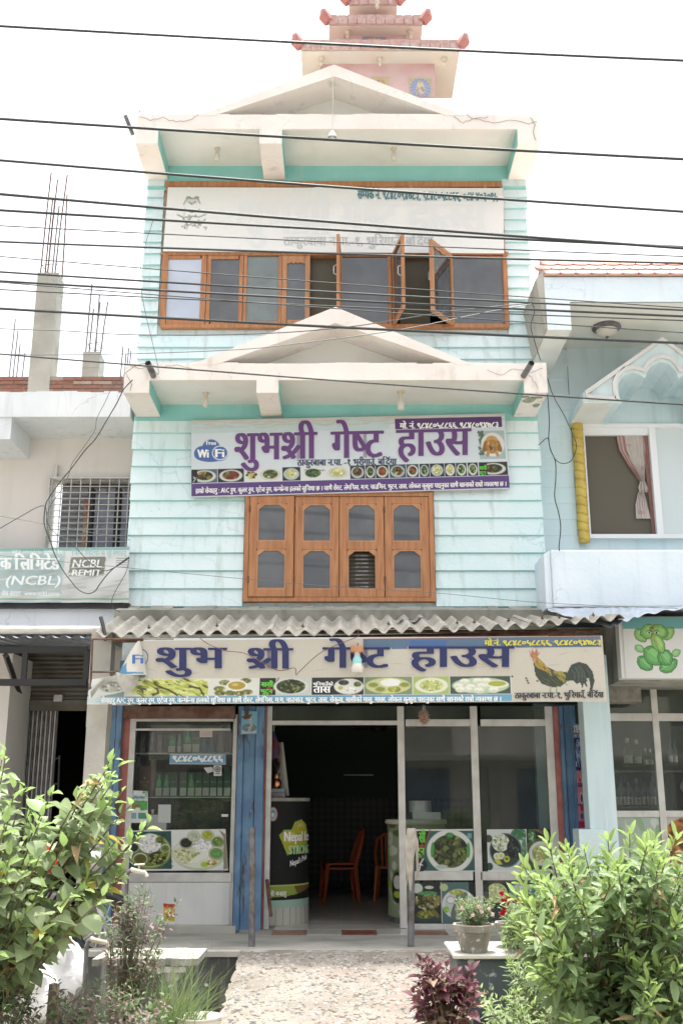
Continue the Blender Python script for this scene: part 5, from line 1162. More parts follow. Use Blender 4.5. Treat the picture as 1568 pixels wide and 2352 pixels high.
cv = Cv(50, 60, (200, 200, 190), .8); cv.food(25, 30, 30, 30, [(170, 110, 50), (120, 60, 30), (210, 160, 80)], 90, 5); cv.build('poster', [(1528, 1876), (1640, 1876), (1640, 1990), (1532, 1990)], ry_ + .015, rb, m_paper)
mb = MB(); mb.box(X(1380, 1900, ry_), 7, ry_ + .03, ry_ + .1, -.1, Z(1870, ry_)); mb.build('stall_panel', m_white_p, rb)
mb = MB(); mb.box(2.75, 8, 15.5, 15.6, -.1, 3); mb.build('room_wall', m_inw, rb); mb = MB(); mb.box(2.75, 8, RYW, 15.6, -.12, -.1); mb.build('floor', m_conc2, rb); mb = MB(); mb.box(2.6, 8, RYW + .2, 15.6, 2.95, 3.05); mb.build('ceiling', m_ceil, rb)
# shelves and bottles in the right window
for py, Ysh in ((1770, RYW + .5), (1862, RYW + .4)):
    mb = MB(); zz_ = Z(py, Ysh); mb.box(X(1394, py, Ysh), 5.2, Ysh - .13, Ysh + .2, zz_ - .02, zz_); mb.build('shelf', m_glass2 if 0 else m_pipe, rb)
# ================================================================ PAGODA TOWER BEHIND
PY = 18.0
m_pk = M('pink_wall_paint', (.55, .30, .30), .8, (.60, .44, .43), 1.2, dirt=(.85, .78, .76), dirt_amt=.5, dirt_scale=(.5, .5, .5)); m_pt = M('pink_clay_tile', (.44, .28, .255), .85, (.50, .39, .36), 9, bump=.4)
m_ps = M('pink_cream_soffit', (.50, .47, .42), .85, (.50, .43, .38), 1); m_horn = M('red_horn_tile', (.42, .18, .16), .6)
pg = thing('pagoda_tower', (X(875, 100, PY), PY + 1.6, 8), 'three tiered pink temple tower with upturned red roof corners rising behind the guest house roof', 'tower')
def tier(xl_, xr_, py, Yf, depth, wl_, wr_, woff, zlow):
    a, b = X(xl_, py, Yf), X(xr_, py, Yf); z = Z(py, Yf); g = part('tier', pg)
    mb = MB(); mb.box(a, b, Yf, Yf + depth, z, z + .06); mb.build('soffit', m_ps, g)
    n = int((b - a) / .19); w = (b - a) / n; tme_ = MB(local=True).box(.006, w - .006, -.05, .1, 0, .13).box(.0, w - .03, -.02, .2, .13, .24).mesh('roof_tile', m_pt)
    for i in range(n): o = put('roof_tile', tme_, g, Vector((a + w * i, Yf, z + .03)) - worldloc(g)); o.rotation_euler.x = random.uniform(-.05, .05)
    mb = MB(); mb.box(a + .05, b - .05, Yf + .15, Yf + depth, z + .06, z + .4); mb.build('roof', m_pt, g)
    for s_, x in ((-1, a), (1, b)):
        mb = MB(); mb.tube([(x, Yf, z + .1), (x + s_ * .09, Yf - .03, z + .22), (x + s_ * .11, Yf - .05, z + .36)], [.11, .13, .07], 8); mb.build('horn', m_horn, g)
    mb = MB(); mb.box(X(wl_, py, Yf), X(wr_, py, Yf), Yf + woff, Yf + depth - .3, zlow, z); mb.build('wall', m_pk, g)
    return a, b, z
t1 = tier(691, 1055, 118, PY, 2.4, 735, 1000, .37, 8.5)
t2 = tier(755, 970, 60, PY + .5, 1.5, 790, 935, .28, t1[2])
t3 = tier(801, 912, 15, PY + .8, .9, 824, 888, .25, t2[2])
for px, py in ((738, 125), (872, 128), (1020, 134), (798, 66), (942, 70), (866, 22)):
    Y = PY + .2 if py > 100 else PY + .65; c = P(px, py, Y); z = t1[2] if py > 100 else (t2[2] if py > 40 else t3[2]); mb = MB(); mb.lathe([(.06, 0), (.06, -.05), (.035, -.08), (.045, -.14), (0, -.2)], (c.x, Y, z), 8); mb.build('lamp_holder', m_sock, pg)
cv = Cv(60, 56, (196, 186, 150), 1); cv.ell(30, 34, 26, 30, (150, 160, 200))
for k in range(16): a = k * .4; cv.line([(30, 28), (30 + 30 * math.cos(a), 28 + 28 * math.sin(a))], 1, (206, 206, 224))
cv.ell(30, 28, 9, 18, (216, 210, 180)); cv.ell(30, 14, 4, 5, (206, 180, 140)); cv.food(30, 40, 14, 12, [(210, 190, 150), (180, 170, 190), (226, 216, 196)], 30, 4); cv.line([(2, 2), (58, 2)], 4, (206, 200, 176))
Yw = PY + .36; cv.build('niche_picture', [(938, 176), (990, 178), (993, 222), (939, 220)], Yw, pg, m_paper)
cv = Cv(40, 20, (206, 186, 150), 1); cv.food(20, 14, 14, 10, [(200, 170, 120), (150, 150, 180)], 20, 3); cv.build('niche_picture', [(852, 176), (892, 177), (893, 205), (852, 204)], Yw, pg, m_paper)
cv = Cv(60, 16, (160, 165, 196), 1); cv.food(30, 10, 20, 8, [(206, 186, 140), (180, 190, 210)], 20, 3); cv.build('niche_picture', [(832, 84), (886, 85), (886, 100), (832, 99)], PY + .5 + .27, pg, m_paper)

# ================================================================ CABLES over the street
CL = [
 (52, 116, 7.5, .0115, 'topmost thick black cable, crossing in front of the pink tower'),
 (271, 373, 7.5, .0120, 'thick black cable crossing just below the roof canopy fascia'),
 (360, 463, 7.6, .0115, 'thick black cable crossing the teal band above the bleached sign'),
 (439, 554, 7.4, .0120, 'thick black cable crossing the middle of the bleached sign'),
 (480, 570, 7.6, .0110, 'thick black cable crossing the lower half of the bleached sign'),
 (516, 594, 7.7, .0050, 'thin grey cable between the two thick ones across the bleached sign'),
 (550, 597, 7.4, .0085, 'medium black cable running along the bottom edge of the bleached sign'),
 (583, 695, 7.7, .0045, 'thin grey wire crossing the upper part of the open brown sashes'),
 (618, 698, 7.5, .0080, 'thick black cable across the middle of the upper window panes'),
 (641, 722, 7.6, .0095, 'thick black cable meeting the corner of the pink tiled eave at right'),
 (643, 756, 7.4, .0045, 'thin grey wire that drops fastest across the upper window panes'),
 (659, 724, 7.7, .0055, 'thin black cable right below the thick pair on the upper windows'),
 (703, 778, 7.5, .0110, 'lowest thick black cable, crossing the tip of the lower gable'),
 (811, 938, 7.4, .0065, 'single cable crossing the fascia and beams of the lower canopy')]
for i, (a, b, Y, r, lab) in enumerate(CL):
    p, q_ = P(-400, a - (b - a) * 400 / 1568, Y), P(1968, b + (b - a) * 400 / 1568, Y); dy_ = random.uniform(-.15, .15)
    mb = MB(); mb.tube(sag(p, q_ + Vector((0, dy_, 0)), .03, 24), r, 8, cap=False)
    solo(mb.build('power_cable', m_cable), lab, 'cable', 'cables strung along the street')
def poly_wire(pts, Y, r, lab, name='wire', cat='wire', grp='thin wires on the house fronts', mat=m_wire, wob=0):
    ps = [P(a, b, Y if len(c) == 0 else c[0]) for a, b, *c in pts]; out = []
    for i in range(len(ps) - 1):
        p0, p1, p2, p3 = ps[max(i - 1, 0)], ps[i], ps[i + 1], ps[min(i + 2, len(ps) - 1)]
        for k in range(6):
            t = k / 6; out.append(.5 * ((2 * p1) + (p2 - p0) * t + (2 * p0 - 5 * p1 + 4 * p2 - p3) * t * t + (3 * p1 - p0 - 3 * p2 + p3) * t ** 3))
    out.append(ps[-1]); mb = MB(); mb.tube(out, r, 6); return solo(mb.build(name, mat), lab, cat, grp)
poly_wire([(-30, 754), (150, 760), (316, 769), (582, 767), (799, 751), (1041, 714), (1222, 696)], 10.9, .006, 'service wire sagging below the upper windows towards the right house')
poly_wire([(-30, 812), (100, 815), (316, 812), (545, 803), (678, 790), (920, 757), (1101, 720), (1222, 698)], 10.7, .005, 'lower service wire passing in front of the lower gable')
k4 = lambda x, y: ((x / 2.24) / 1.7418, (1500 + y / 2.24) / 1.7418)
poly_wire([k4(1190, 45), k4(1110, 130), k4(1050, 250), k4(950, 420), k4(860, 570), k4(760, 680), k4(640, 840), k4(540, 960), k4(430, 1120), k4(405, 1200), k4(400, 1340), k4(450, 1480), k4(485, 1590), k4(560, 1740), k4(640, 1850), k4(700, 1920), k4(780, 1958), k4(850, 1940), k4(900, 1870), k4(1000, 1750), k4(1160, 1630)], 11.15, .006, 'long looping black wire hanging from the lower canopy corner down past the bank banner', mat=m_cable)
poly_wire([(352, 505, 11.0), (322, 640), k4(1420, -50), k4(1340, 160 - 260), k4(1240, -90), k4(1130, -20), k4(1010, 110), k4(940, 250), k4(870, 390), k4(850, 500), k4(750, 650), k4(650, 790), k4(620, 890), k4(560, 1020), k4(450, 1180), k4(420, 1330), k4(480, 1560)], 11.1, .0035, 'thin pale wire dropping beside the thick loop on the left neighbour')
poly_wire([k4(-40, 1400), k4(80, 1330), k4(220, 1250), k4(340, 1185), k4(410, 1185), k4(430, 1330), k4(500, 1420), k4(640, 1500), k4(720, 1590), k4(820, 1690), k4(930, 1755), k4(1040, 1720), k4(1160, 1640)], 11.1, .0045, 'wire coming in from the left and drooping over the pale bank banner lettering', mat=m_cable)
poly_wire([k4(1160, 1640), k4(1130, 1770), k4(1040, 1930), k4(1005, 2020), k4(1020, 2090), k4(1080, 2125)], 11.1, .0035, 'short wire curling down to the left corner of the cement awning', mat=m_cable)
poly_wire([(-30, 1273), (300, 1305), (700, 1342), (1000, 1362), (1255, 1385), (1600, 1399)], 10.9, .0028, 'very thin wire crossing the brown casement window near its foot')
poly_wire([(-30, 1180), (150, 1212), (300, 1240)], 11.3, .0028, 'very thin wire ending at the barred window')
r6 = lambda x, y: ((2050 + x / 2.302) / 1.7418, (1650 + y / 2.302) / 1.7418); r5 = lambda x, y: ((2050 + x / 2.302) / 1.7418, (1000 + y / 2.302) / 1.7418)
poly_wire([r5(300, 1185), r5(325, 1400), r6(335, 100), r6(330, 240), r6(345, 340), r6(390, 450), r6(395, 600), r6(385, 780), r6(420, 920), r6(440, 1060), r6(425, 1230), r6(430, 1275)], 11.3, .006, 'black wire dropping straight down the siding strip of the right house', mat=m_cable)
poly_wire([r5(320, 1180), r5(370, 1340), r5(470, 1520), r5(560, 1720), r6(585, 320), r6(540, 440), r6(460, 470), r6(390, 430), r6(340, 320), r6(318, 235), r6(250, 290), r6(235, 300)], 11.3, .005, 'black wire looping out to the gold column and knotted back', mat=m_cable)
poly_wire([r5(165, 470), r5(200, 560), r5(165, 700), r5(200, 840), r5(255, 1020)], 11.0, .005, 'wire running down the edge between guest house and right house', mat=m_cable)
poly_wire([(820, 1463, 10.44), (740, 1497), (690, 1540), (680, 1550), (676, 1534), (640, 1540), (600, 1520), (560, 1500), (520, 1495), (480, 1480), (460, 1466)], 10.42, .004, 'crooked brown wire hanging across the long shop banner', mat=m_rust)
poly_wire([(763, 165), (764, 240), (763, 306)], 11.12, .004, 'pale cord holding the bulb under the top gable', mat=m_alu)

# ================================================================ BULBS
def bulb(px, py, Y, ztop, label, sc_=1, drop=.0, band=False, group='bare bulbs under the canopies'):
    p = P(px, py, Y); o = thing('light_bulb', (p.x, Y, ztop), label, 'light bulb', group); L0 = Vector((p.x, Y, ztop))
    mb = MB(); mb.lathe([(.035 * sc_, 0), (.035 * sc_, -.02), (.022, -.03), (.024, -.075 * sc_), (0, -.076 * sc_)], L0, 10); mb.build('socket', m_sock, o)
    mb = MB(); mb.lathe([(.016 * sc_, -.07 * sc_), (.03 * sc_, -.10 * sc_), (.038 * sc_, -.14 * sc_), (.03 * sc_, -.175 * sc_), (0, -.19 * sc_)], L0, 12); mb.build('globe', m_bulb, o); return o
z1c, z2c = Z(297, FY), Z(873, FY)
bulb(499, 350, 11.6, z1c, 'small bulb under the top canopy, left of its middle beam'); bulb(904, 348, 11.6, z1c, 'bulb under the top canopy, right of its middle beam')
bulb(473, 905, 11.6, z2c, 'small bulb under the lower canopy, left of its middle beam'); bulb(920, 905, 11.55, z2c, 'larger bulb under the lower canopy, right of its middle beam', 1.3)
p = P(763, 306, 11.12); g = thing('pendant_lamp', (p.x, 11.12, p.z), 'small bell shaped lamp hanging on a cord from the top gable', 'lamp')
mb = MB(); mb.lathe([(.01, .04), (.02, .03), (.05, -.02), (.06, -.07)], (p.x, 11.12, p.z), 12); mb.build('shade', m_white_p, g); mb = MB(); mb.lathe([(.02, -.02), (.03, -.06), (0, -.09)], (p.x, 11.12, p.z), 10); mb.build('globe', m_bulb, g)
# bulb on a wooden block in front of the long banner
p = P(820, 1490, 10.38); g = thing('light_bulb', (p.x, 10.38, p.z), 'big bulb with teal collar hanging in front of the long shop banner', 'light bulb'); L0 = Vector((p.x, 10.38, p.z))
mb = MB(); mb.box(p.x - .065, p.x + .06, 10.34, 10.46, p.z - .035, p.z + .025); mb.build('block', m_wood2, g)
mb = MB(); mb.lathe([(.03, -.035), (.03, -.08)], L0, 12); mb.build('socket', m_alu, g); mb = MB(); mb.lathe([(.033, -.08), (.045, -.11), (.045, -.15)], L0, 14); mb.build('collar', m_teal, g); mb = MB(); mb.lathe([(.045, -.15), (.062, -.19), (.055, -.235), (.03, -.255), (0, -.26)], L0, 14); mb.build('globe', m_bulb, g)
mb = MB(); mb.tube([(p.x, 10.45, p.z + .02), (p.x + .02, 10.55, p.z + .12), (p.x + .01, 10.6, p.z + .22)], .005, 6); mb.tube([(p.x + .055, 10.4, p.z), (p.x + .09, 10.38, p.z + .04), (p.x + .085, 10.38, p.z + .09)], .004, 6); mb.build('hanging_wire', m_rust, g)
ORD = ['leftmost', 'second', 'third', 'fourth', 'fifth', 'sixth', 'seventh', 'eighth', 'ninth', 'tenth', 'eleventh', 'twelfth']
def text_map(s, fn, mat, parent, n=1, sw=.0, res=2, name='lettering'):
    V, F, w = layout(s, res); x0 = min(v[0] for v in V); x1 = max(v[0] for v in V); mb = MB()
    for k in range(n): mb.add([fn((a - x0) / (x1 - x0) + (k - (n - 1) / 2) * sw, b, k) for a, b, dd in V], F)
    return mb.build(name, mat, parent, smooth=False)
def poster(name, q, Y, parent_label, cat, cv, par=None, group=None, wav=None):
    o = cv.build(name, q, Y, par, m_paper, wav=wav)
    return o if par else solo(o, parent_label, cat, group)
# ---------------------------------------------------------------- food posters on the glass
gy_ = sy - .012 + .02
def steel(cv, cx, cy, r, c):
    cv.ell(cx, cy, r, r * .92, (150, 160, 130)); cv.ell(cx, cy - 1, r - 1, r * .85, (205, 212, 190)); cv.ell(cx, cy, r - 2.6, r * .72, c); cv.food(cx, cy, r * .6, r * .5, [tuple(max(0, v - 16) for v in c), tuple(min(255, v + 16) for v in c)], 12, 2)
cv = Cv(232, 98, (232, 233, 228), .95)
cv.rect(3, 3, 106, 94, (40, 84, 78))
for i in range(160): cv.ell(random.uniform(3, 106), random.uniform(3, 94), random.uniform(1, 5), .8, random.choice([(24, 50, 48), (62, 112, 104), (36, 70, 66)]), random.uniform(-.3, .9))
cv.ell(56, 51, 51, 43, (120, 130, 70)); cv.ell(56, 50, 48, 40.5, (170, 182, 110)); cv.ell(56, 50, 44, 37, (106, 118, 60))
cv.food(57, 32, 26, 24, [(236, 236, 232), (222, 222, 214), (244, 244, 242)], 90, 4)
steel(cv, 20, 42, 14, (52, 52, 36)); steel(cv, 36, 70, 17, (108, 104, 36)); steel(cv, 92, 45, 12, (120, 140, 60))
cv.food(74, 68, 20, 16, [(52, 60, 30), (140, 150, 56), (34, 42, 24), (170, 176, 80)], 60, 4); cv.food(80, 24, 10, 8, [(120, 130, 50), (60, 80, 40)], 20, 3); cv.ell(30, 20, 6, 2.4, (206, 190, 60), -.8)
cv.ell(168, 58, 60, 40, (196, 206, 176)); cv.ell(167, 56, 56, 36, (228, 230, 214))
cv.food(176, 38, 22, 15, [(240, 240, 238), (226, 226, 220)], 60, 4); cv.food(140, 62, 32, 22, [(214, 218, 176), (180, 186, 90), (232, 234, 210), (150, 156, 70)], 46, 5); cv.ell(172, 66, 30, 7, (238, 240, 226), -.5)
steel(cv, 140, 32, 16, (46, 44, 36)); steel(cv, 158, 16, 15, (196, 204, 176)); steel(cv, 190, 14, 15, (178, 186, 70)); steel(cv, 212, 30, 16, (120, 134, 60)); steel(cv, 208, 58, 18, (126, 156, 84))
cv.food(212, 30, 9, 7, [(60, 130, 60), (170, 180, 70)], 20, 2.5); cv.food(208, 58, 8, 5, [(90, 170, 90)], 12, 2); cv.ell(180, 84, 10, 8, (206, 224, 120)); cv.ell(180, 84, 7, 5.5, (170, 196, 80)); cv.food(196, 80, 12, 6, [(206, 170, 60), (90, 120, 60), (230, 230, 220)], 16, 3)
cv.poly([(216, 1), (231, 12), (231, 94), (222, 96), (226, 20)], (150, 140, 118)); cv.grain(3)
poster('food_poster', [(288, 1908), (518, 1904), (524, 1999), (285, 2000)], gy_, 'wide poster of two thali platters pasted low on the left shop window', 'poster', cv)
def plate(cv, cx, cy, r, cols, n=90, s=4, rim=(226, 230, 222), inn=.72): cv.ell(cx, cy, r, r * .97, tuple(v - 24 for v in rim)); cv.ell(cx, cy, r - 1.5, r * .94, rim); cv.food(cx, cy, r * inn, r * inn * .95, cols, n, s)
cv = Cv(140, 100, (60, 96, 92), .95); cv.rect(0, 0, 138, 4, (226, 228, 224)); cv.rect(136, 0, 140, 100, (226, 228, 224)); cv.rect(0, 97, 140, 100, (226, 228, 224))
cv.poly([(0, 4), (34, 4), (14, 66), (14, 97), (0, 97)], (34, 40, 34)); cv.line([(36, 2), (12, 70)], 3, (150, 100, 60)); cv.ell(12, 84, 15, 15, (34, 36, 34)); cv.ell(12, 84, 13, 13, (30, 32, 30)); cv.line([(8, 96), (12, 80), (18, 70)], 3, (236, 236, 236)); cv.line([(4, 80), (16, 84)], 2.6, (236, 236, 236))
cv.ell(80, 52, 54, 50, (150, 190, 90)); plate(cv, 80, 52, 53, [(232, 234, 226)], 4); cv.food(80, 52, 42, 39, GREENF, 190, 5.5)
for x, y, r_ in ((40, 48, 1.4), (122, 50, 1.5)): cv.ell(x, y, 4, 18, (84, 160, 80), 0 if x > 80 else .1)
cv.food(80, 14, 10, 6, [(70, 140, 70)], 16, 3); cv.ell(60, 88, 14, 5, (190, 198, 190)); cv.rect(120, 10, 130, 22, (120, 170, 176)); cv.grain(3)
p_a = poster('food_poster', [(951, 1905), (1092, 1904), (1094, 2002), (954, 2003)], gy_, 'poster of a bowl of dark green fry on the pane right of the doorway', 'poster', cv)
text('सी', 961, 977, 1935, 36, gy_ - .006, i_grn, p_a, sweep=1.5, n=3); text('को', 962, 972, 1952, 17, gy_ - .006, i_org, p_a, sweep=1, n=2); text('टुन', 956, 975, 1963, 24, gy_ - .006, i_grn, p_a, sweep=1.5, n=3)
cv = Cv(158, 100, (214, 222, 218), .95); cv.rect(0, 96, 158, 100, (236, 236, 232))
cv.food(80, 12, 20, 14, [(60, 120, 80), (120, 160, 110)], 50, 2.4); cv.food(92, 50, 6, 34, [(90, 140, 100), (190, 210, 190)], 40, 2)
cv.ell(46, 50, 41, 41, (110, 130, 128)); cv.ell(46, 50, 38, 38, (42, 46, 44)); cv.ell(44, 72, 30, 16, (60, 74, 74)); cv.food(34, 32, 22, 21, [(236, 238, 228), (190, 206, 160), (226, 228, 210), (120, 160, 90)], 120, 3.2); cv.food(64, 46, 15, 22, [(32, 38, 36), (70, 84, 80), (24, 28, 26)], 60, 4)
for x, y in ((24, 64), (34, 63)): cv.ell(x, y, 9, 8.5, (232, 234, 214)); cv.ell(x, y, 5, 4.6, (206, 214, 130))
cv.poly([(16, 72), (28, 70), (38, 84), (24, 84)], (206, 206, 80)); cv.ell(48, 72, 9.5, 9.5, (34, 36, 30)); cv.ell(48, 71, 8, 8, (196, 196, 70)); cv.food(48, 70, 4, 3, [(60, 120, 60)], 8, 2); cv.ell(4, 22, 9, 9, (70, 70, 60)); cv.ell(4, 88, 9, 9, (40, 80, 66)); cv.ell(88, 88, 9, 10, (80, 96, 60)); cv.ell(88, 88, 7.5, 8, (206, 214, 120))
cv.rect(98, 0, 99.5, 96, (232, 232, 228)); cv.rect(99.5, 0, 158, 96, (36, 44, 40))
for k in range(30): cv.line([(100, 34 + k * 2.4), (140, 10 + k * 2.4 + 8)], .8, (140, 160, 90))
cv.line([(118, 0), (158, 20)], 2, (176, 130, 70)); cv.line([(126, 0), (158, 14)], 2, (160, 120, 60)); cv.food(112, 16, 10, 18, [(60, 110, 70), (150, 180, 130)], 30, 3); plate(cv, 134, 58, 30, [(176, 184, 100), (206, 212, 150), (150, 160, 90), (226, 230, 190)], 130, 3.4, inn=.74); cv.grain(3)
poster('food_poster', [(1117, 1905), (1262, 1904), (1264, 2001), (1120, 2002)], gy_, 'poster of a rice plate beside noodles, on the far right shop pane', 'poster', cv)
cv = Cv(140, 96, (40, 50, 50), .95); cv.rect(0, 0, 60, 96, (36, 44, 40)); cv.ell(30, 84, 30, 14, (50, 70, 66))
cv.ell(8, 14, 12, 12, (206, 212, 200)); cv.food(30, 44, 28, 22, [(110, 100, 44), (70, 66, 34), (150, 146, 80), (50, 60, 36), (190, 196, 170)], 90, 5); cv.food(24, 76, 20, 10, [(120, 120, 50), (80, 84, 40), (160, 160, 80)], 30, 4); cv.ell(34, 12, 10, 4, (214, 220, 190)); cv.food(30, 26, 22, 5, [(90, 150, 90)], 20, 2.4); cv.ell(50, 44, 5, 14, (150, 140, 70), .4); cv.ell(46, 74, 5, 12, (120, 116, 50), -.6)
cv.rect(59, 0, 60.5, 96, (200, 204, 200)); cv.rect(60.5, 0, 140, 96, (86, 116, 114)); cv.rect(120, 0, 140, 50, (26, 30, 30)); cv.ell(66, 12, 9, 9, (190, 204, 150)); plate(cv, 98, 52, 37, [(206, 212, 206)], 3, inn=.86)
cv.ell(98, 56, 12, 36, (110, 120, 110), .45); cv.food(98, 54, 10, 28, [(140, 150, 140), (176, 184, 176), (90, 100, 90)], 50, 3); cv.food(94, 24, 16, 6, [(170, 180, 80), (206, 212, 120)], 20, 4); cv.ell(80, 42, 9.5, 9, (150, 156, 140)); cv.ell(80, 42, 8, 7.4, (236, 238, 234)); cv.food(70, 64, 6, 8, [(150, 190, 80)], 10, 3); cv.line([(114, 24), (130, 40)], 1, (200, 206, 200)); cv.grain(3)
poster('food_poster', [(949, 2027), (1096, 2026), (1099, 2120), (952, 2120)], gy_, 'poster of grilled chicken and a fish plate, lowest beside the doorway', 'poster', cv)
cv = Cv(150, 96, (44, 48, 50), .95); cv.food(20, 24, 26, 24, [(206, 214, 150), (176, 186, 110), (232, 236, 200)], 110, 3); cv.rect(50, 0, 150, 96, (96, 130, 150))
for i in range(60): cv.line([(random.uniform(50, 150), random.uniform(0, 96))] * 1 + [(random.uniform(50, 150), random.uniform(0, 96))], .5, (120, 152, 168))
cv.ell(80, 10, 22, 10, (170, 190, 200)); cv.food(80, 9, 16, 6, [(226, 230, 220)], 20, 3); plate(cv, 96, 60, 34, [(170, 60, 60), (120, 150, 80), (60, 60, 50), (206, 206, 190)], 80, 5, rim=(40, 44, 48)); cv.line([(20, 92), (48, 40)], 3, (206, 214, 214)); cv.ell(20, 80, 26, 20, (60, 66, 66)); cv.grain(3)
poster('food_poster', [(1121, 2028), (1262, 2031), (1262, 2120), (1124, 2120)], gy_, 'poster with blue background, lowest on the far right shop pane behind the red flowers', 'poster', cv)
# ---------------------------------------------------------------- stickers and notices
cv = Cv(50, 76, (220, 226, 222), 1.1)
for i in range(30): cv.ell(random.choice([random.uniform(0, 14), random.uniform(38, 50)]), random.uniform(0, 12), 3, 1.2, (90, 160, 100), random.random() * 3)
cv.ell(13, 15, 6, 6, (80, 150, 130)); cv.ell(13, 13, 4, 3, (220, 230, 226)); cv.rect(1, 24, 49, 47, (90, 170, 90))
for i in range(90): x = random.uniform(1, 49); y = random.uniform(25, 46); cv.line([(x, y), (x + random.uniform(-1, 2), y - 4)], .9, random.choice([(60, 140, 70), (120, 196, 110), (80, 160, 80)]))
cv.ell(26, 38, 6, 8, (206, 160, 90)); cv.ell(14, 38, 9, 6, (150, 130, 80)); cv.ell(26, 44, 6, 5, (230, 230, 220)); [cv.line([(22 + k * 2, 32), (22 + k * 2, 40)], .8, (50, 40, 30)) for k in range(5)]; cv.ell(24, 36, .9, .9, (30, 30, 20)); cv.ell(28, 36, .9, .9, (30, 30, 20))
cv.poly([(0, 46), (12, 44), (30, 48), (50, 45), (50, 51), (0, 52)], (230, 232, 230)); cv.rect(3, 52, 23, 66, (120, 170, 180)); cv.rect(27, 52, 47, 66, (90, 150, 120)); cv.grain(2)
vb = poster('tiger_poster', [(292, 1815), (340, 1817), (340, 1890), (291, 1890)], gy_, 'small green poster with a tiger, stuck inside the left shop window', 'poster', cv)
text('Bardiya', 311, 333, 1834, 10, gy_ - .004, i_teal, vb, sweep=.6, n=2)
cv = Cv(130, 28, (120, 172, 206), 1); cv.rect(0, 0, 130, 1.5, (220, 224, 226)); cv.rect(0, 26.5, 130, 28, (220, 224, 226)); ns = poster('number_sticker', [(391, 1732), (519, 1733), (519, 1756), (389, 1755)], gy_, 'blue phone number sticker across the upper part of the left shop window', 'sticker', cv)
text('९८४८०५८८६६', 396, 513, 1749.5, 22, gy_ - .004, i_white, ns, sweep=3.0, n=4)
cv = Cv(28, 17, (214, 208, 200), 1.4); [cv.line([(3, y), (25, y)], .6, (170, 130, 120)) for y in (4, 7, 9, 11, 13)]; poster('notice_card', [(459, 1677), (488, 1677), (488, 1693), (459, 1693)], gy_, 'cream printed card stuck near the top of the left shop window', 'card', cv)
cv = Cv(18, 24, (222, 222, 220), 1.6); cv.ell(9, 9, 7, 7, (50, 50, 50)); cv.ell(9, 9, 5, 5, (200, 200, 198)); cv.ell(9, 9, 3, 3, (90, 90, 90)); cv.rect(3, 18, 15, 20, (90, 90, 90)); poster('round_logo_sticker', [(491, 1758), (509, 1758), (509, 1782), (491, 1782)], gy_, 'small white sticker with a black round seal below the phone number', 'sticker', cv)
cv = Cv(20, 18, (206, 206, 204), 1.2); cv.m = cv.poly([(0, 2), (18, 0), (20, 12), (8, 17), (4, 10)], None); poster('paper_scrap', [(467, 1761), (491, 1761), (491, 1778), (467, 1778)], gy_, 'torn white paper scrap beside the round seal sticker', 'paper', cv)
for q, c, lab in (([(364, 1848), (393, 1848), (392, 1890), (363, 1889)], (196, 200, 198), 'pale blank paper, the upper one inside the left shop window'), ([(340, 1871), (384, 1871), (382, 1908), (336, 1908)], (160, 162, 160), 'grey blank paper just above the thali poster')):
    cv = Cv(30, 40, c, .8); cv.grain(4); poster('paper_sheet', q, gy_ + (.002 if c[0] > 180 else .004), lab, 'paper', cv)
cv = Cv(12, 14, (170, 160, 140), 1.4); cv.m = cv.poly([(0, 0), (5, 1), (6, 0), (12, 0), (9, 7), (10, 13), (2, 13), (3, 6)], None); poster('tiny_sticker', [(346, 1859), (356, 1859), (356, 1870), (346, 1870)], gy_, 'tiny beige sticker beside the tiger poster', 'sticker', cv)
mb = MB(); mb.pbox(509, 524, 1870, 1876, gy_ - .002, gy_ + .01); solo(mb.build('window_catch', m_white_p), 'small white plastic catch at the right edge of the left shop window', 'catch')
# snake picture on the blue post
cv = Cv(38, 54, (120, 176, 206), 1.2); cv.rect(2, 2, 36, 52, (130, 186, 212)); cv.poly([(2, 44), (12, 46), (24, 48), (36, 44), (36, 52), (2, 52)], (186, 206, 212))
for k in range(4): cv.ell(19, 39, 16 - k * 3, 9 - k * 2, (60, 80, 90)); cv.ell(19, 39, 14.6 - k * 3, 7.9 - k * 2, (170, 190, 196))
cv.line([(18, 48), (24, 34), (22, 22), (19, 12)], 5, (206, 206, 202)); cv.line([(18, 48), (24, 34), (22, 22)], 1, (120, 120, 130)); cv.ell(18, 12, 6, 6, (196, 196, 190)); cv.ell(14, 14, 8, 5, (120, 90, 60)); cv.ell(12, 4, 5, 8, (110, 90, 70)); cv.grain(4)
poster('snake_picture', [(555, 1632), (592, 1634), (591, 1686), (553, 1687)], 11.86 - .006, 'blue picture of a cobra pasted high on the blue steel post', 'picture', cv, wav=lambda u, v: -.004 - .008 * np.sin(u * 3) * v)
mb = MB(); mb.tube([P(570, 1622, 11.83), P(566, 1640, 11.83), P(562, 1652, 11.83)], .012, 6); mb.tube([P(556, 1648, 11.82), P(578, 1642, 11.82)], .01, 6); solo(mb.build('dried_garland', m_rust), 'brown dried bundle tied over the cobra picture', 'garland')
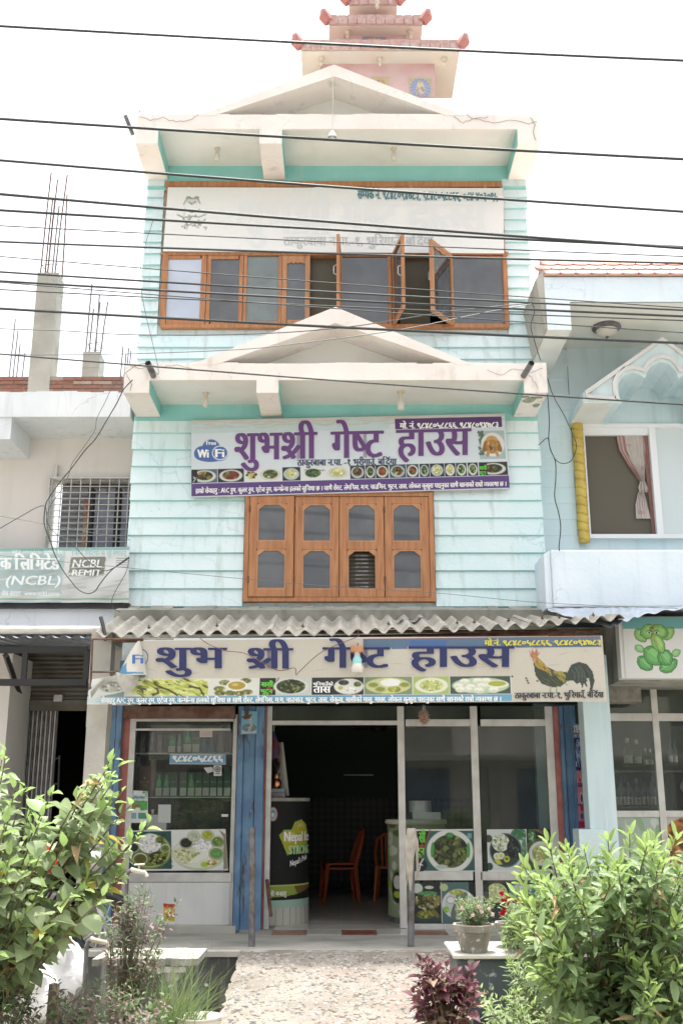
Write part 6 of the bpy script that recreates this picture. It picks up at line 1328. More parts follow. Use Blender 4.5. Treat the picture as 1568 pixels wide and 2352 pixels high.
# tall narrow adverts on the right blue post
cv = Cv(28, 66, (36, 48, 110), 1.3); cv.rect(0, 0, 28, 3, (120, 176, 200)); cv.food(14, 40, 11, 18, [(150, 170, 210), (60, 70, 130), (110, 130, 180)], 30, 4); cv.line([(10, 30), (8, 50), (14, 62)], 1.6, (190, 206, 230)); cv.rect(1, 54, 5, 62, (200, 206, 214)); cv.grain(3)
ya = 11.88
x_ = poster('drink_advert', [(1315, 1662), (1333, 1663), (1338, 1768), (1322, 1768)], ya, 'dark blue drink advert on the right blue post, highest of three', 'advert', cv)
text('XTREME', 1316, 1333, 1683, 24, ya - .004, i_white, x_, sweep=.5, n=2); text('ENERGY DRINK', 1317, 1334, 1694, 13, ya - .004, i_white, x_)
cv = Cv(28, 80, (206, 130, 150), 1.2); cv.food(16, 14, 7, 5, [(190, 50, 60), (230, 220, 220)], 12, 3); cv.ell(16, 44, 7, 9, (226, 220, 224)); cv.ell(16, 44, 5, 7, (60, 70, 120)); cv.food(15, 60, 6, 5, [(180, 40, 60)], 8, 3); cv.ell(14, 72, 6, 5, (70, 80, 130)); cv.grain(3)
x_ = poster('drink_advert', [(1323, 1770), (1338, 1770), (1344, 1886), (1328, 1886)], ya, 'pink drink advert in the middle of three on the right blue post', 'advert', cv)
text('उर्जा', 1325, 1338, 1808, 14, ya - .004, i_navy, x_, sweep=.6, n=2); text('MFX', 1327, 1340, 1852, 9, ya - .004, i_navy, x_, sweep=.4, n=2)
cv = Cv(28, 50, (176, 36, 84), 1.2); cv.ell(18, 40, 6, 9, (230, 220, 226)); cv.grain(3); x_ = poster('drink_advert', [(1328, 1888), (1345, 1888), (1349, 1950), (1332, 1950)], ya, 'crimson juice advert, lowest of three on the right blue post', 'advert', cv)
text('JUICE', 1331, 1345, 1911, 14, ya - .004, i_white, x_, sweep=.4, n=2); text('JELLY', 1332, 1346, 1926, 12, ya - .004, i_white, x_, sweep=.4, n=2)
# sun face ornament
c = P(973, 1647, 11.7); so = thing('sun_ornament', tuple(c), 'small brown clay sun face hanging under the long banner', 'ornament')
m_clay = M('brown_clay', (.28, .16, .12), .7, (.36, .24, .18), 20); mb = MB()
pts = []
for k in range(32): a = k * math.pi / 16; r = .10 if k % 2 else .066; pts.append((c.x + r * .72 * math.cos(a + .1 * (k % 2)), c.z + r * math.sin(a + .1 * (k % 2))))
mb.prism(pts, c.y, c.y + .012); mb.build('rays', m_clay, so, smooth=False)
mb = MB(); vs = []; fs = []; n, m_ = 14, 6
for j in range(m_ + 1):
    for i in range(n): a = 2 * math.pi * i / n; r = math.sin(j / m_ * math.pi / 2); vs.append((c.x + .045 * r * math.cos(a), c.y - .03 * math.cos(j / m_ * math.pi / 2), c.z + .055 * r * math.sin(a)))
for j in range(m_):
    for i in range(n): fs.append((j * n + i, j * n + (i + 1) % n, (j + 1) * n + (i + 1) % n, (j + 1) * n + i))
mb.add(vs, fs); mb.sm = True; mb.build('face', m_clay, so)
mb = MB(); [mb.tube([c + Vector((dx, -.022, .015)), c + Vector((dx + .012, -.026, .016))], .005, 5) for dx in (-.024, .012)]; mb.tube([c + Vector((0, -.03, .01)), c + Vector((0, -.038, -.012))], .006, 5); mb.tube([c + Vector((-.015, -.026, -.026)), c + Vector((.015, -.026, -.026))], .004, 5); mb.build('features', m_rust, so)
mb = MB(); mb.tube([c + Vector((-.008, 0, .08)), P(971, 1619, 11.7)], .003, 5); mb.tube([c + Vector((.01, 0, .08)), P(975, 1619, 11.7)], .003, 5); mb.build('string', m_alu, so)

# ---------------------------------------------------------------- goods in the left shop window
m_cart = M('green_carton', (.05, .13, .085), .5, (.07, .17, .11), 30); m_cartw = M('carton_foot_label', (.60, .60, .54), .6); m_cgr = M('carton_bottle_print', (.16, .48, .20), .5)
i_cl = ink('carton_ink', (170, 180, 170))
shz = {}
def shelf(py, Y):
    z = Z(py, Y); mb = MB(); mb.box(X(300, py, Y), X(528, py, Y), Y - .02, Y + .28, z - .012, z); mb.build('display_shelf', m_alu, house); return z
def carton(px0, px1, py0, py1, Y, bottle, lab):
    x0_, x1_ = X(px0, (py0 + py1) / 2, Y), X(px1, (py0 + py1) / 2, Y); z0_, z1_ = Z(py1, Y), Z(py0, Y); o = thing('bottle_carton', ((x0_ + x1_) / 2, Y, z0_), lab, 'carton', 'green cartons in the left shop window'); h = z1_ - z0_; w = x1_ - x0_
    mb = MB(); mb.box(x0_ + .002, x1_ - .002, Y, Y + .08, z0_, z1_); mb.build('box', m_cart, o)
    mb = MB(); mb.box(x0_ + .006, x1_ - .006, Y - .002, Y, z0_ + .006, z0_ + h * .36); mb.build('label', m_cartw, o)
    if bottle:
        cx = (x0_ + x1_) / 2; mb = MB(); mb.prism([(cx - w * .28, z0_ + h * .40), (cx + w * .28, z0_ + h * .40), (cx + w * .28, z0_ + h * .62), (cx + w * .1, z0_ + h * .72), (cx + w * .1, z0_ + h * .9), (cx - w * .1, z0_ + h * .9), (cx - w * .1, z0_ + h * .72), (cx - w * .28, z0_ + h * .62)], Y - .003, Y - .001); mb.build('bottle_print', m_cgr, o)
    else: text('Signature', px0 + 2.5, px1 - 2.5, py0 + (py1 - py0) * .42, 6, Y - .003, i_cl, o, res=1)
Yd = 12.10
shelf(1830, Yd); shelf(1729.5, Yd)
bx_ = [357, 374, 391, 413, 431, 448, 465, 482, 499, 514]
for k, x in enumerate(bx_): carton(x, x + 16.5 if k != 8 else x + 13, 1774, 1829, Yd, k in (0, 1, 4), f'{ORD[k]} slim green carton from the left on the lower display shelf' if k else 'leftmost slim green carton on the lower display shelf')
carton(513.5, 527.5, 1764, 1829, Yd + .01, False, 'taller green carton at the right end of the lower display shelf')
carton(386, 404, 1686, 1729, Yd, True, 'short green carton, first of four on the upper display shelf'); carton(407, 417, 1686, 1729, Yd, True, 'narrowest green carton on the upper display shelf'); carton(421, 441, 1674, 1729, Yd, True, 'tall green carton with bottle print on the upper display shelf'); carton(441.5, 460, 1674, 1729, Yd, False, 'tall green carton with script lettering on the upper display shelf')
m_bbl = M('blue_bottle_glass', (.06, .20, .32), .15); m_clear = glass('clear_bottle', (.86, .90, .92), 1.5, dust=.22, dcol=(.7, .74, .78)); m_grnb = glass('green_bottle', (.35, .62, .38), 1.5, dust=.30, dcol=(.3, .52, .34))
m_capb = flat('blue_cap', (.05, .06, .25), .4); m_lab = M('bottle_label', (.55, .53, .50), .6, (.45, .4, .36), 40)
def bottle(px, py, Y, h, r, body, cap, lab, grp, label=True, prof=None, txt=None, lmat=None):
    p = P(px, py, Y); o = thing('bottle', tuple(p), lab, 'bottle', grp)
    prof = prof or [(0, 0), (r, .0), (r, h * .56), (r * .85, h * .64), (r * .36, h * .74), (r * .33, h * .90)]
    mb = MB(); mb.lathe(prof, p, 12); mb.build('body', body, o)
    if cap: mb = MB(); mb.lathe([(r * .38, h * .82), (r * .40, h), (0, h)], p, 10); mb.build('cap', cap, o)
    if label: mb = MB(); mb.lathe([(r * 1.02, h * .10), (r * 1.02, h * .36)], p, 12); mb.build('label', lmat or m_lab, o)
    if txt: text_map(txt, lambda a, b, k: p + Vector((-r * .3 + b * r * .9, -r * 1.04, h * .06 + a * h * .46)), i_navy, o, n=2, sw=.03)
    return o
for px, l in ((468, 'left of two dark blue bottles on the upper display shelf'), (485, 'right of two dark blue bottles on the upper display shelf')):
    p = P(px, 1729, Yd + .03); bottle(px, 1729, Yd + .03, .30, .055, m_bbl, None, l, 'blue bottles in the left shop window', label=False, prof=[(0, 0), (.055, 0), (.05, .06), (.03, .12), (.016, .16), (.016, .28), (0, .28)])
bottle(507, 1729, Yd, .31, .045, m_clear, m_bulb, 'ridged clear water bottle at the right end of the upper display shelf', 'drinks in the left shop window', label=False, prof=[(0, 0)] + [(.043 + (.003 if k % 2 else 0), .015 * k) for k in range(15)] + [(.035, .25), (.014, .28), (.014, .30)])
# back row of dark upright boxes, brown caddy, blue tin
m_dk = M('dark_carton', (.09, .085, .10), .6, (.16, .14, .15), 20); m_brn = M('brown_tin', (.17, .07, .06), .45); m_btin = M('blue_tin', (.06, .13, .20), .5); m_rosy = M('rosy_cardboard_tube', (.30, .20, .17), .6)
for k, (px0, px1, py0, py1, m_, l) in enumerate([(303, 316, 1685, 1729, m_dk, 'dark upright liquor box, leftmost on the upper display shelf'), (322, 334, 1683, 1729, m_dk, 'dark upright liquor box, second on the upper display shelf'), (342, 354, 1684, 1729, m_dk, 'dark upright liquor box, third on the upper display shelf'), (362, 372, 1686, 1729, m_dk, 'dark upright liquor box, fourth on the upper display shelf'), (302, 318, 1738, 1829, m_btin, 'tall blue carton at the left end of the lower display shelf')]):
    o = thing('liquor_box', tuple(P((px0 + px1) / 2, py1, Yd + .05)), l, 'box', 'dark boxes in the left shop window'); mb = MB(); mb.pbox(px0, px1, py0, py1, Yd + .04, Yd + .12); mb.build('box', m_, o); mb = MB(); mb.pbox(px0 + 2, px1 - 2, py0 + 8, py1 - 6, Yd + .036, Yd + .04); mb.build('label', m_pipe if m_ is m_dk else m_bbl, o)
    if m_ is m_btin: text('8848', 303.5, 317, 1795, 12, Yd + .034, i_cl, o, sweep=.8, n=2)
p = P(332, 1829, Yd + .09); o = thing('round_tin', tuple(p), 'brown round tin with gold crest and lettering on the lower display shelf', 'tin'); mb = MB(); mb.lathe([(0, 0), (.10, 0), (.10, .30), (.085, .33), (0, .33)], p, 20); mb.build('tin', m_brn, o)
i_gold = ink('gold_ink', (170, 150, 90)); text('BLACK', 322, 343, 1799, 8, p.y - .106, i_gold, o, res=1); text('OAK', 326, 339, 1807, 8, p.y - .106, i_gold, o, res=1); text('♥', 330, 335, 1790, 7, p.y - .106, i_gold, o, res=1)
p = P(350, 1829, Yd + .05); mb = MB(); mb.lathe([(0, 0), (.032, 0), (.032, .40), (0, .40)], p, 14); o = mb.build('cardboard_tube', m_rosy); solo(o, 'tall rosy cardboard tube between brown tin and green cartons', 'tube')
mb = MB(); mb.box(X(298, 1700, 12.6), X(530, 1700, 12.6), 12.62, 12.66, -.1, 2.5); mb.build('display_back', m_inw, house)
mb = MB(); mb.box(X(535, 1700, 12.1), X(540, 1700, 12.1), 12.08, 12.66, 0, 2.6); mb.build('display_side', m_inw, house)
# ---------------------------------------------------------------- doorway: round counter
c0 = Vector((-.88, 12.72, -.1)); rr = .5
ctr = thing('round_counter', tuple(c0), 'black round-ended drink counter with printed yellow leaf emblem inside the left of the doorway', 'counter')
m_ctr = flat('counter_black', (.012, .014, .013), .3)
mb = MB(); mb.lathe([(rr, .26), (rr, 1.32)], c0, 40); mb.build('body', m_ctr, ctr); mb = MB(); mb.lathe([(0, 1.35), (rr + .01, 1.35), (rr + .01, 1.315), (rr, 1.31)], c0, 40); mb.build('top', m_conc, ctr)
nt = 22
for k in range(nt):
    a0 = -math.pi + k * math.pi / nt * 1.2; mb = MB(); mb.lathe([(rr + .008, 0), (rr + .008, .18)], c0, 2, a0 + .004, a0 + math.pi / nt * 1.2 - .004); mb.build('base_tile', m_tile, ctr)
mb = MB(); mb.lathe([(rr + .004, .18), (rr + .004, .265)], c0, 40); mb.build('band', ink('mint_band', (150, 180, 165)), ctr)
def cyl(c, r, a_deg, z): a = math.radians(a_deg); return Vector((c.x + r * math.cos(a), c.y + r * math.sin(a), c.z + z))
cv = Cv(150, 130, (5, 6, 6), 1.1)
cv.poly([(0, 111), (150, 111), (150, 116), (110, 124), (60, 128), (0, 130), (0, 111)], (150, 166, 70)); cv.rect(0, 110, 150, 112, (190, 200, 110)); cv.poly([(110, 112), (150, 112), (150, 116), (116, 123)], (110, 90, 40))
cv.poly([(88.0, 44.9), (94.6, 38.0), (105.2, 38.0), (110.4, 27.7), (122.3, 24.3), (134.2, 31.2), (139.5, 43.2), (139.5, 58.7), (119.7, 60.4), (106.5, 63.8), (99.9, 72.4), (94.6, 60.4)], (150, 190, 90)); cv.poly([(89.3, 45.8), (95.3, 39.8), (105.8, 39.8), (111.8, 29.4), (122.3, 26.0), (132.9, 32.9), (138.2, 44.1), (138.2, 57.0), (119.7, 57.8), (106.5, 61.3), (99.9, 68.1), (95.3, 58.7)], (186, 176, 44)); cv.ell(104, 48, 9, 7, (206, 204, 120)); cv.line([(115.7, 34.6), (119.0, 30.3), (121.0, 33.7), (124.3, 29.4), (128.9, 36.3)], 1, (225, 225, 200))
cv.ell(80, 17, 6, 10, (200, 60, 70)); cv.ell(80, 17, 5, 9, (206, 206, 206)); cv.ell(80, 17, 3.5, 6, (110, 170, 190)); cv.food(80, 18, 2, 3, [(220, 220, 220)], 4, 2)
for i in range(40): x, y = random.uniform(5, 140), random.uniform(5, 100); cv.line([(x, y), (x + random.uniform(-4, 4), y + random.uniform(-3, 3))], .4, (70, 76, 72))
cv.build('wrap', lambda u, v: cyl(c0, rr + .006, -160 + u * 155, 1.31 - v * 1.05), 0, ctr, printed('counter_vinyl', .75))
cw = lambda a0_, a1_, z0_, h_: (lambda a, b, k: cyl(c0, rr + .010 + k * .0006, a0_ + (a1_ - a0_) * a, z0_ + b * h_))
text_map('Nepal Ice', cw(-62, -12, .88, .15), i_white, ctr, 3, .009); text_map('STRONG', cw(-55, -12, .74, .135), ink('light_green_ink', (176, 206, 150)), ctr, 4, .012)
text_map("Nepal's Pride", lambda a, b, k: cyl(c0, rr + .011, -53 + 34 * a, .61 + b * .09 + a * .07), i_white, ctr, 2, .01); text_map('नेपाली मनहरु', cw(-90, -58, .305, .07), i_white, ctr, 2, .01)
# things on the counter
mb = MB(); a, b = P(617, 1829, 12.4), P(655, 1829, 12.4); mb.box(a.x - .1, b.x, 12.32, 12.6, 1.25, 1.31); o = thing('ledger_books', (b.x - .1, 12.4, 1.25), 'two grey ledger books stacked flat on the round counter', 'books'); mb.build('book', m_pipe, o); mb = MB(); mb.box(a.x - .06, b.x - .005, 12.34, 12.6, 1.312, 1.35); mb.build('book', m_cur1, o)
p = Vector((X(634, 1800, 12.42), 12.42, 1.352)); o = thing('copper_pot', tuple(p), 'small copper water pot with dark leaves on the ledger books', 'pot'); m_cop = flat('copper', (.55, .27, .14), .28, 1.0)
mb = MB(); mb.lathe([(0, 0), (.045, 0), (.062, .03), (.064, .07), (.048, .10), (.036, .115), (.04, .15), (.055, .17)], p, 18); mb.build('pot', m_cop, o)
for k in range(12): a = k * .55; mb = MB(); d = Vector((math.cos(a) * .06, math.sin(a) * .06, .09 + .05 * (k % 3))); s_ = Vector((-d.y, d.x, 0)).normalized() * .018; q_ = p + Vector((0, 0, .16)); mb.add([q_, q_ + d * .5 + s_, q_ + d, q_ + d * .5 - s_], [(0, 1, 2, 3)]); mb.build('leaf', flat('dark_leaf', (.03, .02, .025), .6) if k == 0 else bpy.data.materials['dark_leaf'], o)
p = P(628, 1700, 12.3); o = thing('hanging_bag', tuple(p), 'dark red cloth bag hanging on a cord just inside the doorway', 'bag'); mb = MB(); mb.lathe([(0, -.22), (.05, -.20), (.08, -.12), (.06, -.03), (.02, .06), (.01, .10)], p, 12); mb.build('bag', M('maroon_cloth', (.16, .03, .03), .9, (.05, .05, .12), 12), o); mb = MB(); mb.tube([p + Vector((0, 0, .08)), p + Vector((.01, 0, .36))], .006, 6); mb.build('cord', m_alu, o)
p = P(646, 1755, 12.7); mb = MB(); mb.add([p + Vector((-.06, 0, -.36)), p + Vector((.10, -.02, -.36)), p + Vector((.02, -.02, .25)), p + Vector((-.04, 0, .25)), p + Vector((.05, -.05, -.36)), p + Vector((0, -.03, .25))], [(0, 4, 5, 3), (4, 1, 2, 5)]); solo(mb.build('towel', m_conc2), 'grey towel hanging behind the copper pot', 'towel')
# right round counter behind the frame
c1_ = Vector((.86, 12.62, -.1)); r1 = .33
o = thing('display_counter', tuple(c1_), 'greenish round-ended counter with printed bottles, half hidden by the right door frame', 'counter')
mb = MB(); mb.lathe([(r1 + .02, 1.06), (r1 + .03, 1.08), (r1 + .02, 1.11), (0, 1.11)], c1_, 32); mb.build('top', m_sock, o)
cv = Cv(100, 110, (150, 160, 130), .8)
for i in range(60): cv.ell(random.random() * 100, random.random() * 110, random.uniform(2, 9), random.uniform(2, 7), random.choice([(120, 136, 70), (180, 190, 150), (206, 210, 190), (90, 104, 50), (150, 170, 80)]), random.random() * 3)
for cx in (26, 60): cv.ell(cx, 76, 9, 18, (26, 36, 26)); cv.ell(cx, 70, 6, 8, (206, 206, 196)); cv.ell(cx, 84, 6, 4, (170, 190, 60))
cv.build('wrap', lambda u, v: cyl(c1_, r1, -185 + u * 190, 1.08 - v * 1.01), 0, o, m_print); mb = MB(); mb.lathe([(r1 - .02, 0), (r1 - .02, .07)], c1_, 24); mb.build('base', m_pipe, o)
mb = MB(); mb.pbox(948, 1012, 1866, 1898, 12.5, 12.7); o2 = thing('scale_tray', tuple(P(980, 1898, 12.6)), 'flat steel weighing tray on the right counter behind glass', 'tray'); mb.build('tray', m_alu, o2)
mb = MB(); p = P(965, 1866, 12.65); mb.lathe([(0, 0), (.13, 0), (.13, .13), (.12, .13), (.12, .01)], p, 20); solo(mb.build('steel_pot', m_alu), 'steel cooking pot standing on the weighing tray', 'pot')
# ---------------------------------------------------------------- plastic chairs
m_ch = M('orange_red_plastic', (.50, .10, .035), .4)
def chair(x, y, rz, label):
    t = thing('plastic_chair', (x, y, -.1), label, 'chair', 'plastic chairs in the doorway', rz); L_ = lambda: MB(local=True)
    mb = L_(); n = 10
    vs = []; fs = []
    for j in range(n + 1):
        for i in range(n + 1): u, v = i / n * 2 - 1, j / n * 2 - 1; vs.append((u * .21 * (1 - .06 * (v + 1)), v * .21, .44 - .015 * (1 - u * u) * (1 - v * v) - .02 * (v < -.85)))
    m_ = len(vs); vs += [(a, b, c - .025) for a, b, c in vs]
    for j in range(n):
        for i in range(n): a = j * (n + 1) + i; fs += [(a, a + 1, a + n + 2, a + n + 1), (m_ + a, m_ + a + n + 1, m_ + a + n + 2, m_ + a + 1)]
    ed = [(i, i + 1) for i in range(n)] + [(n + i * (n + 1), n + (i + 1) * (n + 1)) for i in range(n)] + [(n * (n + 1) + i + 1, n * (n + 1) + i) for i in range(n)] + [((i + 1) * (n + 1), i * (n + 1)) for i in range(n)]
    fs += [(a, a + m_, b + m_, b) for a, b in ed]; mb.add(vs, fs); mb.sm = True; mb.build('seat', m_ch, t)
    for sx in (-1, 1):
        for fy_ in (-1, 1):
            mb = L_(); mb.tube([(sx * .19, fy_ * .19, .43), (sx * .205, fy_ * .205, .25), (sx * .225, fy_ * .235, 0)], [.034, .026, .020], 6); mb.build('leg', m_ch, t)
        mb = L_(); mb.tube([(sx * .19, .19, .42), (sx * .205, .25, .62), (sx * .17, .30, .80), (sx * .08, .32, .865), (0, .325, .875)], [.026, .022, .02, .022, .022], 8); mb.build('back_frame', m_ch, t)
    for k in range(5): x_ = -.11 + .055 * k; mb = L_(); mb.box(x_ - .012, x_ + .012, 0, 1, 0, 1); mb.v = [(a, (.205 if c < .5 else .312) + (.006 if b > .5 else -.006), .43 if c < .5 else .855) for a, b, c in mb.v]; mb.build('slat', m_ch, t)
    return t
chair(-.03, 15.1, math.radians(-82), 'orange-red plastic chair turned sideways, nearer the middle of the doorway'); chair(.70, 15.3, math.radians(172), 'orange-red plastic chair with slatted back, half behind the right counter')
chair(-.03, 15.1, math.radians(-80), 'orange-red plastic chair stacked on the sideways one').location.z = -.04
# board, fan, lamp inside
p = P(823, 1760, 16.9); o = thing('wall_board', tuple(p), 'grey board with a light strip below it on the dark back wall of the room', 'board'); mb = MB(); mb.pbox(790, 856, 1741, 1779, 16.88, 16.92); mb.build('board', m_inw, o); mb = MB(); mb.pbox(789, 857, 1779, 1781, 16.86, 16.92); mb.build('strip', m_alu, o)
p = P(868, 1672, 14.5); o = thing('ceiling_fan', (p.x, 14.5, p.z), 'dark ceiling fan near the top of the open doorway', 'fan'); mb = MB(); mb.lathe([(0, -.05), (.10, -.04), (.12, 0), (.10, .05), (.02, .07), (.015, .3)], p, 16); mb.build('motor', m_black, o)
for k in range(3): a = math.radians(5 + 120 * k); d = Vector((math.cos(a), math.sin(a), 0)); s_ = Vector((-d.y, d.x, .15)) * .06; mb = MB(); mb.add([p + d * .1 - s_ * .6, p + d * .1 + s_ * .6, p + d * .62 + s_, p + d * .62 - s_] + [q_ + Vector((0, 0, .01)) for q_ in (p + d * .1 - s_ * .6, p + d * .1 + s_ * .6, p + d * .62 + s_, p + d * .62 - s_)], [(0, 1, 2, 3), (7, 6, 5, 4), (0, 4, 5, 1), (1, 5, 6, 2), (2, 6, 7, 3), (3, 7, 4, 0)]); mb.build('blade', m_black, o)
# ---------------------------------------------------------------- bottles in the right shop window
Yb2 = RYW + .45; g4 = 'green bottles on the upper shelf of the right shop'; g6 = 'clear bottles on the lower shelf of the right shop'
for px, h, r, l in ((1443, .33, .052, 'tallest green bottle with white label on the upper shelf of the right shop'), (1464, .31, .052, 'second tall green bottle, label half turned away, on the upper right shelf'), (1483, .21, .03, 'left of two small green bottles on the upper right shelf'), (1494.5, .20, .03, 'rightmost small green bottle on the upper right shelf')): bottle(px, 1760, RYW + .42, h, r, m_grnb, m_bulb, l, g4)
for k, px in enumerate((1412, 1429, 1446, 1464, 1482, 1499)): bottle(px, 1856, RYW + .33, .36 if k != 3 else .34, .042, m_clear, m_capb if k != 3 else m_cur1, f'{ORD[k]} blue capped clear bottle from the left, lower shelf, right shop' if k != 3 else 'clear bottle with pale grey-blue cap and narrow print on the lower right shelf', g6, txt='8848' if k != 3 else 'RUSLAN')
for k, px in enumerate((1540, 1551)): bottle(px, 1757, RYW + .42, .30, .026, m_clear, m_capb, ['left slim clear bottle with blue cap by the right picture edge', 'right slim clear bottle with blue cap by the right picture edge'][k], 'slim bottles at the right edge')
bottle(1400, 1858, RYW + .30, .36, .05, m_grnb, m_red, 'green soda bottle with red patch, leftmost on the lower shelf of the right shop', g6, lmat=m_red)
p = P(1560, 1850, RYW + .5); o = thing('loudspeaker', tuple(p), 'dark boxy loudspeaker inside the right shop at the picture edge', 'speaker'); mb = MB(); mb.box(p.x - .06, p.x + .25, p.y, p.y + .2, p.z - .15, p.z + .38); mb.build('cabinet', m_black, o); mb = MB(); mb.lathe([(0, 0), (.05, .0), (.08, .02)], (0, 0, 0), 16); mb.v = [(p.x + .09 + a, p.y - .005 - c_, p.z + .22 + b) for a, b, c_ in mb.v]; mb.build('cone', m_pipe, o)
# ---------------------------------------------------------------- steel posts at the head of the ramp
PYY = 10.8
def steel_post(px, py0, py1, lab):
    b = P(px, py1, PYY); b.z = -.14; t = P(px + 1, py0, PYY); o = thing('steel_pipe_post', tuple(b), lab, 'post', 'pipe posts at the head of the ramp')
    mb = MB(); mb.tube([b, (b.x + (t.x - b.x) * .5 + .004, PYY, (b.z + t.z) / 2), t], .032, 12); mb.build('pipe', m_pipe, o); return o, b, t
steel_post(578, 1900, 2172, 'grey steel pipe post standing in front of the blue steel post'); o, b, t = steel_post(943, 1905, 2172, 'grey steel pipe post draped with a rag, right of the doorway')
rg = MB(); vs = []; fs = []; n, m_ = 18, 12
for j in range(m_ + 1):
    v = j / m_; w = .04 + .028 * math.sin(min(1, v * 1.6) * 1.5) - .03 * max(0, v - .6) + .006 * math.sin(v * 17)
    for i in range(n + 1):
        a = i / n; sp = math.pi * 1.7; L__ = .62 * (1 - .45 * abs(a - .35)) ; vs.append((t.x + (w + .008 * math.sin(a * 23)) * math.cos(math.pi * 1.5 + (a - .5) * sp), PYY + (w * .8) * math.sin(math.pi * 1.5 + (a - .5) * sp), t.z + .012 - v * L__ * (.25 + .75 * abs(math.sin(a * 9.5 + .6)))))
for j in range(m_):
    for i in range(n): a = j * (n + 1) + i; fs.append((a, a + n + 1, a + n + 2, a + 1))
rg.add(vs, fs); rg.sm = True; solo(rg.build('rag', M('dirty_rag', (.48, .44, .38), .95, (.36, .32, .27), 9, bump=.5)), 'dirty beige rag hanging over the right steel pipe post', 'rag')
mb = MB(); mb.tube([P(613, 2020, 11.9), P(622, 2105, 11.8)], .02, 4); solo(mb.build('wood_offcut', m_rust), 'reddish brown wooden offcut leaning at the left foot of the door frame', 'wood')
# ---------------------------------------------------------------- slab bench, taps, bucket, sack, stake, hose, packet
o = thing('slab_bench', (-1.9, 9.5, -.5), 'rough cement slab bench on short pipe legs beside the ramp', 'bench')
a, b = P(215, 2205, 9.25), P(455, 2205, 9.25); mb = MB(); n = 16
for i in range(n):
    x0_ = a.x + (b.x - a.x) * i / n; x1_ = a.x + (b.x - a.x) * (i + 1) / n; e = random.uniform(-.03, .03); mb.box(x0_, x1_ + .001, 9.22 + e, 9.85 + e * .5, -.075, -.02 + random.uniform(-.004, .004))
mb.build('slab', m_conc, o, smooth=False); mb = MB(); mb.box(a.x + .3, b.x - .1, 9.25, 9.3, -.13, -.085); mb.build('rail', m_white_p, o)
for px in (396, 300): c = P(px, 2230, 9.3); mb = MB(); mb.tube([(c.x, 9.3, -.95), (c.x, 9.3, -.13)], .045, 12); mb.tube([(c.x, 9.3, -.2), (c.x, 9.3, -.125)], .055, 12); mb.build('leg', m_conc2, o)
def tap(px, py, Y, zlow, lab):
    p = P(px, py, Y); o = thing('garden_tap', (p.x, Y, zlow), lab, 'tap', 'taps on riser pipes'); m_pp = m_pipe
    mb = MB(); mb.tube([(p.x + .01, Y, zlow), (p.x, Y, p.z - .05), (p.x + .01, Y, p.z - .01), (p.x + .04, Y, p.z + .01)], .018, 10); mb.build('riser', m_pp, o)
    mb = MB(); mb.tube([(p.x + .03, Y, p.z + .01), (p.x + .10, Y, p.z - .005), (p.x + .155, Y, p.z - .015), (p.x + .175, Y, p.z - .05)], [.02, .022, .017, .017], 10); mb.build('spout', m_sock, o)
    mb = MB(); mb.tube([(p.x + .10, Y, p.z), (p.x + .10, Y, p.z + .045)], .008, 6); mb.tube([(p.x + .06, Y, p.z + .05), (p.x + .15, Y, p.z + .055)], .009, 6); mb.build('handle', m_sock, o)
tap(293, 2000, 9.7, -.9, 'small pale tap on a tall riser below the thali poster'); tap(200, 2160, 8.9, -.9, 'low white tap among the leaves beside the concrete post')
p = P(457, 2333, 8.35); o = thing('bucket', (p.x, 8.35, -.48), 'white round plastic bucket standing on the verge at the lower edge beside the ramp', 'bucket'); zt_ = p.z
c = Vector((p.x, 8.35, 0)); mb = MB(); mb.lathe([(0, -.47), (.11, -.48), (.158, zt_ - .05), (.166, zt_ - .04), (.166, zt_ - .02), (.162, zt_ - .02), (.172, zt_ - .005), (.172, zt_), (.16, zt_), (.135, zt_ - .04), (.105, -.46), (0, -.46)], c, 32); mb.build('bucket', m_bulb, o)
mb = MB(); mb.tube([c + Vector((.15 * math.cos(t_), -.15 * math.sin(t_) - .02, zt_ - .03 - .10 * math.sin(t_))) for t_ in [k * math.pi / 12 for k in range(13)]], .004, 6); mb.build('handle', m_alu, o)
# white sacks
m_sack = M('white_woven_sack', (.74, .74, .74), .7, (.64, .64, .65), 5, bump=.4, bscale=14)
for k, (px, py, Y, rx, rz, lab) in enumerate(((70, 2235, 9.3, .45, .30, 'large bulging white sack behind the left bush'), (30, 2290, 9.0, .35, .26, 'lower white sack slumped at the left picture edge'))):
    p = P(px, py, Y); mb = MB(); vs = []; fs = []; n, m_ = 26, 16
    for j in range(m_ + 1):
        th = math.pi * j / m_
        for i in range(n):
            a = 2 * math.pi * i / n; w = 1 + .07 * math.sin(3 * a + 5 * th) + .04 * math.sin(9 * a + 7 * th) + .03 * math.sin(17 * a - 4 * th); s_ = math.sin(th) ** .6
            vs.append((p.x + rx * w * s_ * math.cos(a), p.y + .28 * w * s_ * math.sin(a), p.z + rz * w * math.copysign(abs(math.cos(th)) ** .8, math.cos(th))))
    for j in range(m_):
        for i in range(n): fs.append((j * n + i, (j + 1) * n + i, (j + 1) * n + (i + 1) % n, j * n + (i + 1) % n))
    mb.add(vs, fs); mb.sm = True; solo(mb.build('sack', m_sack), lab, 'sack', 'white sacks')
p = P(124, 2260, 7.9); mb = MB(); mb.tube([(p.x, 7.9, -.5), (p.x + .005, 7.9, p.z)], [.042, .038], 8); solo(mb.build('wooden_stake', M('grey_wood', (.36, .30, .24), .9, (.26, .21, .17), 9, bump=.5)), 'short weathered wooden stake in the low plants at the left', 'stake')
mb = MB(); mb.tube([P(446, 2285, 9.9), P(464, 2278, 9.85), P(474, 2262, 9.8)], .02, 8); solo(mb.build('hose_end', m_pipe), 'bent grey hose end against the damp drain wall', 'hose')
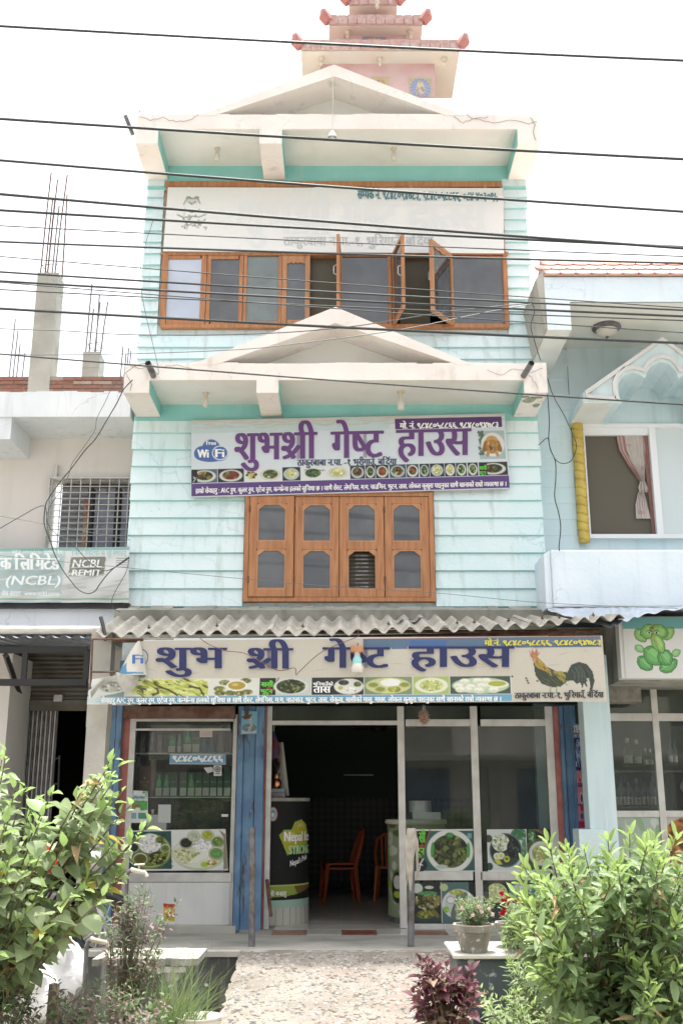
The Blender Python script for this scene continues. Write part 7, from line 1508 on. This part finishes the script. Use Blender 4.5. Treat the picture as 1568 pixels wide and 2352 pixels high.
p = P(388, 2100, 10.9); cv = Cv(30, 42, (196, 150, 70), 1.1); cv.rect(0, 0, 30, 9, (200, 70, 50)); cv.rect(0, 32, 30, 42, (206, 190, 60)); cv.food(15, 22, 12, 10, [(220, 200, 90), (190, 60, 40), (230, 226, 210)], 26, 4); cv.grain(5)
poster('snack_packet', [(375, 2075), (402, 2077), (401, 2117), (377, 2116)], 11.1, 'crumpled yellow and red snack packet below the left shop window', 'packet', cv, wav=lambda u, v: .01 * np.sin(u * 9) + .01 * np.sin(v * 8))
# tank with white top and the flower pots
tk = thing('water_tank', (X(1170, 2200, 9.3), 9.3, -.9), 'low dark painted tank with a sunlit white cover behind the flower pots', 'tank')
a, b = X(1050, 2200, 9.1), X(1290, 2200, 9.1); zt_ = Z(2192, 9.1)
mb = MB(); mb.box(a, b, 9.1, 9.8, -1.0, zt_ - .03); mb.build('body', M('dark_tank_paint', (.07, .09, .10), .4, (.45, .47, .46), 12, .62, .7), tk, bevel=.03); mb = MB(); mb.box(a - .04, b + .03, 9.05, 9.85, zt_ - .03, zt_ + .005); mb.build('cover', m_bulb, tk, bevel=.01)
def hexpot(px, pyb, pyt, wt, wb, Y, lab):
    bt, tp = P(px, pyb, Y), P(px, pyt, Y); bt.z = max(bt.z, zt_ + .006); o = thing('flower_pot', tuple(bt), lab, 'flower pot', 'concrete flower pots'); h = tp.z - bt.z
    rt, rb = wt * Y / 2600 / 2, wb * Y / 2600 / 2; mb = MB(); mb.lathe([(0, 0), (rb, 0), (rt * .93, h - .05), (rt * .93, h - .05)], bt, 8, .2, .2 + 2 * math.pi); mb.sm = False; mb.build('body', M('pot_concrete', (.33, .31, .27), .95, (.20, .19, .16), 7, bump=.6, spots=(.5, .5, .45), sscale=18, slo=.6) if 'pot_concrete' not in bpy.data.materials else bpy.data.materials['pot_concrete'], o, smooth=False)
    mb = MB(); mb.lathe([(rt * .93, h - .055), (rt * 1.03, h - .05), (rt * 1.06, h), (rt * .92, h), (rt * .86, h - .04)], bt, 8, .2, .2 + 2 * math.pi); mb.build('rim', bpy.data.materials['pot_concrete'], o, smooth=False)
    mb = MB(); mb.lathe([(0, h - .04), (rt * .88, h - .04)], bt, 8, .2, .2 + 2 * math.pi); mb.build('soil', m_damp, o); return o, tp, rt
pot1, tp1, rt1 = hexpot(1089, 2203, 2122, 96, 62, 9.2, 'mossy octagonal concrete pot of pink flowers on the white tank cover')
pot2, tp2, rt2 = hexpot(1186, 2190, 2118, 96, 62, 9.5, 'second concrete pot, holding red flowers, half hidden by the right bush')
# ---------------------------------------------------------------- motorcycle behind the left bush
mx = thing('motorcycle', (-2.9, 10.6, -.22), 'red and black motorcycle parked behind the left bush', 'motorcycle'); m_rp = flat('red_motor_paint', (.45, .02, .02), .25); g0 = Vector((-2.9, 10.7, -.22))
def wheel(dx):
    c = g0 + Vector((dx, 0, .30)); mb = MB(); vs = []; fs = []; n, k = 28, 8
    for i in range(n):
        a = 2 * math.pi * i / n
        for j in range(k): b = 2 * math.pi * j / k; r = .27 + .045 * math.cos(b); vs.append((c.x + r * math.cos(a), c.y + .045 * math.sin(b), c.z + r * math.sin(a)))
    for i in range(n):
        for j in range(k): fs.append((i * k + j, i * k + (j + 1) % k, (i + 1) % n * k + (j + 1) % k, (i + 1) % n * k + j))
    mb.add(vs, fs); mb.sm = True; w = mb.build('wheel', m_black, mx)
    for q in range(10): a = q * .628; mb = MB(); mb.tube([c, c + Vector((.24 * math.cos(a), 0, .24 * math.sin(a)))], .006, 5); s_ = mb.build('spoke', m_alu, mx)
wheel(-.65); wheel(.62)
mb = MB(); mb.tube([g0 + Vector((.25, 0, .82)), g0 + Vector((.05, 0, .88)), g0 + Vector((-.2, 0, .80))], [.06, .16, .11], 12); mb.build('tank', m_rp, mx)
mb = MB(); mb.tube([g0 + Vector((-.2, 0, .80)), g0 + Vector((-.5, 0, .82)), g0 + Vector((-.85, 0, .9))], [.10, .11, .05], 10); mb.build('seat', m_black, mx)
mb = MB(); mb.tube([g0 + Vector((.62, 0, .3)), g0 + Vector((.42, 0, .95))], .03, 8); mb.build('fork', m_alu, mx); mb = MB(); mb.tube([g0 + Vector((.36, -.34, 1.03)), g0 + Vector((.42, 0, 1.0)), g0 + Vector((.36, .34, 1.03))], .014, 8); mb.build('handlebar', m_black, mx)
mb = MB(); mb.tube([g0 + Vector((.46, 0, .88)), g0 + Vector((.58, 0, .9))], [.11, .08], 14); mb.build('headlight', m_alu, mx); mb = MB(); mb.box(g0.x - .12, g0.x + .22, 10.6, 10.8, g0.z + .28, g0.z + .6); mb.build('engine', m_pipe, mx, bevel=.03)
for s_ in (-1, 1): 
    c = g0 + Vector((.30, .30 * s_, 1.22)); mb = MB(); mb.tube([g0 + Vector((.36, .25 * s_, 1.03)), c - Vector((0, 0, .04))], .006, 6); mb.build('mirror_stem', m_black, mx); mb = MB(); mb.lathe([(0, -.012), (.055, -.01), (.06, 0), (0, .008)], (0, 0, 0), 16); mb.v = [(c.x + a * 1.3, c.y + c_ , c.z + b * .8) for a, b, c_ in mb.v]; mb.build('mirror', m_alu, mx)
mb = MB(); mb.tube([g0 + Vector((-.4, 0, .78)), g0 + Vector((-.75, 0, .72)), g0 + Vector((-.95, 0, .62))], [.09, .07, .03], 8); mb.build('tail', m_rp, mx)
# ================================================================ PLANTS
def leafmat(name, c, c2, tr=.42, rough=.5, sc_=2.5): return M(name, c, rough, c2, sc_, .35, .65, transl=tr, spec=.32)
m_lA = leafmat('light_green_leaf', (.24, .32, .15), (.36, .43, .25), rough=.42); m_lA2 = leafmat('young_leaf', (.30, .44, .14), (.38, .52, .2), .4)
m_lB = leafmat('willow_leaf', (.19, .275, .12), (.29, .38, .19), rough=.4); m_lB2 = leafmat('willow_young_leaf', (.29, .42, .13), (.37, .49, .18), .4)
m_lC = leafmat('purple_leaf', (.075, .028, .038), (.15, .055, .07), .2); m_lC2 = leafmat('faded_purple_leaf', (.16, .08, .07), (.26, .19, .13), .25)
m_lD = leafmat('dusty_green_leaf', (.11, .18, .07), (.18, .23, .13), .3); m_lD2 = leafmat('dull_purple_leaf', (.15, .11, .10), (.23, .17, .15), .25)
m_gr = leafmat('grass_blade', (.15, .23, .085), (.26, .34, .15), .3); m_stem = M('green_brown_stem', (.16, .15, .08), .8, (.10, .08, .05), 8); m_yel = leafmat('yellow_leaf', (.45, .36, .06), (.5, .42, .1))
def leaf_me(name, w, mat, n=4, fold=.12, droop=.18, tip=1.0, serr=0.0):
    vs = []; fs = []; prof = [0, .62, 1.0, .78, .36, 0] if tip == 1 else [0, .55, .95, 1.0, .6, 0]; ys = [0, .12, .32, .58, .82, 1]
    for k, (p_, y) in enumerate(zip(prof, ys)):
        z = -droop * y * y; hw = w * p_ / 2 * (1 + (serr if k % 2 else 0))
        vs += [(-hw, y - (.05 if 0 < p_ else 0) * 0, z + fold * hw * 2), (0, y, z), (hw, y, z + fold * hw * 2)]
    for k in range(5): a = 3 * k; fs += [(a, a + 1, a + 4, a + 3), (a + 1, a + 2, a + 5, a + 4)]
    me = bpy.data.meshes.new(name); me.from_pydata(vs, [], fs); me.materials.append(mat); me.polygons.foreach_set('use_smooth', [True] * len(me.polygons)); me.update(); return me, vs, fs
def leafM(p, d, nrm, s):
    d = d.normalized(); x = d.cross(nrm).normalized(); z = x.cross(d).normalized(); return Matrix(((x.x * s, d.x * s, z.x * s, p.x), (x.y * s, d.y * s, z.y * s, p.y), (x.z * s, d.z * s, z.z * s, p.z), (0, 0, 0, 1)))
def rv(a=1): return Vector((random.gauss(0, a), random.gauss(0, a), random.gauss(0, a)))
def inpoly(x, y, pts):
    c = False; n = len(pts)
    for i in range(n):
        x1, y1 = pts[i]; x2, y2 = pts[(i + 1) % n]
        if (y1 > y) != (y2 > y) and x < (x2 - x1) * (y - y1) / (y2 - y1) + x1: c = not c
    return c
def plant(name, label, cat, base, tips, kinds, nleaf, ll, spread, seglen, nobj=300, stemr=.004, whorl=0, upb=.5, group=None, tipyoung=.25, leafname='leaf', trunk=.012, lift=.35, face=.0):
    """tips: list of points; kinds: list of (mesh, weight, young?)"""
    o = thing(name, tuple(base), label, cat, group); L = []; st = MB()
    old = [k for k in kinds if not k[2]]; yng = [k for k in kinds if k[2]] or old
    for t in tips:
        b = base + Vector((random.uniform(-.06, .06), random.uniform(-.06, .06), 0)); mid = b.lerp(t, .55) + Vector((0, 0, .08 * (t - b).length)) + rv(.03); pts = []
        for i in range(9): u = i / 8; pts.append(b * (1 - u) ** 2 + mid * 2 * u * (1 - u) + t * u * u)
        st.tube(pts, [trunk * (1 - i / 8) + stemr * (i / 8) for i in range(9)], 5)
        tot = (t - b).length; dirn = (pts[-1] - pts[-2]).normalized(); ph = random.random() * 6
        for k in range(nleaf):
            if whorl: u = k / nleaf; s0 = seglen * (u ** 1.2)
            else: s0 = seglen * k / nleaf
            f = max(0, 1 - s0 / tot) * 8; i = min(int(f), 7); p = pts[i].lerp(pts[i + 1], f - i); dd = (pts[i + 1] - pts[i]).normalized(); ph += 2.4
            side = dd.orthogonal().normalized(); side = (side * math.cos(ph) + dd.cross(side).normalized() * math.sin(ph)); young = k < nleaf * tipyoung
            d = side * spread + dd * (1.1 if young else .45) + Vector((0, -face, -.12 if not young else .1)) + rv(.16); nrm = Vector((0, -.25, 1)) + rv(.30) + dd * .3
            s_ = ll * random.uniform(.5, 1.18) * (.72 if young else 1); kk = random.choice(yng if young else old)
            off = side * .012; L.append((p + off, leafM(p + off, d, nrm, s_), kk))
    st.build('stems', m_stem, o)
    def key(e):
        p = e[0]; r = p.y; return r + (0 if p.y > 0 and abs(p.x) / p.y < .33 and (p.z - EYE) / p.y > -.21 else 50)
    L.sort(key=key)
    inv = Matrix.Translation(-o.location)
    for p, mt, kk in L[:nobj]:
        q = bpy.data.objects.new(leafname, kk[0]); COL.objects.link(q); q.parent = o; q.matrix_local = inv @ mt
    rest = {}
    for p, mt, kk in L[nobj:]: rest.setdefault(kk[0].name, (kk, []))[1].append(mt)
    if rest:
        V = []; F = []; mats = []; MI = []
        for nm, (kk, ms) in rest.items():
            base_v = np.array([(*v, 1) for v in kk[1]]); mats.append(kk[0].materials[0]); mi = len(mats) - 1
            for mt in ms: n0 = len(V); V += (base_v @ np.array(inv @ mt).T)[:, :3].tolist(); F += [tuple(i + n0 for i in f) for f in kk[3]]; MI += [mi] * len(kk[3])
        me = bpy.data.meshes.new('foliage'); me.from_pydata(V, [], F); [me.materials.append(x) for x in mats]; me.polygons.foreach_set('material_index', MI); me.polygons.foreach_set('use_smooth', [True] * len(F)); me.update(); q = put('foliage', me, o); tag(q, kind='stuff')
    return o
def kd(name, w, mat, young=False, **k): me, vs, fs = leaf_me(name, w, mat, **k); return (me, vs, young, fs)
def sample(poly, n, Y0, Y1, edge=0):
    xs = [p[0] for p in poly]; ys = [p[1] for p in poly]; out = []
    while len(out) < n:
        x, y = random.uniform(min(xs), max(xs)), random.uniform(min(ys), max(ys))
        if inpoly(x, y, poly): out.append(P(x, y, random.uniform(Y0, Y1)))
    return out
m_brl = leafmat('withered_leaf', (.30, .20, .10), (.36, .28, .14), .25)
# left bush: broad pointed leaves
kA = [kd('broad_leaf', .62, m_lA, fold=.25, serr=.06), kd('broad_leaf', .52, m_lA, fold=.1, droop=.3, serr=-.05), kd('broad_leaf', .68, m_lA, fold=.3, droop=.1, serr=.05), kd('small_broad_leaf', .85, m_lA, fold=.15, serr=.08)] * 4 + [kd('withered_leaf', .45, m_brl, fold=.5, droop=.6), kd('yellow_leaf', .55, m_yel, fold=.2)] + [kd('young_leaf', .5, m_lA2, True, fold=.3), kd('young_leaf', .42, m_lA2, True, fold=.4)]
polyL = [(-60, 1760), (10, 1735), (40, 1790), (90, 1810), (150, 1822), (215, 1800), (262, 1752), (282, 1775), (290, 1860), (300, 1905), (285, 2000), (255, 2095), (205, 2105), (190, 2150), (120, 2200), (60, 2240), (-60, 2300)]
tipsL = sample(polyL, 76, 7.0, 7.9) + [P(x, y, 7.4) for x, y in ((262, 1742), (268, 1760), (240, 1775), (300, 1850), (330, 1905), (345, 1892), (280, 1820), (15, 1728), (5, 1745), (60, 1805), (120, 1820), (205, 1795), (185, 1822), (298, 1945), (290, 2000), (150, 2130), (90, 2180), (50, 2210), (20, 2160))]
plant('mulberry_bush', 'big light green bush with broad pointed leaves filling the lower left corner', 'bush', Vector((-2.75, 8.1, -.6)), tipsL, kA, 13, .15, 1.0, .75, upb=.5, trunk=.014)
# right bush: narrow leaves in tufts
kB = [kd('withered_leaf', .25, m_brl, fold=.5, droop=.5)] + [kd('narrow_leaf', .34, m_lB, fold=.3, droop=.12, tip=2), kd('narrow_leaf', .30, m_lB, fold=.2, droop=.3, tip=2), kd('narrow_leaf', .36, m_lB, fold=.35, droop=.05, tip=2)] * 6 + [kd('young_narrow_leaf', .29, m_lB2, True, fold=.4, tip=2), kd('young_narrow_leaf', .32, m_lB2, True, fold=.3, droop=.05, tip=2)]
polyR = [(1235, 1985), (1262, 1950), (1330, 1965), (1395, 1940), (1445, 1925), (1500, 1938), (1560, 1930), (1640, 1940), (1640, 2420), (1330, 2420), (1270, 2330), (1225, 2230), (1205, 2140), (1195, 2060), (1215, 2010)]
tipsR = sample(polyR, 210, 6.3, 7.3) + [P(x, y, 6.8) for x, y in ((1258, 1935), (1445, 1915), (1500, 1925), (1552, 1918), (1395, 1930), (1340, 1950), (1200, 1990), (1192, 2010), (1300, 1945), (1475, 1930), (1185, 2060), (1180, 2110), (1190, 2150))]
plant('willow_leaf_shrub', 'dense bright green shrub with narrow leaves in tufts filling the lower right corner', 'shrub', Vector((1.75, 7.15, -.48)), tipsR, kB, 24, .128, .85, .5, whorl=1, tipyoung=.3, trunk=.008, stemr=.003)
# purple coleus
kC = [kd('purple_leaf', .72, m_lC, fold=.2, droop=.3, serr=.08), kd('purple_leaf', .66, m_lC, fold=.3, serr=.08), kd('purple_leaf', .6, m_lC, True, fold=.3, serr=.05)]
kC2 = [kd('faded_leaf', .72, m_lC2, fold=.2, droop=.3, serr=.08)]
polyC = [(945, 2225), (965, 2205), (1010, 2200), (1050, 2198), (1078, 2215), (1092, 2250), (1098, 2290), (1085, 2350), (950, 2360), (942, 2300), (935, 2270), (955, 2250)]
plant('coleus', 'dark purple leafed plant with a few faded leaves beside the foot of the ramp', 'plant', Vector((.72, 7.95, -.48)), sample(polyC, 46, 7.75, 8.15), kC + kC2, 9, .108, 1.0, .26, trunk=.006, stemr=.003, tipyoung=.35)
# bush of dull small leaves by the bench, low herbs at the left foot
kD = [kd('small_leaf', .5, m_lD, fold=.2, droop=.3), kd('small_leaf', .45, m_lD2, fold=.2), kd('small_leaf', .45, m_lD2, fold=.35, droop=.4), kd('small_leaf', .5, m_lD, True, fold=.3)]
polyD = [(270, 2060), (320, 2035), (350, 2050), (372, 2090), (402, 2075), (405, 2100), (385, 2150), (375, 2215), (350, 2260), (300, 2300), (240, 2300), (250, 2180), (240, 2120)]
plant('basil_bush', 'thin twiggy bush with dull green and purplish leaves in front of the slab bench', 'bush', Vector((-1.62, 8.35, -.5)), sample(polyD, 95, 8.1, 8.6) + [P(x, y, 8.4) for x, y in ((330, 2028), (345, 2035), (410, 2068), (400, 2080), (318, 2040))], kD, 12, .055, .9, .30, trunk=.004, stemr=.0015, tipyoung=.2)
polyE = [(-40, 2260), (60, 2262), (150, 2245), (230, 2235), (330, 2240), (380, 2290), (390, 2420), (-40, 2420)]
for k, (bx, xr0, xr1) in enumerate(((-2.3, -40, 110), (-1.85, 100, 250), (-1.4, 240, 390))):
    pk = [p for p in polyE]; tp = [P(random.uniform(xr0, xr1), random.uniform(2255, 2400), random.uniform(7.3, 7.9)) for _ in range(60)]
    plant('low_herb', ['low green herb patch at the very left foot of the picture', 'low dusty herb patch around the wooden stake', 'low purplish green herb patch beside the grass clump'][k], 'herb', Vector((bx, 7.6, -.5)), tp, kD if k else [kD[0], kD[2], kD[0]], 12, .058, 1.0, .25, nobj=220, trunk=.003, stemr=.0015, group='low herbs along the lower edge')
# feathery plant in the second pot, pinks in the first pot, small plants in front
kF = [kd('slim_leaf', .20, m_lB, fold=.3, tip=2), kd('slim_leaf', .18, m_lD, fold=.3, tip=2), kd('slim_leaf', .2, m_lB2, True, fold=.3, tip=2)]
def flowers(pts, mat, r, par, nm='flower'):
    for p in pts:
        mb = MB(local=False)
        for q in range(9): a = q * .698 + random.random() * .3; d = Vector((math.cos(a), -.5 + random.uniform(-.5, .5), math.sin(a))).normalized() * r; s_ = Vector((-d.z, 0, d.x)) * .38; mb.add([p, p + d * .7 + s_, p + d + Vector((0, -.004, 0)), p + d * .7 - s_], [(0, 1, 2, 3)])
        mb.build(nm, mat, par, smooth=False)
m_redf = leafmat('red_petal', (.50, .01, .03), (.38, .005, .02)); m_pinkf = leafmat('pink_petal', (.72, .42, .45), (.8, .6, .62))
b1 = Vector((tp1.x, tp1.y, tp1.z - .04))
q = plant('pinks', 'small flowering pinks with narrow leaves in the mossy octagonal pot', 'flowers', b1, [P(random.uniform(1048, 1135), random.uniform(2056, 2108), 9.2 + random.uniform(-.12, .12)) for _ in range(80)], kF, 12, .045, .9, .17, trunk=.002, stemr=.0012, nobj=250)
flowers([P(*k, 9.05) for k in ((1085, 2102), (1121, 2087), (1105, 2094), (1060, 2085), (1098, 2082), (1130, 2100))], m_pinkf, .018, q)
b2 = Vector((tp2.x, tp2.y, tp2.z - .04))
q = plant('carnations', 'feathery grey-green carnations with bright red blooms behind the right shrub', 'flowers', b2, [P(random.uniform(1150, 1245), random.uniform(2060, 2180), 9.2 + random.uniform(-.35, .2)) for _ in range(100)], kF, 14, .055, .8, .25, trunk=.003, stemr=.0015, nobj=280)
flowers([P(*k, 9.0) for k in ((1151, 2052), (1155, 2068), (1166, 2062), (1172, 2058), (1178, 2066), (1192, 2060), (1201, 2058), (1152, 2098), (1158, 2090), (1163, 2072), (1186, 2070), (1205, 2068), (1210, 2062))], m_redf, .024, q)
plant('trailing_plant', 'hanging narrow leafed plant drooping over the dark tank beside the right shrub', 'plant', Vector((X(1215, 2250, 8.6), 8.6, -.5)), [P(random.uniform(1165, 1290), random.uniform(2170, 2330), random.uniform(8.3, 8.9)) for _ in range(90)], kF, 14, .075, .7, .3, trunk=.003, stemr=.0015, nobj=250)
kG = [kd('herb_leaf', .45, m_lA, fold=.2), kd('herb_leaf', .4, m_lB2, True, fold=.3)]
plant('verge_seedlings', 'young bright green plants at the lower edge between coleus and shrub', 'plant', Vector((1.15, 7.3, -.5)), [P(random.uniform(1095, 1300), random.uniform(2268, 2400), random.uniform(7.1, 7.6)) for _ in range(60)], kG, 11, .06, .9, .22, trunk=.003, stemr=.0015, nobj=220)
# grass clump
g = thing('grass_clump', (X(405, 2320, 8.3), 8.3, -.5), 'clump of long green grass blades beside the white bucket', 'grass')
for i in range(190):
    b = Vector((X(388, 2330, 8.3) + random.gauss(0, .10), 8.3 + random.gauss(0, .07), -.5)); lean = Vector((random.gauss(.10, .20), random.gauss(-.02, .10), 0)); h = random.uniform(.4, .78); mb = MB(); w = .0055; vs = []
    for k in range(6): t = k / 5; p = b + lean * t * t * 1.6 + Vector((0, 0, h * (t - .25 * t * t * (abs(lean.x) * 4)))); ww = w * (1 - t * .95); vs += [(p.x - ww, p.y, p.z), (p.x + ww, p.y + .001, p.z)]
    mb.add(vs, [(2 * k, 2 * k + 1, 2 * k + 3, 2 * k + 2) for k in range(5)]); mb.build('blade', m_gr, g)
# sparse weeds on the ramp foot
mb = MB()
for i in range(70):
    cx, cy = random.choice([(.62, 8.2), (.55, 8.35), (-.55, 8.15), (.3, 8.1)]); b = Vector((cx + random.gauss(0, .05), cy + random.gauss(0, .04), ramp_z(cy) - .01)); l = Vector((random.gauss(0, .05), 0, random.uniform(.05, .18))); mb.add([b + Vector((-.002, 0, 0)), b + Vector((.002, 0, 0)), b + l], [(0, 1, 2)])
tag(mb.build('weeds', m_gr, smooth=False), 'sparse thin weeds sprouting at the foot of the ramp', 'weeds', kind='stuff')
